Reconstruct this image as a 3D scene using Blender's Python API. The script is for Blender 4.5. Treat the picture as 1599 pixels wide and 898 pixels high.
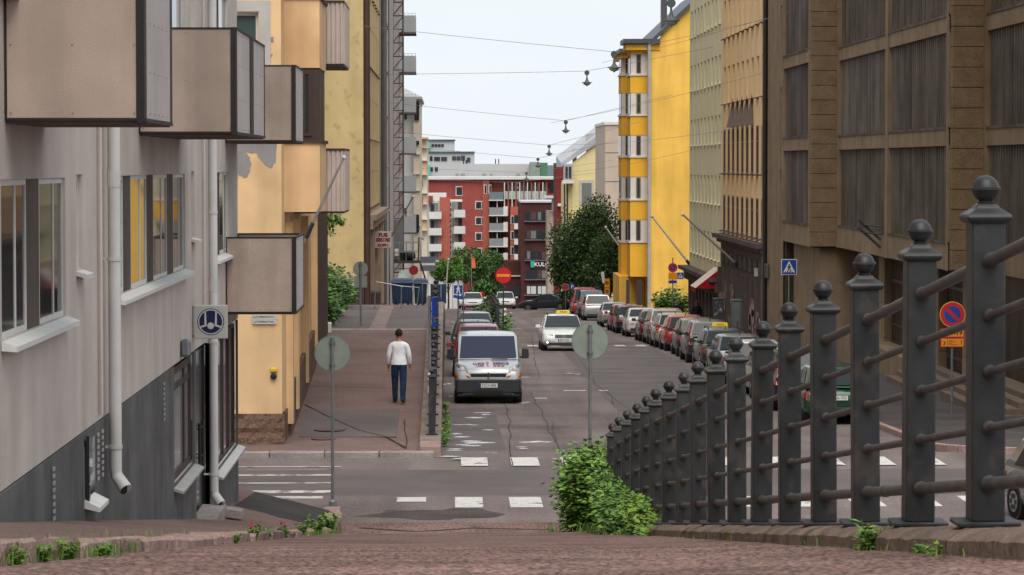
import bpy, bmesh, math, random
from mathutils import Vector, Matrix, noise as mnoise
R = math.radians
random.seed(7)
for o in list(bpy.data.objects): bpy.data.objects.remove(o)
SC = bpy.context.scene
COL = SC.collection
# ------------------------------------------------------------------ camera
H = 7.0                                   # height of the lens above the datum
FPX = 4500.0                              # focal length in photo pixels (1599 wide)
N_ = math.sqrt(99.5**2 + 192**2 + FPX**2)
YAW = math.asin(99.5/N_); PIT = -math.asin(192/N_/math.cos(YAW))
cam_d = bpy.data.cameras.new('camera'); cam = bpy.data.objects.new('camera', cam_d); COL.objects.link(cam)
cam.location = (0, 0, H); cam.rotation_euler = (R(90)+PIT, 0, -YAW)
cam_d.sensor_width = 36; cam_d.lens = 36*FPX/1599; cam_d.clip_start = .1; cam_d.clip_end = 9000
cam_d.dof.use_dof = True; cam_d.dof.focus_distance = 55; cam_d.dof.aperture_fstop = 18
SC.camera = cam
# ------------------------------------------------------------------ sky, sun, exposure
SUN_EL, SUN_AZ = R(56), R(178)            # overcast: a wide soft sun high behind the camera
w = bpy.data.worlds.new('World'); SC.world = w; w.use_nodes = True
nt = w.node_tree; nt.nodes.clear()
sky = nt.nodes.new('ShaderNodeTexSky'); sky.sky_type = 'NISHITA'; sky.sun_disc = False
sky.sun_elevation = SUN_EL; sky.sun_rotation = SUN_AZ; sky.air_density = 1.0; sky.dust_density = 2.0; sky.ozone_density = 1.0
tc = nt.nodes.new('ShaderNodeTexCoord'); mp = nt.nodes.new('ShaderNodeMapping'); mp.inputs['Scale'].default_value = (1, 1, 3.0)
nz = nt.nodes.new('ShaderNodeTexNoise'); nz.inputs['Scale'].default_value = 2.4; nz.inputs['Detail'].default_value = 6
rp = nt.nodes.new('ShaderNodeValToRGB'); rp.color_ramp.elements[0].position = .3; rp.color_ramp.elements[1].position = .72
rp.color_ramp.elements[0].color = (7.3, 7.95, 8.6, 1); rp.color_ramp.elements[1].color = (8.7, 9.1, 9.5, 1)   # cloud layer
mx = nt.nodes.new('ShaderNodeMix'); mx.data_type = 'RGBA'; mx.inputs['Factor'].default_value = .88
bg = nt.nodes.new('ShaderNodeBackground'); bg.inputs['Strength'].default_value = .057
ow = nt.nodes.new('ShaderNodeOutputWorld')
L_ = nt.links.new
L_(tc.outputs['Generated'], mp.inputs['Vector']); L_(mp.outputs[0], nz.inputs['Vector']); L_(nz.outputs['Fac'], rp.inputs['Fac'])
L_(sky.outputs[0], mx.inputs['A']); L_(rp.outputs[0], mx.inputs['B']); L_(mx.outputs['Result'], bg.inputs['Color']); L_(bg.outputs[0], ow.inputs['Surface'])
sd = bpy.data.lights.new('sun', 'SUN'); sd.energy = 1.5; sd.angle = R(50); sd.color = (1, .94, .85)
so = bpy.data.objects.new('sun', sd); COL.objects.link(so); so.location = (0, 0, 60)
sdir = Vector((math.sin(SUN_AZ)*math.cos(SUN_EL), math.cos(SUN_AZ)*math.cos(SUN_EL), math.sin(SUN_EL)))
so.rotation_euler = sdir.to_track_quat('Z', 'Y').to_euler()
vs = SC.view_settings; vs.view_transform = 'Standard'; vs.look = 'None'; vs.gamma = 1; vs.exposure = 1.06; vs.use_curve_mapping = False
SC.cycles.max_bounces = 6; SC.cycles.diffuse_bounces = 3; SC.cycles.glossy_bounces = 3; SC.cycles.transmission_bounces = 4; SC.cycles.transparent_max_bounces = 6

# ------------------------------------------------------------------ geometry helpers
_F = Vector((math.sin(YAW)*math.cos(PIT), math.cos(YAW)*math.cos(PIT), math.sin(PIT)))
_R = Vector((math.cos(YAW), -math.sin(YAW), 0)); _U = _R.cross(_F)
def ray(px, py): return _R*(px-799.5) - _U*(py-449) + _F*FPX
def P(px, py, Y):                         # point of the place seen at a photo pixel, Y metres down the street
    d = ray(px, py); return Vector((0, 0, H)) + d*(Y/d.y)
PROF = [(-200,6.12),(60,6.12),(72,6.5),(81,6.77),(117,7.58),(152,8.9),(187,10.13),(240,12.05),(250,12.5),(300,15.5),(480,28),(600,34),(9000,34)]
def lerp(tab, y):
    if y <= tab[0][0]: return tab[0][1]
    for (a, va), (b, vb) in zip(tab, tab[1:]):
        if y <= b: return va+(vb-va)*(y-a)/(b-a)
    return tab[-1][1]
def G(Y): return H-lerp(PROF, Y)          # street level
def RAMP(Y): return H-.17-.1245*Y         # near ramp
LP = [(58,6.06),(62,6.02),(64,6.0),(84,4.84),(100,4.86),(122,6.2),(152,8.2),(200,10.4),(240,11.95),(9000,34)]
def LPV(Y): return H-lerp(LP, Y)          # raised left pavement
def gp(px, py, f=G):
    lo, hi = 5.0, 420.0
    for i in range(60):
        m = (lo+hi)/2; p = P(px, py, m)
        if p.z > f(m): lo = m
        else: hi = m
    return P(px, py, (lo+hi)/2)

class MB:
    def __init__(s): s.v = []; s.f = []; s.m = []
    def poly(s, pts, m=0):
        b = len(s.v); s.v += [tuple(p) for p in pts]; s.f.append(tuple(range(b, b+len(pts)))); s.m.append(m); return s
    def box(s, x0, x1, y0, y1, z0, z1, m=0):
        b = len(s.v)
        s.v += [(x0,y0,z0),(x1,y0,z0),(x1,y1,z0),(x0,y1,z0),(x0,y0,z1),(x1,y0,z1),(x1,y1,z1),(x0,y1,z1)]
        for f in ((0,3,2,1),(4,5,6,7),(0,1,5,4),(1,2,6,5),(2,3,7,6),(3,0,4,7)): s.f.append(tuple(b+i for i in f)); s.m.append(m)
        return s
    def hexa(s, p, m=0):                  # 8 points, bottom ring then top ring
        b = len(s.v); s.v += [tuple(q) for q in p]
        for f in ((0,3,2,1),(4,5,6,7),(0,1,5,4),(1,2,6,5),(2,3,7,6),(3,0,4,7)): s.f.append(tuple(b+i for i in f)); s.m.append(m)
        return s
    def tube(s, path, r, n=8, m=0, cap=True):
        path = [Vector(p) for p in path]; k = len(path); rs = r if isinstance(r, (list, tuple)) else [r]*k
        b = len(s.v)
        for i, p in enumerate(path):
            t = (path[min(i+1,k-1)]-path[max(i-1,0)]).normalized()
            a = t.cross(Vector((0,0,1)) if abs(t.z) < .95 else Vector((1,0,0))).normalized(); c = t.cross(a)
            for j in range(n):
                q = 2*math.pi*j/n; s.v.append(tuple(p+(a*math.cos(q)+c*math.sin(q))*rs[i]))
        for i in range(k-1):
            for j in range(n):
                s.f.append((b+i*n+j, b+i*n+(j+1)%n, b+(i+1)*n+(j+1)%n, b+(i+1)*n+j)); s.m.append(m)
        if cap:
            s.f.append(tuple(b+j for j in range(n))[::-1]); s.m.append(m)
            s.f.append(tuple(b+(k-1)*n+j for j in range(n))); s.m.append(m)
        return s
    def lathe(s, prof, n=12, c=(0,0,0), m=0):   # (r,z)
        b = len(s.v); k = len(prof)
        for r, z in prof:
            for j in range(n):
                q = 2*math.pi*j/n; s.v.append((c[0]+r*math.cos(q), c[1]+r*math.sin(q), c[2]+z))
        for i in range(k-1):
            for j in range(n):
                s.f.append((b+i*n+j, b+i*n+(j+1)%n, b+(i+1)*n+(j+1)%n, b+(i+1)*n+j)); s.m.append(m)
        s.f.append(tuple(b+j for j in range(n))[::-1]); s.m.append(m)
        s.f.append(tuple(b+(k-1)*n+j for j in range(n))); s.m.append(m)
        return s
    def disc(s, c, r, n=24, y=0, m=0):           # faces -Y
        s.poly([(c[0]+r*math.cos(-2*math.pi*j/n+.1), y, c[1]+r*math.sin(-2*math.pi*j/n+.1)) for j in range(n)][::-1], m); return s
    def cyl_y(s, c, r, y0, y1, n=24, m=0):       # disc plate with thickness along Y
        s.tube([(c[0], y0, c[1]), (c[0], y1, c[1])], r, n, m); return s
    def mesh(s, name, mats, smooth=False, bevel=0, weld=False):
        me = bpy.data.meshes.new(name); me.from_pydata(s.v, [], s.f)
        for mm in (mats if isinstance(mats, (list, tuple)) else [mats]): me.materials.append(mm)
        me.polygons.foreach_set('material_index', s.m)
        if weld or bevel:
            bm = bmesh.new(); bm.from_mesh(me)
            bmesh.ops.remove_doubles(bm, verts=bm.verts, dist=1e-5)
            if bevel: bmesh.ops.bevel(bm, geom=bm.edges[:], offset=bevel, segments=1, affect='EDGES', clamp_overlap=True)
            bmesh.ops.recalc_face_normals(bm, faces=bm.faces)
            bm.to_mesh(me); bm.free()
        if smooth:
            me.polygons.foreach_set('use_smooth', [True]*len(me.polygons)); me.set_sharp_from_angle(angle=R(38))
        me.update(); return me

def ob(name, me, parent=None, loc=(0,0,0), rz=0):
    o = bpy.data.objects.new(name, me); COL.objects.link(o)
    if parent is not None: o.parent = parent
    o.location = loc
    if rz: o.rotation_euler = (0, 0, rz)
    return o
def tag(o, label=None, cat=None, group=None, kind=None):
    if label: o['label'] = label
    if cat: o['category'] = cat
    if group: o['group'] = group
    if kind: o['kind'] = kind
    return o
def thing(name, label, cat, loc=(0,0,0), rz=0, group=None):
    return tag(ob(name, None, None, loc, rz), label, cat, group)
def sub(v, root): return Vector(v)-Vector(root.location)
def copy_tree(o, parent=None):
    c = o.copy(); COL.objects.link(c)
    if parent is not None: c.parent = parent
    for ch in list(o.children): copy_tree(ch, c)
    return c
def part(name, mb, mats, root, smooth=False, bevel=0, weld=False):   # mesh given in world coordinates under a translated root
    o = ob(name, mb.mesh(name, mats, smooth, bevel, weld), root); o.location = -Vector(root.location); return o

# lettering (converted once, while the scene is small)
_TX = {}
def text_mesh(s, size, mat, extr=.002, bold=0):
    k = (s, size, mat.name, bold)
    if k not in _TX:
        cu = bpy.data.curves.new('lettering', 'FONT'); cu.body = s; cu.size = size; cu.align_x = 'CENTER'; cu.align_y = 'CENTER'; cu.extrude = extr; cu.resolution_u = 3; cu.offset = bold
        t = bpy.data.objects.new('t', cu); COL.objects.link(t)
        dg = bpy.context.evaluated_depsgraph_get(); me = bpy.data.meshes.new_from_object(t.evaluated_get(dg))
        bpy.data.objects.remove(t); me.transform(Matrix.Rotation(R(90), 4, 'X'))   # stands up, reads from -Y
        me.materials.clear(); me.materials.append(mat); _TX[k] = me
    return _TX[k]

# ------------------------------------------------------------------ materials
_MT = {}
def M(name, col, rough=.8, var=.12, scale=2.0, bump=0, bscale=40, metal=0, spec=.4, streak=0, coat=0, speck=0, sscale=150, emit=None, stain=None, stain_amt=0, stain_scale=.5, lane=0, rnd=False):
    if name in _MT: return _MT[name]
    if rough >= .7 and spec == .4: spec = .10     # matte stone and render: almost no sheen
    m = bpy.data.materials.new(name); m.use_nodes = True; nt = m.node_tree; bs = nt.nodes['Principled BSDF']
    bs.inputs['Roughness'].default_value = rough; bs.inputs['Metallic'].default_value = metal; bs.inputs['Specular IOR Level'].default_value = spec
    if coat: bs.inputs['Coat Weight'].default_value = coat; bs.inputs['Coat Roughness'].default_value = .06
    tc = nt.nodes.new('ShaderNodeTexCoord'); L = nt.links.new
    OC = tc.outputs['Object']
    if rnd:                                   # every copy gets its own patch of the pattern
        oi = nt.nodes.new('ShaderNodeObjectInfo'); ad = nt.nodes.new('ShaderNodeVectorMath'); L(OC, ad.inputs[0]); L(oi.outputs['Location'], ad.inputs[1]); OC = ad.outputs[0]
    def noise(sc, det=4, scv=None):
        n = nt.nodes.new('ShaderNodeTexNoise'); n.inputs['Scale'].default_value = sc; n.inputs['Detail'].default_value = det
        if scv:
            mp = nt.nodes.new('ShaderNodeMapping'); mp.inputs['Scale'].default_value = scv; L(OC, mp.inputs['Vector']); L(mp.outputs[0], n.inputs['Vector'])
        else: L(OC, n.inputs['Vector'])
        return n.outputs['Fac']
    def mulrange(fac, lo, hi, col_in, p0=.3, p1=.7):
        mr = nt.nodes.new('ShaderNodeMapRange'); mr.inputs['From Min'].default_value = p0; mr.inputs['From Max'].default_value = p1
        mr.inputs['To Min'].default_value = lo; mr.inputs['To Max'].default_value = hi; L(fac, mr.inputs['Value'])
        mx = nt.nodes.new('ShaderNodeVectorMath'); mx.operation = 'SCALE'
        if isinstance(col_in, tuple): mx.inputs[0].default_value = col_in[:3]
        else: L(col_in, mx.inputs[0])
        L(mr.outputs[0], mx.inputs['Scale']); return mx.outputs[0]
    c = tuple(col)
    if stain:
        rm = nt.nodes.new('ShaderNodeMapRange'); rm.inputs['From Min'].default_value = .56-.0*stain_amt; rm.inputs['From Max'].default_value = .64
        rm.inputs['To Max'].default_value = stain_amt; L(noise(stain_scale, 8), rm.inputs['Value'])
        mx = nt.nodes.new('ShaderNodeMix'); mx.data_type = 'RGBA'; mx.inputs['A'].default_value = (*col, 1); mx.inputs['B'].default_value = (*stain, 1)
        L(rm.outputs[0], mx.inputs['Factor']); c = mx.outputs['Result']
    if var: c = mulrange(noise(scale, 6), 1-var, 1+var, c)
    if lane: c = mulrange(noise(1.0, 5, (1.1, .035, 1)), 1-lane, 1+lane, c, .35, .65)
    if streak: c = mulrange(noise(1.0, 6, (1.6, 1.6, .16)), 1-streak, 1+streak*.4, c, .35, .6)
    if speck: c = mulrange(noise(sscale, 2), 1-speck, 1+speck, c, .38, .62)
    if isinstance(c, tuple): bs.inputs['Base Color'].default_value = (*c[:3], 1)
    else: L(c, bs.inputs['Base Color'])
    if bump:
        b = nt.nodes.new('ShaderNodeBump'); b.inputs['Strength'].default_value = bump; b.inputs['Distance'].default_value = .02
        L(noise(bscale, 4), b.inputs['Height']); L(b.outputs[0], bs.inputs['Normal'])
    if emit: bs.inputs['Emission Color'].default_value = (*emit[:3], 1); bs.inputs['Emission Strength'].default_value = emit[3]
    _MT[name] = m; return m
def glassmat(name, col=(.02,.025,.03), rough=.04, spec=.6, wave=.0):
    m = M(name, col, rough, 0, spec=spec)
    return m
# panes: dark rooms behind reflecting glass
G_DARK = glassmat('window glass', (.025,.03,.035))
G_GREY = glassmat('window glass with pale blind', (.16,.16,.15), .06)
G_CAR = glassmat('car glass', (.022,.028,.032), .04, .28)
WHITE_FR = M('white window paint', (.62,.61,.58), .5, .08, 6)
DARK_FR = M('dark brown window paint', (.05,.03,.025), .5, .1, 6)
METAL = M('galvanised steel', (.25,.26,.27), .5, .2, 8, metal=.7)
DMETAL = M('dark grey painted iron', (.030,.031,.033), .42, .3, 2.2, bump=.06, bscale=40, spec=.34, streak=.25, stain=(.075,.062,.054), stain_amt=.55, stain_scale=6, rnd=True)
BLACK = M('black plastic', (.012,.012,.013), .5, .1, 5)
# ------------------------------------------------------------------ ground, roads, pavements
ASPH = M('worn reddish asphalt', (.163,.135,.130), .82, .2, .35, bump=.35, bscale=70, speck=.28, sscale=36, stain=(.11,.094,.091), stain_amt=.7, stain_scale=.22, lane=.16)
ASPH_N = M('coarse reddish asphalt', (.185,.118,.103), .9, .3, .8, bump=.6, bscale=55, speck=.62, sscale=34, stain=(.13,.088,.078), stain_amt=.8, stain_scale=1.2)
PAVE = M('reddish pavement asphalt', (.175,.118,.107), .85, .2, .5, bump=.4, bscale=60, speck=.3, sscale=40, stain=(.12,.085,.08), stain_amt=.6, stain_scale=.5)
GREYA = M('grey asphalt', (.125,.108,.106), .8, .18, .6, bump=.3, bscale=60, speck=.2, sscale=80)
DARKA = M('fresh dark asphalt', (.048,.044,.045), .85, .2, 1.0, bump=.5, bscale=60, speck=.25, sscale=80)
PATCH = M('asphalt repair', (.115,.103,.10), .8, .12, .8, bump=.3, bscale=60, speck=.2, sscale=80)
CRACK = M('tar filled crack', (.03,.025,.024), .7, .2, 4)
PAINT = M('worn road paint', (.55,.54,.51), .7, .12, 3, speck=.12, sscale=30, stain=(.16,.13,.125), stain_amt=.9, stain_scale=3.0)
GLINT = M('painted wet road glint', (.52,.53,.54), .35, .15, 3, stain=(.2,.17,.16), stain_amt=.9, stain_scale=4)  # whitish tone stands in for sky mirrored on the wet road
GRANITE = M('reddish granite', (.30,.205,.18), .75, .2, 3, bump=.8, bscale=25, speck=.3, sscale=90)
GRANITE_D = M('dark weathered granite', (.17,.11,.10), .85, .3, 4, bump=1.0, bscale=20, speck=.3, sscale=60)
GRANITE_G = M('grey granite', (.27,.235,.225), .75, .2, 3, bump=.6, bscale=25, speck=.3, sscale=90)
CONC = M('mossy concrete', (.20,.15,.12), .9, .3, 2.5, bump=.9, bscale=14, speck=.2, sscale=60, stain=(.10,.085,.05), stain_amt=.8, stain_scale=2)
def strip(mb, xs, ys, zf, m=0):
    b = len(mb.v); n = len(xs)
    for y in ys:
        for x in xs: mb.v.append((x, y, zf(x, y)))
    for j in range(len(ys)-1):
        for i in range(n-1):
            mb.f.append((b+j*n+i, b+j*n+i+1, b+(j+1)*n+i+1, b+(j+1)*n+i)); mb.m.append(m)
def fr(a, b, st):
    n = max(1, int(round((b-a)/st))); return [a+(b-a)*i/n for i in range(n+1)]
mb = MB(); strip(mb, [-3500,-600,-100,-20,20,100,600,3500], fr(-60,60,30)+[72,81,117,152,187,240,250,300,480,600,1500,5000], lambda x, y: G(y)-.16)
tag(ob('ground', mb.mesh('ground', M('dusty grey ground', (.11,.10,.095), .95, .2, .1))), kind='structure')
mb = MB()
strip(mb, [-70,-20,-3,2.6,10.5,30,80], [44.0,47,52,57,61.5], lambda x, y: G(y))
strip(mb, [-.45,2.5,5.5,8,10.5], [61.5,66,72,76,81,90,100,117,130,152,170,187,210,240,245,250,260,275,300,340], lambda x, y: G(y))
strip(mb, [2.6,6,10.5], [-20,10,30,44], lambda x, y: G(y))
strip(mb, [-70,-40,-2], fr(262,278,8), lambda x, y: G(y)); strip(mb, [10.5,40,70], fr(240,256,8), lambda x, y: G(y)+.0)
road = tag(ob('road', mb.mesh('road', ASPH, weld=True)), kind='structure')
# near ramp the camera stands over
mb = MB()
def rz(x, y):
    e = max(0, (abs(x-.2)-1.2))*.0
    z = RAMP(y) + .035*max(0, min(1, (x-.7)/1.4))**2 + .006*mnoise.noise((x*1.7, y*.9, 0))
    t = min(1, max(0, (y-43.5)/5)); t = t*t*(3-2*t)
    return z*(1-t)+(G(y)+.012)*t
strip(mb, fr(-1.8,2.16,.12), fr(-6,8,.5), rz); strip(mb, fr(-1.8,2.16,.12), fr(19,49,.25), rz)
strip(mb, fr(-1.8,2.16,.026), fr(8,19,.03), lambda x, y: rz(x, y)+.0045*mnoise.noise((x*19, y*19, 0))+.004*mnoise.noise((x*45, y*45, 5)))
ramp = tag(ob('ramp_road', mb.mesh('ramp_road', ASPH_N, smooth=False)), kind='structure')
# left near pavement between kerb and the grey house
def wl(y): return H-lerp([(-10,.05-1.2),(0,.05),(39,4.78),(46,5.34),(52,5.76),(56,6.0)], y)
def kl(y): return H-lerp([(-10,.10-1.245),(0,.10),(44,5.58),(49.5,6.0),(56,6.02)], y)
mb = MB(); strip(mb, fr(-3.5,-1.95,.3), fr(-6,49.6,.8), lambda x, y: (wl(y)*(-1.95-x)+kl(y)*(x+3.5))/1.55)
strip(mb, [-60,-20,-8,-3.5], [46.3,49.6], lambda x, y: wl(y))
npv = tag(ob('pavement', mb.mesh('pavement', PAVE, weld=True)), kind='structure')
mb = MB(); strip(mb, fr(-3.32,-1.99,.12), fr(43.6,49.58,.2), lambda x, y: (wl(y)*(-1.95-x)+kl(y)*(x+3.5))/1.55+.008+.01*mnoise.noise((x*2.5,y*1.6,4))-.03*max(0,(44.6-y)+.4*mnoise.noise((x*3,0,2))))
ob('asphalt_patch', mb.mesh('asphalt_patch', DARKA, smooth=True), npv)
# kerb of rough granite blocks: each block its own piece
kerb = tag(ob('kerb', None, None, (-1.9,10,H-1.3)), kind='structure')
random.seed(3)
def kstone(y0, y1, x0, x1, ztop, zbot, mat, parent, name='kerb_stone', jit=.02):
    mb = MB(); n = 3
    p = []
    for z0 in (0, 1):
        for (x, y) in ((x0,y0),(x1,y0),(x1,y1),(x0,y1)):
            zz = (ztop if z0 else zbot)(y)
            p.append(Vector((x+random.uniform(-jit,jit)*(1 if x == x1 else .2), y, zz+(random.uniform(-jit,jit)*.6 if z0 else 0))))
    mb.hexa(p); c = sum(p, Vector())/8
    me = mb.mesh(name, mat, bevel=.018)
    bm = bmesh.new(); bm.from_mesh(me); bmesh.ops.subdivide_edges(bm, edges=[e for e in bm.edges if e.calc_length() > .12], cuts=2, use_grid_fill=True)
    for v in bm.verts: v.co += Vector((mnoise.noise(v.co*9), mnoise.noise(v.co*9+Vector((5,0,0))), mnoise.noise(v.co*9+Vector((0,7,0)))))*jit*.55
    bm.to_mesh(me); bm.free()
    me.transform(Matrix.Translation(-c)); o = ob(name, me, parent); o.location = c-Vector(parent.location); return o
y = 7.6
while y < 47:
    L = random.uniform(.8, 1.5) if y < 30 else random.uniform(1.0, 1.9)
    kstone(y+.012, y+L-.012, -2.06, -1.78, lambda q: kl(q)+.012, lambda q: RAMP(q)-.25, GRANITE if random.random() < .5 else GRANITE_D, kerb, jit=.034); y += L
for i, (ax, ay) in enumerate([(-1.9,47.0),(-1.92,47.9),(-1.95,48.7),(-2.0,49.4)]):
    kstone(ay, ay+.8, ax-.18, ax+.12, lambda q: kl(q)+.03, lambda q: G(q)-.2, GRANITE, kerb)
x = -2.25
while x > -9:
    mbk = kstone(49.62, 49.86, x-1.0, x-.015, lambda q: kl(q)+.01, lambda q: G(q)-.2, GRANITE_G, kerb, jit=.012); x -= 1.0
# raised left pavement
mb = MB(); strip(mb, [-3.58,-2,-.62], [61.9,63,64]+fr(66,84,2)+[85,90,100,111,122,136,152,175,200,240,262], lambda x, y: LPV(y)-.02*(x > -.7))
strip(mb, [-60,-25,-9,-3.58], [60.6,61.9,63], lambda x, y: LPV(y)-.0)
strip(mb, [-3.58,-2,-.62], [60.6,61.9], lambda x, y: LPV(y)-.02*(x > -.7))
lpv = tag(ob('pavement', mb.mesh('pavement', PAVE, weld=True)), kind='structure')
mb = MB(); strip(mb, [-3.5,-2.35], fr(84.6,99,2), lambda x, y: LPV(y)+.006); strip(mb, [-1.85,-.64], fr(84.6,99,2), lambda x, y: LPV(y)+.006)
ob('asphalt_patch', mb.mesh('asphalt_patch', GREYA), lpv)
mb = MB(); strip(mb, [-2.33,-1.87], fr(84.6,99,2), lambda x, y: LPV(y)+.008)
ob('paving_strip', mb.mesh('paving_strip', M('pale paving slabs', (.20,.15,.135), .8, .15, 2, bump=.3)), lpv)
mb = MB(); mb.box(-3.56,-.62,84.1,84.55,LPV(84)-.2,LPV(84)+.03); ob('edge_stone', mb.mesh('edge_stone', GRANITE_G, bevel=.01), lpv)
def on(f, pts, mat, parent, name, dz=.005):
    q = [gp(x, y, f) for x, y in pts]; mb = MB(); mb.poly([(v.x, v.y, f(v.y)+dz) for v in q]); return ob(name, mb.mesh(name, mat), parent)
def patchgrid(f, X0, X1, Y0, Y1, mat, parent, name, dz=.005, wob=.0):
    mb = MB(); strip(mb, fr(X0,X1,.6), fr(Y0,Y1,.5), lambda x, y: f(y)+dz); return ob(name, mb.mesh(name, mat), parent)
patchgrid(LPV, -3.3,-1.15,63.4,67.9, GREYA, lpv, 'asphalt_patch', .01)
def line3(pts, f, w, mat, parent, name, dz=.008):     # thin irregular strip following a surface
    q = []
    for (a, b) in zip(pts, pts[1:]):
        pa, pb = gp(*a, f), gp(*b, f); n = max(2, int((pb-pa).length/.5))
        for i in range(n): q.append(pa.lerp(pb, i/n))
    q.append(gp(*pts[-1], f)); mb = MB(); Lf = []; Rt = []
    for i, p in enumerate(q):
        t = (q[min(i+1,len(q)-1)]-q[max(i-1,0)]); nn = Vector((-t.y, t.x, 0)).normalized(); ww = w*(.55+.9*abs(mnoise.noise((p.x*2, p.y*1.3, 0))))
        p = p+nn*(.07*mnoise.noise((p.x*.5, p.y*.35, 3))+.02*mnoise.noise((p.x*2, p.y*1.6, 7))); Lf.append(p+nn*ww); Rt.append(p-nn*ww)
    for i in range(len(q)-1):
        mb.poly([(v.x, v.y, f(v.y)+dz) for v in (Lf[i],Rt[i],Rt[i+1],Lf[i+1])])
    return ob(name, mb.mesh(name, mat), parent)
line3([(463,632),(478,633),(510,650),(560,672),(600,682),(634,700)], LPV, .03, CRACK, lpv, 'crack', .014)
line3([(490,572),(668,568)], LPV, .02, CRACK, lpv, 'crack'); line3([(470,604),(668,606)], LPV, .018, CRACK, lpv, 'crack')
line3([(632,655),(634,700)], LPV, .012, CRACK, lpv, 'crack', .014)
for cx, cy, rr in ((515,672,.36),(505,686,.27)):      # manhole covers
    c = gp(cx, cy, LPV); mbm = MB(); mbm.lathe([(rr,0),(rr,.012),(rr*.9,.012),(rr*.88,.006),(.0,.006)], 24, (c.x, c.y, LPV(c.y)+.012)); ob('manhole_cover', mbm.mesh('manhole_cover', M('rusty iron cover', (.14,.09,.075), .7, .3, 6, metal=.3)), lpv)
# kerb on the far side of the crossing
kf = tag(ob('kerb', None, None, (-2,60.5,G(60))), kind='structure')
x = -.3
while x > -14:
    kstone(60.35, 60.62, x-1.15, x-.012, lambda q: LPV(61)+.004, lambda q: G(q)-.15, GRANITE_G, kf, jit=.01); x -= 1.15
mb = MB(); mb.box(-.62,-.16,60.62,61.6,G(61)-.1,LPV(62)+.10); ob('kerb_stone', mb.mesh('kerb_stone', GRANITE, bevel=.03), kf, -Vector(kf.location))
# right pavement and its kerb with a rounded corner
def RPV(y): return G(y)+.12
mb = MB(); strip(mb, [10.62,12,14,16,18.5], [63,66,72,76,81,90,100,117,130,152,170,187,210,240], lambda x, y: RPV(y)+.01*(x-10.6))
strip(mb, [12.5,14,16,18.5,40,80], [61.0,63], lambda x, y: RPV(y)+.01*(min(x,18.5)-10.6))
b0 = len(mb.v)
arc = [(12.5-1.88*math.cos(a), 63-2.0*math.sin(a)) for a in [R(10*k) for k in range(10)]]
for k in range(9): mb.poly([(12.5,63,RPV(63)+.019),(arc[k][0],arc[k][1],RPV(arc[k][1])),(arc[k+1][0],arc[k+1][1],RPV(arc[k+1][1]))])
rpv = tag(ob('pavement', mb.mesh('pavement', M('dark grey pavement', (.078,.068,.068), .85, .16, .5, bump=.3, bscale=60, speck=.22, sscale=70, stain=(.05,.045,.045), stain_amt=.6, stain_scale=.4), weld=True)), kind='structure')
kr = tag(ob('kerb', None, None, (10.55,80,G(80))), kind='structure')
def kseg(a, b, w=.16):
    a = Vector(a); b = Vector(b); t = (b-a).normalized(); n = Vector((-t.y, t.x))*w*.5; a = a+t*.012; b = b-t*.012
    mb = MB(); q = [a-n, b-n, b+n, a+n]
    mb.hexa([(v.x, v.y, G(v.y)-.1) for v in q]+[(v.x, v.y, RPV(v.y)+.012) for v in q]); o = ob('kerb_stone', mb.mesh('kerb_stone', GRANITE, bevel=.012), kr); o.location = -Vector(kr.location)
pts = [(80-1.4*k, 0) for k in range(0)]
for k in range(0, 9): kseg((12.5-1.96*math.cos(R(10*k)), 63-2.08*math.sin(R(10*k))), (12.5-1.96*math.cos(R(10*k+10)), 63-2.08*math.sin(R(10*k+10))))
y = 63.0
while y < 150: kseg((10.54,y),(10.54,min(150,y+1.6))); y += 1.6
x = 12.5
while x < 22: kseg((x,60.92),(x+1.4,60.92)); x += 1.4
# painted crossings
def stripe(x0, x1, y0, y1):
    mb = MB(); j = lambda: random.uniform(-.025,.025)
    ys = fr(y0,y1,.5); strip(mb, [x0+j(), x1+j()], ys, lambda x, y: G(y)+.0045); ob('crossing_stripe', mb.mesh('crossing_stripe', PAINT), road)
for k in range(-1, 10): stripe(.10+1.03*k, .64+1.03*k, 51.25+(.9 if k < 0 else 0), 52.85)
for k in range(0, 10): stripe(.24+1.04*k, .82+1.04*k, 58.35, 60.05)
for y0, y1 in ((52.7,53.05),(53.6,54.0),(55.2,55.35),(56.6,56.8),(58.2,58.3)): stripe(-5.6,-2.28+random.uniform(-.1,.1),y0,y1)
for y0, y1 in ((57.0,57.4),(58.1,58.5),(59.2,59.6)): stripe(11.6,14.6,y0,y1)
for k in range(0, 9): stripe(2.5+.95*k, 2.95+.95*k, 124.5, 126.5)
for (x0,x1,Y0) in ((1.9,2.7,96),(3.5,4.2,88),(4.6,4.9,88),(3.0,3.8,140),(3.9,4.6,150),(3.6,4.2,163),(3.1,4.2,176),(3.6,4.8,196),(2.5,2.9,84)): stripe(x0,x1,Y0,Y0+.35)
# repairs, cracks, seams
def irr(f, pts, mat, parent, dz, name='asphalt_patch', j=.12):
    mb = MB(); q = []
    for i in range(len(pts)):
        a, b = Vector(pts[i]), Vector(pts[(i+1) % len(pts)]); n = max(2, int((b-a).length/.25))
        for k in range(n):
            p = a.lerp(b, k/n); q.append((p.x+j*mnoise.noise((p.x*3, p.y*3, 1)), p.y+j*1.5*mnoise.noise((p.x*3, p.y*3, 9))))
    mb.poly([(x, y, f(x, y)+dz) for x, y in q]); return ob(name, mb.mesh(name, mat), parent)
irr(lambda x, y: G(y), [(-1.5,50.0),(-.4,49.5),(.8,49.7),(1.0,50.3),(.5,51.0),(-.2,50.9),(-1.1,50.8)], M('worn dark asphalt', (.075,.062,.06), .85, .25, 1.2, bump=.4, speck=.3, sscale=40), road, .004, j=.3)
patchgrid(G, 4.05, 5.35, 71.6, 76.2, PATCH, road, 'asphalt_patch', .006)
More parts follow.
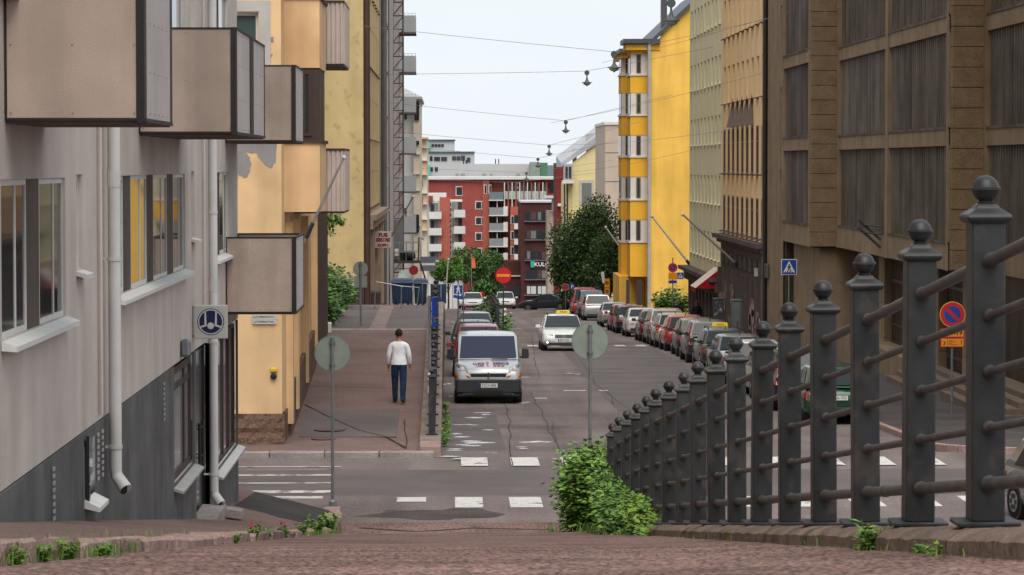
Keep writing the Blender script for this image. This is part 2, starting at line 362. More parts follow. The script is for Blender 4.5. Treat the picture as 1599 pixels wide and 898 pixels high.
patchgrid(G, 4.6, 8.6, 77.5, 118, GREYA, road, 'asphalt_patch', .004)
patchgrid(G, -30, 30, 53.2, 57.6, GREYA, road, 'asphalt_patch', .002)
patchgrid(G, -.1, 1.25, 62.2, 79, GREYA, road, 'asphalt_patch', .003)
for pts in ([(788,625),(795,655),(797,705),(801,727)],[(862,660),(868,690),(880,715)],[(828,612),(846,645),(866,690)],[(905,560),(930,600),(985,640)],[(820,586),(905,588),(1030,592)],[(945,610),(956,618),(958,632)],[(830,520),(835,560),(842,590)],[(805,540),(845,541)]):
    line3(pts, G, .015, CRACK, road, 'crack', .006)
line3([(560,826),(650,832),(740,826),(870,829)], G, .04, CRACK, road, 'crack', .02)
mb = MB(); mb.box(-.45,10.5,122.2,122.5,G(122.4)-.05,G(122.4)+.006); ob('asphalt_seam', mb.mesh('asphalt_seam', DARKA), road)
# puddles and wet streaks by the van, their sky reflections painted as pale patches
WET = M('puddle water', (.05,.045,.045), .03, 0, spec=.9)
random.seed(11)
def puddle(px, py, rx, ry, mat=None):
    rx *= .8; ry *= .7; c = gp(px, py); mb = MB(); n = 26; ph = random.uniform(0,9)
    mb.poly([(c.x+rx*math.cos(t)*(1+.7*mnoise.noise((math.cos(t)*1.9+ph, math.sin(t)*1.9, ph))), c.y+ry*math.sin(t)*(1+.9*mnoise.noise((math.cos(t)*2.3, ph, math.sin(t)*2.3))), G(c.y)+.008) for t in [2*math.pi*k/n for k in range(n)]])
    ob('puddle', mb.mesh('puddle', GLINT if mat is None else mat), road)
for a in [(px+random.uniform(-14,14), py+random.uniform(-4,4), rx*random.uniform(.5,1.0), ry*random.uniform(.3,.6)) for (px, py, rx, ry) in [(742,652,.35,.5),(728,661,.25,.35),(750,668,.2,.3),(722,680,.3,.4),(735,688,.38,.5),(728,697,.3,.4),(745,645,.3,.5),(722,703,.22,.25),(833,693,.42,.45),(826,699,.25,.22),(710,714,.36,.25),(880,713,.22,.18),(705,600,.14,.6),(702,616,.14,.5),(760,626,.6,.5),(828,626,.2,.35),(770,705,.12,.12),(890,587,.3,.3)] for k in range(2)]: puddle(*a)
# retaining walls below the two fences
def topline(mb, x0, x1, ys, zt, zb):
    for a, b in zip(ys, ys[1:]): mb.hexa([(x0,a,zb(a)),(x1,a,zb(a)),(x1,b,zb(b)),(x0,b,zb(b)),(x0,a,zt(a)),(x1,a,zt(a)),(x1,b,zt(b)),(x0,b,zt(b))])
FB = lambda y: H-(.015+.1247*y)-(.0009*(y-30)**2 if y > 30 else 0)       # foot of the near fence
random.seed(5)
cw = thing('retaining_wall', 'long mossy concrete coping and retaining wall below the iron fence on the near ramp', 'wall', (2.35,25,G(25)))
y = 2.0
while y < 43:
    L = 2.4; a, b = y+.008, y+L-.008; mb = MB()
    nx = 6; nyy = 14; v0 = []
    def zt(x, yy):
        e = min(x-2.02, 2.58-x)/.10; return FB(yy)-.012-.05*max(0, 1-max(e, 0))**2 + .012*mnoise.noise((x*6, yy*4, 1))
    strip(mb, [2.02,2.06,2.12,2.25,2.4,2.52,2.58], fr(a,b,.17), zt)
    strip(mb, [2.0,2.02], fr(a,b,.17), lambda x, yy: (zt(2.02,yy) if x > 2.01 else RAMP(yy)-.2)+(0 if x > 2.01 else 0))
    strip(mb, [2.58,2.60], fr(a,b,.17), lambda x, yy: zt(2.58,yy) if x < 2.59 else zt(2.58,yy)-.4)
    part('coping_stone', mb, CONC, cw, smooth=True); y += L
mb = MB(); topline(mb, 2.2, 2.5, fr(0,43.2,2), lambda q: FB(q)-.10, lambda q: G(q)-.2); mb.box(-1.7,2.2,43.0,43.2,G(43)-.2,RAMP(43)-.3); part('wall', mb, CONC, cw)
lw = thing('retaining_wall', 'low concrete wall carrying the iron fence beside the raised left pavement', 'wall', (-.38,80,G(80)))
mb = MB(); topline(mb, -.62, -.16, [61.62]+fr(64,150,2), lambda q: LPV(q)+.10, lambda q: G(q)-.2); part('wall', mb, M('grey weathered concrete', (.21,.17,.15), .9, .25, 1.5, bump=.6, bscale=14), lw)
rw = thing('retaining_wall', 'short overgrown concrete planter wall below the no entry sign', 'wall', (2.15,135,G(130)))
mb = MB(); topline(mb, 1.95, 2.4, fr(124,150,2), lambda q: H-(7.26+(q-124)*.025), lambda q: G(q)-.2); part('wall', mb, CONC, rw)
# ------------------------------------------------------------------ facades with real openings
def wall(root, origin, rz, L, Ht, ops, depth, mat, name='wall'):
    us = sorted(set([0, L]+[round(v, 4) for o in ops for v in o[:2]])); vs_ = sorted(set([0, Ht]+[round(v, 4) for o in ops for v in o[2:4]]))
    us = [u for u in us if 0 <= u <= L]; vs_ = [v for v in vs_ if 0 <= v <= Ht]
    mb = MB()
    for j in range(len(vs_)-1):
        run = None
        for i in range(len(us)-1):
            c = ((us[i]+us[i+1])/2, (vs_[j]+vs_[j+1])/2)
            hole = any(o[0] < c[0] < o[1] and o[2] < c[1] < o[3] for o in ops)
            if hole:
                if run is not None: mb.poly([(run,0,vs_[j]),(us[i],0,vs_[j]),(us[i],0,vs_[j+1]),(run,0,vs_[j+1])]); run = None
            elif run is None: run = us[i]
        if run is not None: mb.poly([(run,0,vs_[j]),(L,0,vs_[j]),(L,0,vs_[j+1]),(run,0,vs_[j+1])])
    for o in ops:
        a, b, c, d = o[:4]; dp = depth
        mb.poly([(a,0,c),(a,dp,c),(a,dp,d),(a,0,d)]); mb.poly([(b,dp,c),(b,0,c),(b,0,d),(b,dp,d)])
        mb.poly([(a,0,c),(b,0,c),(b,dp,c),(a,dp,c)]); mb.poly([(a,dp,d),(b,dp,d),(b,0,d),(a,0,d)])
        mb.poly([(a,dp,c),(b,dp,c),(b,dp,d),(a,dp,d)])       # rough back, hidden by the window
    o_ = ob(name, mb.mesh(name, mat), root, sub(origin, root), rz); return o_
_WM = {}
def win(root, origin, rz, u0, u1, v0, v1, depth, frame=None, pane=None, mull=(), trans=(), fw=.06, name='window', sill=None, sd=.1, pd=.03):
    frame = frame or WHITE_FR; pane = pane or G_DARK
    w, h = u1-u0-.004, v1-v0-.004; k = ('w', round(w,3), round(h,3), frame.name, mull, trans, fw)
    if k not in _WM:
        mb = MB(); t = .05
        mb.box(0,w,0,t,0,fw); mb.box(0,w,0,t,h-fw,h); mb.box(0,fw,0,t,fw,h-fw); mb.box(w-fw,w,0,t,fw,h-fw)
        for q in mull: mb.box(w*q-fw*.5,w*q+fw*.5,.004,t,fw,h-fw)
        for q in trans: mb.box(fw,w-fw,.006,t,h*q-fw*.4,h*q+fw*.4)
        _WM[k] = mb.mesh(name, frame)
    kp = ('p', round(w,3), round(h,3), pane.name, fw, pd)
    if kp not in _WM:
        mb = MB(); mb.poly([(fw,pd,fw),(w-fw,pd,fw),(w-fw,pd,h-fw),(fw,pd,h-fw)]); _WM[kp] = mb.mesh('pane', pane)
    M3 = Matrix.Rotation(rz, 3, 'Z'); p = Vector(origin)+M3@Vector((u0+.002, depth-.06, v0+.002))
    o = ob(name, _WM[k], root, sub(p, root), rz); ob('pane', _WM[kp], o)
    if sill:
        ks = ('s', round(w,3), sill.name, sd)
        if ks not in _WM:
            mb = MB(); mb.hexa([(-.03,-depth-sd,-.09),(w+.03,-depth-sd,-.09),(w+.03,0,-.03),(-.03,0,-.03),(-.03,-depth-sd,-.05),(w+.03,-depth-sd,-.05),(w+.03,0,.01),(-.03,0,.01)]); _WM[ks] = mb.mesh('sill', sill)
        ob('sill', _WM[ks], o, (0,.06,0))
    return o
def shell(root, x0, x1, y0, y1, z0, z1, mat, name='wall', roof=None):
    mb = MB(); mb.box(x0,x1,y0,y1,z0,z1); part(name, mb, mat, root)
    if roof: m2 = MB(); m2.box(x0-.15,x1+.15,y0-.15,y1+.15,z1+.003,z1+.25); part('roof', m2, roof, root)
LFT, RGT = R(90), R(-90)
# ------------------------------------------------------------------ iron fences with ball-topped posts
def make_post_meshes(s=1.0, hh=1.255):
    mb = MB(); mb.box(-.069,.069,-.069,.069,.02,hh); mb.box(-.13,.13,-.10,.10,0,.022)
    for sx in (): mb.hexa([(sx*.01-.015,-.0885,.022),(sx*.01+.015,-.0885,.022),(sx*.01+.015,-.075,.022),(sx*.01-.015,-.075,.022),(sx*.01-.004,-.079,.06),(sx*.01+.004,-.079,.06),(sx*.01+.004,-.075,.06),(sx*.01-.004,-.075,.06)])
    post = mb.mesh('post', DMETAL, bevel=.006)
    mb = MB()
    a, b, c = .086, .093, .042
    rings = [(.078,hh-.008),(a,hh),(b,hh+.010),(b,hh+.022),(.085,hh+.031),(.055,hh+.050),(c,hh+.066),(.036,hh+.072)]
    bi = 0
    for r, z in rings: mb.v += [(-r,-r,z),(r,-r,z),(r,r,z),(-r,r,z)]
    for i in range(len(rings)-1):
        for j in range(4): mb.f.append((i*4+j, i*4+(j+1)%4, (i+1)*4+(j+1)%4, (i+1)*4+j)); mb.m.append(0)
    mb.f.append((3,2,1,0)); mb.m.append(0); mb.f.append(tuple(len(rings)*4-4+j for j in range(4))); mb.m.append(0)
    cap = mb.mesh('cap', DMETAL, bevel=.004)
    mb = MB(); r = .056; zc = hh+.132; pr = [(.03,hh+.068),(.034,hh+.078)]
    pr += [(r*math.cos(t), zc+r*math.sin(t)) for t in [R(-62+12*k) for k in range(5)]]+[(r+.006,zc-.004),(r+.006,zc+.006)]+[(r*math.cos(t), zc+r*math.sin(t)) for t in [R(8+16.2*k) for k in range(6)]]
    mb.lathe(pr, 20); ball = mb.mesh('ball', DMETAL, smooth=True)
    return post, cap, ball
POST, CAP, BALL = make_post_meshes()
def fence(label, X, ys, foot, heights, Xf=None):
    Xf = Xf or (lambda y: X)
    f = thing('iron_fence', label, 'fence', (X, ys[0], foot(ys[0])))
    for y in ys:
        p = ob('post', POST, f, sub((Xf(y), y, foot(y)), f)); ob('cap', CAP, p); ob('ball', BALL, p)
        p.rotation_euler = (random.uniform(-.010,.010), random.uniform(-.010,.010), random.uniform(-.03,.03))
    cache = {}
    for ia, (a, b) in enumerate(zip(ys, ys[1:])):
        for h, r in heights:
            pa = Vector((Xf(a), a, foot(a)+h)); d = Vector((Xf(b), b, foot(b)+h))-pa; k = (round(d.x,3), round(d.y,3), round(d.z,3), r, ia % 3 == 2)
            if k not in cache:
                n = d.normalized(); mb = MB(); mb.tube([(0,0,0), d], r, 12)
                for t0 in (.075, .075+.0):
                    pass
                q = n*.09; cf = 1.55 if r < .022 else 1.3; mb.tube([n*.05, n*.09, n*.105, n*.115], [r*cf, r*cf, r*(1+cf)/2, r*1.02], 12); e = d-n*.118
                mb.tube([d-n*.115, d-n*.105, d-n*.09, d-n*.05], [r*1.02, r*(1+cf)/2, r*cf, r*cf], 12)
                if r > .022 and ia % 3 == 2: mb.tube([d*.55, d*.55+n*.02, d*.55+n*.12, d*.55+n*.14], [r*1.01, r*1.14, r*1.14, r*1.01], 12)
                cache[k] = mb.mesh('rail', DRAIL, smooth=True)
            ob('rail', cache[k], f, sub(pa, f))
    return f
DRAIL = M('weathered brown grey iron', (.078,.075,.074), .48, .3, 6, bump=.1, bscale=30, spec=.3, rnd=True)
HTS = [(.17,.027),(.40,.0185),(.63,.0185),(.86,.0185),(1.085,.026)]
random.seed(21)
fence('dark iron fence with ball-topped square posts along the near ramp, right foreground', 2.215, [10.1+1.7*k for k in range(0, 18)], FB, HTS)
fence('dark iron fence with ball-topped posts between raised left pavement and parked van', -.36, [62.9+1.7*k for k in range(14)], lambda y: LPV(y)+.11-.0, HTS)
fence('short overgrown iron fence behind the parked cars at the no entry sign', 2.15, [124.6+1.7*k for k in range(10)], lambda y: H-(7.26+(y-124)*.025), HTS)

# ------------------------------------------------------------------ grey house, left foreground
GREYP = M('grey roughcast plaster', (.535,.47,.42), .92, .10, 1.2, bump=.5, bscale=90, streak=.10, speck=.06, sscale=120, stain=(.49,.41,.355), stain_amt=.5, stain_scale=.5)
PANEL = M('beige brown facade board', (.42,.33,.275), .8, .12, 1.5, streak=.2, speck=.10, sscale=110)
PANEL_L = M('grey facade board', (.45,.395,.375), .75, .08, 2, speck=.06, sscale=110)
FRAMEB = M('black steel frame', (.018,.016,.016), .5, .2, 8)
SLATE = M('dark slate cladding', (.10,.10,.10), .6, .3, 2, streak=.2, bump=.2, bscale=50)
PIPE = M('grey painted drainpipe', (.52,.51,.50), .45, .08, 3, streak=.1)
PIPE_L = M('pale drainpipe', (.52,.51,.51), .4, .1, 3)
XW = -3.37
Z0 = H-6.5
g1 = thing('grey_house', 'grey rendered apartment house with dark slate base and boxy balconies, left foreground', 'house', (XW, 30, G(45)))
ops = []; wins = []
def dW(y, z): return z-Z0
top, bot = H-.115-Z0, H-1.33-Z0
YA = 4.0
o1 = (XW, YA, Z0)
for fl in range(-0, 4):
    dz = 2.66*fl
    for a, b in ((21.8,25.45),(29.08,37.0),(41.1,44.3),(12.5,17.5)): ops.append((a-YA, b-YA, bot+dz, top+dz))
    for a, b in ((26.2,26.62),(37.9,38.35)): ops.append((a-YA, b-YA, H-.95-Z0+dz, H-.09-Z0+dz))
    wins.append(dz)
PL = H-2.46-Z0
ops += [(35.3-YA,38.1-YA,H-3.93-Z0,PL-.06),(38.35-YA,40.9-YA,.3,PL-.06),(41.5-YA,45.9-YA,H-4.44-Z0,PL-.06),(26.65-YA,27.15-YA,H-3.05-Z0,H-2.55-Z0)]
up = [o for o in ops if o[2] > PL]; lo = [o for o in ops if o[2] < PL]
wall(g1, (XW, YA, H-2.46), LFT, 46.2-YA, 16, [(a,b,c-PL,d-PL) for a,b,c,d in up], .10, GREYP)
BRD = M('dark brown infill board', (.075,.055,.045), .6, .15, 3, streak=.2)
for dz in wins:
    seg = [(21.8,23.26,0),(23.26,23.96,1),(23.96,25.45,0),(29.08,30.15,0),(30.15,30.85,1),(30.85,32.5,0),(32.5,33.2,1),(33.2,34.85,0),(34.85,35.6,1),(35.6,37.0,0),(41.1,42.3,0),(42.3,42.8,1),(42.8,44.3,0)]
    for a, b, k in seg:
        if k:
            mb = MB(); mb.box(XW-.098, XW-.022, a+.003, b-.003, Z0+bot+dz, Z0+top+dz); part('infill_board', mb, BRD, g1)
        else: win(g1, o1, LFT, a-YA, b-YA, bot+dz, top+dz, .085, WHITE_FR, G_DARK, (.62,) if b-a > 1.3 else (.35,), (), .045, pd=.012)
    for a, b in ((21.8,25.45),(29.08,37.0),(41.1,44.3)):
        mb = MB(); z = Z0+bot+dz; mb.hexa([(XW+.004,a-.05,z-.075),(XW+.12,a-.03,z-.085),(XW+.12,b+.03,z-.085),(XW+.004,b+.05,z-.06),(XW+.004,a-.05,z-.004),(XW+.12,a-.03,z-.045),(XW+.12,b+.03,z-.045),(XW+.004,b+.05,z-.004)]); part('sill', mb, WHITE_FR, g1)
    for a, b in ((26.2,26.62),(37.9,38.35)):
        win(g1, o1, LFT, a-YA, b-YA, H-.95-Z0+dz, H-.09-Z0+dz, .10, WHITE_FR, G_DARK, (), (), .05, sill=WHITE_FR, sd=.10)
# slate base in ribbed sheets, top edge level
y = YA
base_ops = [(35.3,38.1,H-3.93),(38.35,40.9,-50),(41.5,45.9,H-4.44)]
def ribbed(y0, y1, z0, z1, name='slate_panel'):
    mb = MB(); n = max(1, int((y1-y0)/.05)); w = (y1-y0)/n
    for k in range(n): mb.box(XW-.02, XW+.012+.0015*(k % 2), y0+w*k, y0+w*(k+1)-.0005, z0, z1-.012)
    part(name, mb, SLATE, g1)
while y < 46.0:
    a, b = y, min(y+1.2, 46.17); zt = H-2.46; bl = wl(b)-.25
    cuts = sorted(set([a, b]+[v for o in base_ops for v in o[:2] if a < v < b]))
    for c, d in zip(cuts, cuts[1:]):
        m = (c+d)/2; t = zt
        for o in base_ops:
            if o[0] < m < o[1]: t = o[2]
        if t-.1 > bl: ribbed(c, d-.012, bl, t)
    y += 1.2
mb = MB(); mb.box(XW-.4,XW-.16,YA,46.1,Z0-1.5,H-2.47); mb.box(XW-.02,XW+.02,26.4,27.3,H-3.9,H-2.6); part('wall', mb, SLATE, g1)
shell(g1, -16, XW-.2, YA, 46.16, Z0-1.5, H+13.5, GREYP, roof=SLATE)
mb = MB(); mb.box(-16.0,XW-.01,46.165,46.2,H-2.4,H+13.5); part('wall', mb, GREYP, g1)
SHOPG = glassmat('shop glass', (.10,.095,.095), .05)
win(g1, o1, LFT, 35.3-YA, 38.1-YA, H-3.93-Z0, PL-.06, .1, DARK_FR, glassmat('pale shop glass', (.30,.31,.31), .05), (.7,), (.82,), .09)
win(g1, o1, LFT, 41.5-YA, 45.9-YA, H-4.44-Z0, PL-.06, .1, DARK_FR, SHOPG, (.25,.5,.75), (), .05)
for a, b, z in ((35.2,38.15,H-3.93),(41.4,46.0,H-4.44)):
    mb = MB(); mb.hexa([(XW-.05,a,z-.05),(XW+.13,a,z-.10),(XW+.13,b,z-.10),(XW-.05,b,z-.05),(XW-.05,a,z-.004),(XW+.13,a,z-.07),(XW+.13,b,z-.07),(XW-.05,b,z-.004)]); part('sill', mb, M('tin sill', (.55,.54,.52), .35, .15, 4, metal=.6), g1)
# recessed shop door
mb = MB(); mb.box(XW-.14,XW-.08,38.4,40.85,G(40)+.2,H-2.55); dr = part('door', mb, M('dark glass door', (.03,.03,.032), .08, .1), g1)
mb = MB()
for dy in (0, .5):
    mb.tube([(XW+.0,39.0+dy,H-3.5),(XW+.0,39.0+dy,H-4.05)], .022, 8)
for z in (H-3.58,H-3.97): mb.tube([(XW-.09,39.0,z),(XW+.0,39.0,z),(XW+.0,39.5,z),(XW-.09,39.5,z)], .012, 6)
h_ = ob('handle', mb.mesh('handle', BLACK), dr)
mb = MB(); mb.box(XW-.05,XW+.28,38.3,40.0,wl(39.5)-.12,wl(38.5)-.0); part('step', mb, GRANITE_G, g1)
# drainpipes, straps, shoes
def drain(y, r, ztop, zend, mat, out=.11):
    mb = MB(); x = XW+.11; mb.tube([(x,y,ztop),(x,y,zend+.14),(x+.015,y-.01,zend+.07),(x+.07,y-.05,zend-.0),(x+out,y-.09,zend-.05)], [r,r,r,r*1.03,r*1.08], 14)
    p = part('drainpipe', mb, mat, g1, smooth=True)
    mm = MB(); mm.tube([(x+out-.01,y-.083,zend-.041),(x+out+.0015,y-.091,zend-.0515)], r*.98, 14); ob('mouth', mm.mesh('mouth', BLACK), p)
    for z in (zend+.36, zend+2.2, zend+4.0):
        mb = MB(); mb.tube([(x,y,z-.02),(x,y,z+.02)], r*1.12, 14); mb.box(x-.14,x,y-.015,y+.015,z-.012,z+.012); s_ = ob('strap', mb.mesh('strap', mat), p)
    mb = MB(); mb.tube([(x,y,zend+2.9),(x,y,zend+3.06)], r*1.06, 14); ob('sleeve', mb.mesh('sleeve', mat), p)
drain(28.2, .062, H+13, H-3.12, PIPE); drain(40.0, .062, H+13, H-4.66, PIPE)
for y, z1 in ((27.75,H+13),(39.55,H+13)):
    mb = MB(); mb.tube([(XW+.03,y,z1),(XW+.03,y,H-2.4)], .022, 6); part('cable_pipe', mb, GREYP, g1)
mb = MB(); mb.box(XW,XW+.12,36.2,36.45,H-2.42,H-2.2); part('wall_lamp', mb, METAL, g1, bevel=.03)
mb = MB(); mb.hexa([(XW+.06,39.8,wl(40)+.02),(XW+.5,39.8,wl(40)-.03),(XW+.5,40.3,wl(40)-.06),(XW+.06,40.3,wl(40)-.02),(XW+.06,39.8,wl(40)+.13),(XW+.5,39.8,wl(40)+.06),(XW+.5,40.3,wl(40)+.04),(XW+.06,40.3,wl(40)+.11)]); part('splash_stone', mb, GRANITE_G, g1)
# small vents in the base
for y in (24.4,27.5,27.85,33.9):
    mb = MB()
    for k in range(8): mb.box(XW+.02,XW+.035,y-.04,y+.04,H-2.56-.06*k-.03,H-2.56-.06*k)
    part('vent', mb, M('pale vent slats', (.35,.34,.33), .6), g1)
mb = MB(); mb.hexa([(XW,26.5,H-3.16),(XW+.16,26.5,H-3.2),(XW+.16,27.2,H-3.2),(XW,27.2,H-3.16),(XW,26.5,H-3.08),(XW+.16,26.5,H-3.16),(XW+.16,27.2,H-3.16),(XW,27.2,H-3.08)]); part('sill', mb, WHITE_FR, g1)
mb = MB(); mb.box(XW+.0,XW+.03,26.6,27.2,H-3.08,H-2.55); mb.box(XW+.03,XW+.06,26.55,26.62,H-3.1,H-2.5); part('window', mb, G_DARK, g1)
# boxy balconies: end board, side boards, dark steel posts, slab
def balcony(y0, y1, zb, nside, hh=1.14):
    XO = -2.305; x0 = XW+.01; zt = zb+hh; S = M('dark slab underside', (.14,.10,.09), .8, .15, 2)
    mb = MB(); mb.box(x0, XO-.02, y0+.05, y1-.03, zb-.03, zb+.10); b = part('balcony', mb, S, g1)
    def bp(name, mb, mat): return ob(name, mb.mesh(name, mat), b)
    mb = MB(); mb.box(x0+.012, XO-.066, y0, y0+.02, zb+.015, zt-.015); bp('end_panel', mb, PANEL)
    mb = MB(); mb.box(x0+.012, XO-.055, y1-.02, y1, zb+.015, zt-.015); bp('end_panel', mb, PANEL)
    mb = MB()
    for y in (y0-.006, y1-.03):
        mb.box(x0-.004, XO-.05, y, y+.034, zt-.015, zt+.006); mb.box(x0-.004, XO-.05, y, y+.034, zb-.006, zb+.014); mb.box(x0-.004,x0+.011,y,y+.034,zb+.014,zt-.015)
    mb.box(XO-.062, XO-.002, y0-.012, y0+.16, zb-.02, zt+.008); mb.box(XO-.05, XO-.002, y1-.14, y1+.012, zb-.02, zt+.008)
    w = (y1-y0-.07)/nside
    for k in range(1, nside): mb.box(XO-.045, XO+.005, y0+.035+w*k-.28, y0+.035+w*k+.28, zb-.015, zt+.004)
    mb.box(XO-.03, XO+.006, y0+.035, y1-.035, zt-.012, zt+.01); mb.box(XO-.03, XO+.006, y0+.035, y1-.035, zb-.02, zb+.012)
    bp('frame', mb, FRAMEB)
    for k in range(nside):
        a = y0+.06+w*k+(.26 if k else .12); c = y0+.01+w*(k+1)-(.26 if k < nside-1 else .08)
        mb = MB(); mb.box(XO-.022, XO-.006, a, c, zb+.014, zt-.014); bp('side_panel', mb, PANEL_L)
    mb = MB()
    for i in range(3):
        for j in range(3):
            xx = x0+.04+(XO-.09-x0-.03)*i/2; zz = zb+.05+(hh-.1)*j/2; mb.box(xx-.006,xx+.006,y0-.005,y0,zz-.006,zz+.006)
    for k in range(nside*7):
        yy = y0+.1+(y1-y0-.2)*k/(nside*7-1)
        for zz in (zb+.05, zb+.37, zb+.75, zt-.05): mb.box(XO-.006,XO-.001,yy-.012,yy+.012,zz-.005,zz+.005)
    bp('bolts', mb, METAL)['kind'] = 'stuff'
balcony(22.0, 24.2, H+.34, 1); balcony(31.5, 36.4, H+.345, 2); balcony(43.65, 46.1, H+.355, 1); balcony(43.65, 46.1, H-2.24, 1)
# square projecting sign with the steering-wheel mark
sg = thing('projecting_sign', 'square pale sign with dark blue steering wheel emblem on the grey house', 'sign', (XW+.02, 38.0, H-2.29))
mb = MB(); mb.box(0,.44,-.05,.05,0,.44); ob('panel', mb.mesh('panel', M('pale sign acrylic', (.5,.49,.46), .4, .05), bevel=.008), sg)
NAVY = M('navy blue film', (.008,.014,.06), .45, .05); PALE = M('pale grey film', (.56,.55,.56), .45, .05)
mb = MB(); c = (.222,.222); y_ = -.0515
def ring(mb, c, r0, r1, y, m, n=40):
    for k in range(n):
        a, b = 2*math.pi*k/n, 2*math.pi*(k+1)/n
        mb.poly([(c[0]+r0*math.cos(a),y,c[1]+r0*math.sin(a)),(c[0]+r1*math.cos(a),y,c[1]+r1*math.sin(a)),(c[0]+r1*math.cos(b),y,c[1]+r1*math.sin(b)),(c[0]+r0*math.cos(b),y,c[1]+r0*math.sin(b))], m)
mb.disc(c, .177, 40, y_, 0); ring(mb, c, .151, .166, y_-.0012, 1)
mb.disc((c[0], c[1]-.052), .044, 24, y_-.0012, 1)
for s in (-1, 1):
    mb.poly([(c[0]+s*q[0], y_-.0012, c[1]+q[1]) for q in ([(.08,.135),(.062,.138),(.052,-.055),(.082,-.03)][::s])], 1)
    mb.poly([(c[0]+s*q[0], y_-.0014, c[1]+q[1]) for q in ([(.052,-.03),(.052,-.055),(.135,-.08),(.145,-.06)][::s])], 1)
ob('emblem', mb.mesh('emblem', [NAVY, PALE]), sg)
mb = MB(); mb.tube([(-.02,0,.42),(.0,0,.42)], .02, 6); mb.tube([(-.02,0,.03),(.0,0,.03)], .02, 6); ob('bracket', mb.mesh('bracket', METAL), sg)

# ------------------------------------------------------------------ orange house with oriels
ORNG = M('apricot plaster', (.72,.485,.27), .88, .10, 1.0, bump=.25, bscale=70, streak=.14, stain=(.56,.34,.17), stain_amt=.5, stain_scale=.35)
ROUGH = M('rough brown stone render', (.16,.10,.075), .95, .2, 3, bump=1.0, bscale=16, speck=.2, sscale=24)
BROWNC = M('dark brown cladding', (.055,.03,.026), .6, .15, 2, streak=.2)
XO_ = -3.58
oh = thing('orange_house', 'apricot plastered apartment house with peeling end wall and oriel windows, beyond the grey house', 'house', (XO_, 70, G(62)))
ZB = H-6.4
e0 = (-16, 62.0, ZB)
q0, q1 = P(345,90,62), P(412,12,62)
eops = [(q0.x+16+.12, q1.x+16-.12, q0.z-ZB+.0, q1.z-ZB-.1), (q0.x+16-3.5, q1.x+16-3.5, q0.z-ZB, q1.z-ZB-.1)]
wall(oh, e0, 0, 16+XO_, 24, [(a,b,c,d) for a,b,c,d in eops], .2, ORNG)
for a,b,c,d in eops: win(oh, e0, 0, a, b, c, d, .18, WHITE_FR, glassmat('greenish glass', (.05,.085,.085), .05), (), (), .06)
mb = MB(); zz0, zz1 = q0.z-.25, q1.z+.15
for bx in ((q0.x-.12,q0.x+.1,zz0,zz1),(q1.x-.1,q1.x+.14,zz0,zz1),(q0.x+.1,q1.x-.1,q1.z-.08,zz1)): mb.box(bx[0],bx[1],61.985,62.02,bx[2],bx[3])
part('window_surround', mb, M('grey white surround', (.45,.43,.40), .8, .1), oh)
# bare render patches on the end wall
BARE = M('bare grey render', (.27,.255,.25), .95, .15, 2, bump=.5, bscale=60)
random.seed(8)
def blotch(pts, y, n=4):
    mb = MB(); q = []
    for i in range(len(pts)):
        a, b = Vector(pts[i]), Vector(pts[(i+1) % len(pts)])
        for k in range(n):
            p = a.lerp(b, k/n); q.append((p.x+random.uniform(-2.2,2.2), p.y+random.uniform(-2.2,2.2)))
    mb.poly([P(a, b, y) for a, b in q][::-1]); part('bare_patch', mb, BARE, oh)
blotch([(362,224),(432,224),(433,250),(424,262),(410,254),(402,240),(385,236),(393,256),(388,278),(374,276),(368,256),(362,262)], 61.993)
blotch([(364,262),(370,270),(368,300),(362,296)], 61.993); blotch([(420,58),(428,58),(428,66),(421,66)], 61.993,2); blotch([(420,84),(426,85),(424,88),(420,88)], 61.993,2)
blotch([(362,500),(366,498),(366,640),(362,640)], 61.993,3)
# rough stone base of the end wall
pz = P(400,646,62).z
mb = MB(); strip(mb, fr(-9,XO_+.03,.12), [0,1], lambda x, y: 0); mb = MB()
xs = fr(-9, XO_+.05, .1); zs = fr(ZB-1.2, pz, .1)
for j in range(len(zs)):
    for i, x in enumerate(xs): mb.v.append((x, 61.95-.05*mnoise.noise((x*7, zs[j]*7, 0)), zs[j]))
n = len(xs)
for j in range(len(zs)-1):
    for i in range(n-1): mb.f.append((j*n+i, j*n+i+1, (j+1)*n+i+1, (j+1)*n+i)); mb.m.append(0)
mb.box(-9,XO_+.04,61.96,62.3,pz-.02,pz+.0); mb.box(XO_+.0,XO_+.045,61.955,63.6,ZB-1.2,pz-.0)
part('stone_base', mb, ROUGH, oh)
# street facade
f0 = (XO_, 62.0, ZB); fops = []
for a, b in ((64.2,65.0),(66.6,67.4),(69,69.8),(71.2,72),(73.4,74.2)): fops.append((a-62, b-62, H-4.6-ZB+.28, H-2.7-ZB))
for fl in range(5):
    for a, b in ((73,74.2),(76,77.2),(79,80.2)): fops.append((a-62, b-62, H-.9+3.14*fl-ZB, H+.6+3.14*fl-ZB))
wall(oh, f0, LFT, 21.5, 24, fops, .2, ORNG)
for i, (a,b,c,d) in enumerate(fops): win(oh, f0, LFT, a, b, c, d, .18, DARK_FR if i < 5 else WHITE_FR, G_DARK, (.5,), (), .06)
mb = MB(); mb.box(XO_+.004,XO_+.09,75.6,83.5,ZB-1,H-1.1); part('cladding', mb, BROWNC, oh)
mb = MB(); topline(mb, XO_+.003, XO_+.10, [63.7,67,70,73,75.5], lambda q: LPV(q)+1.05, lambda q: LPV(q)-.4); part('plinth', mb, ROUGH, oh)
for y in (63.6,66.0,70.5,75.3):
    mb = MB(); mb.box(XO_+.006,XO_+.16,y-.22,y+.22,LPV(y)+.3,H-1.25); part('pilaster', mb, ORNG, oh)
shell(oh, -15.98, XO_-.22, 62.25, 83.5, ZB-1.5, ZB+23.9, ORNG, roof=SLATE)
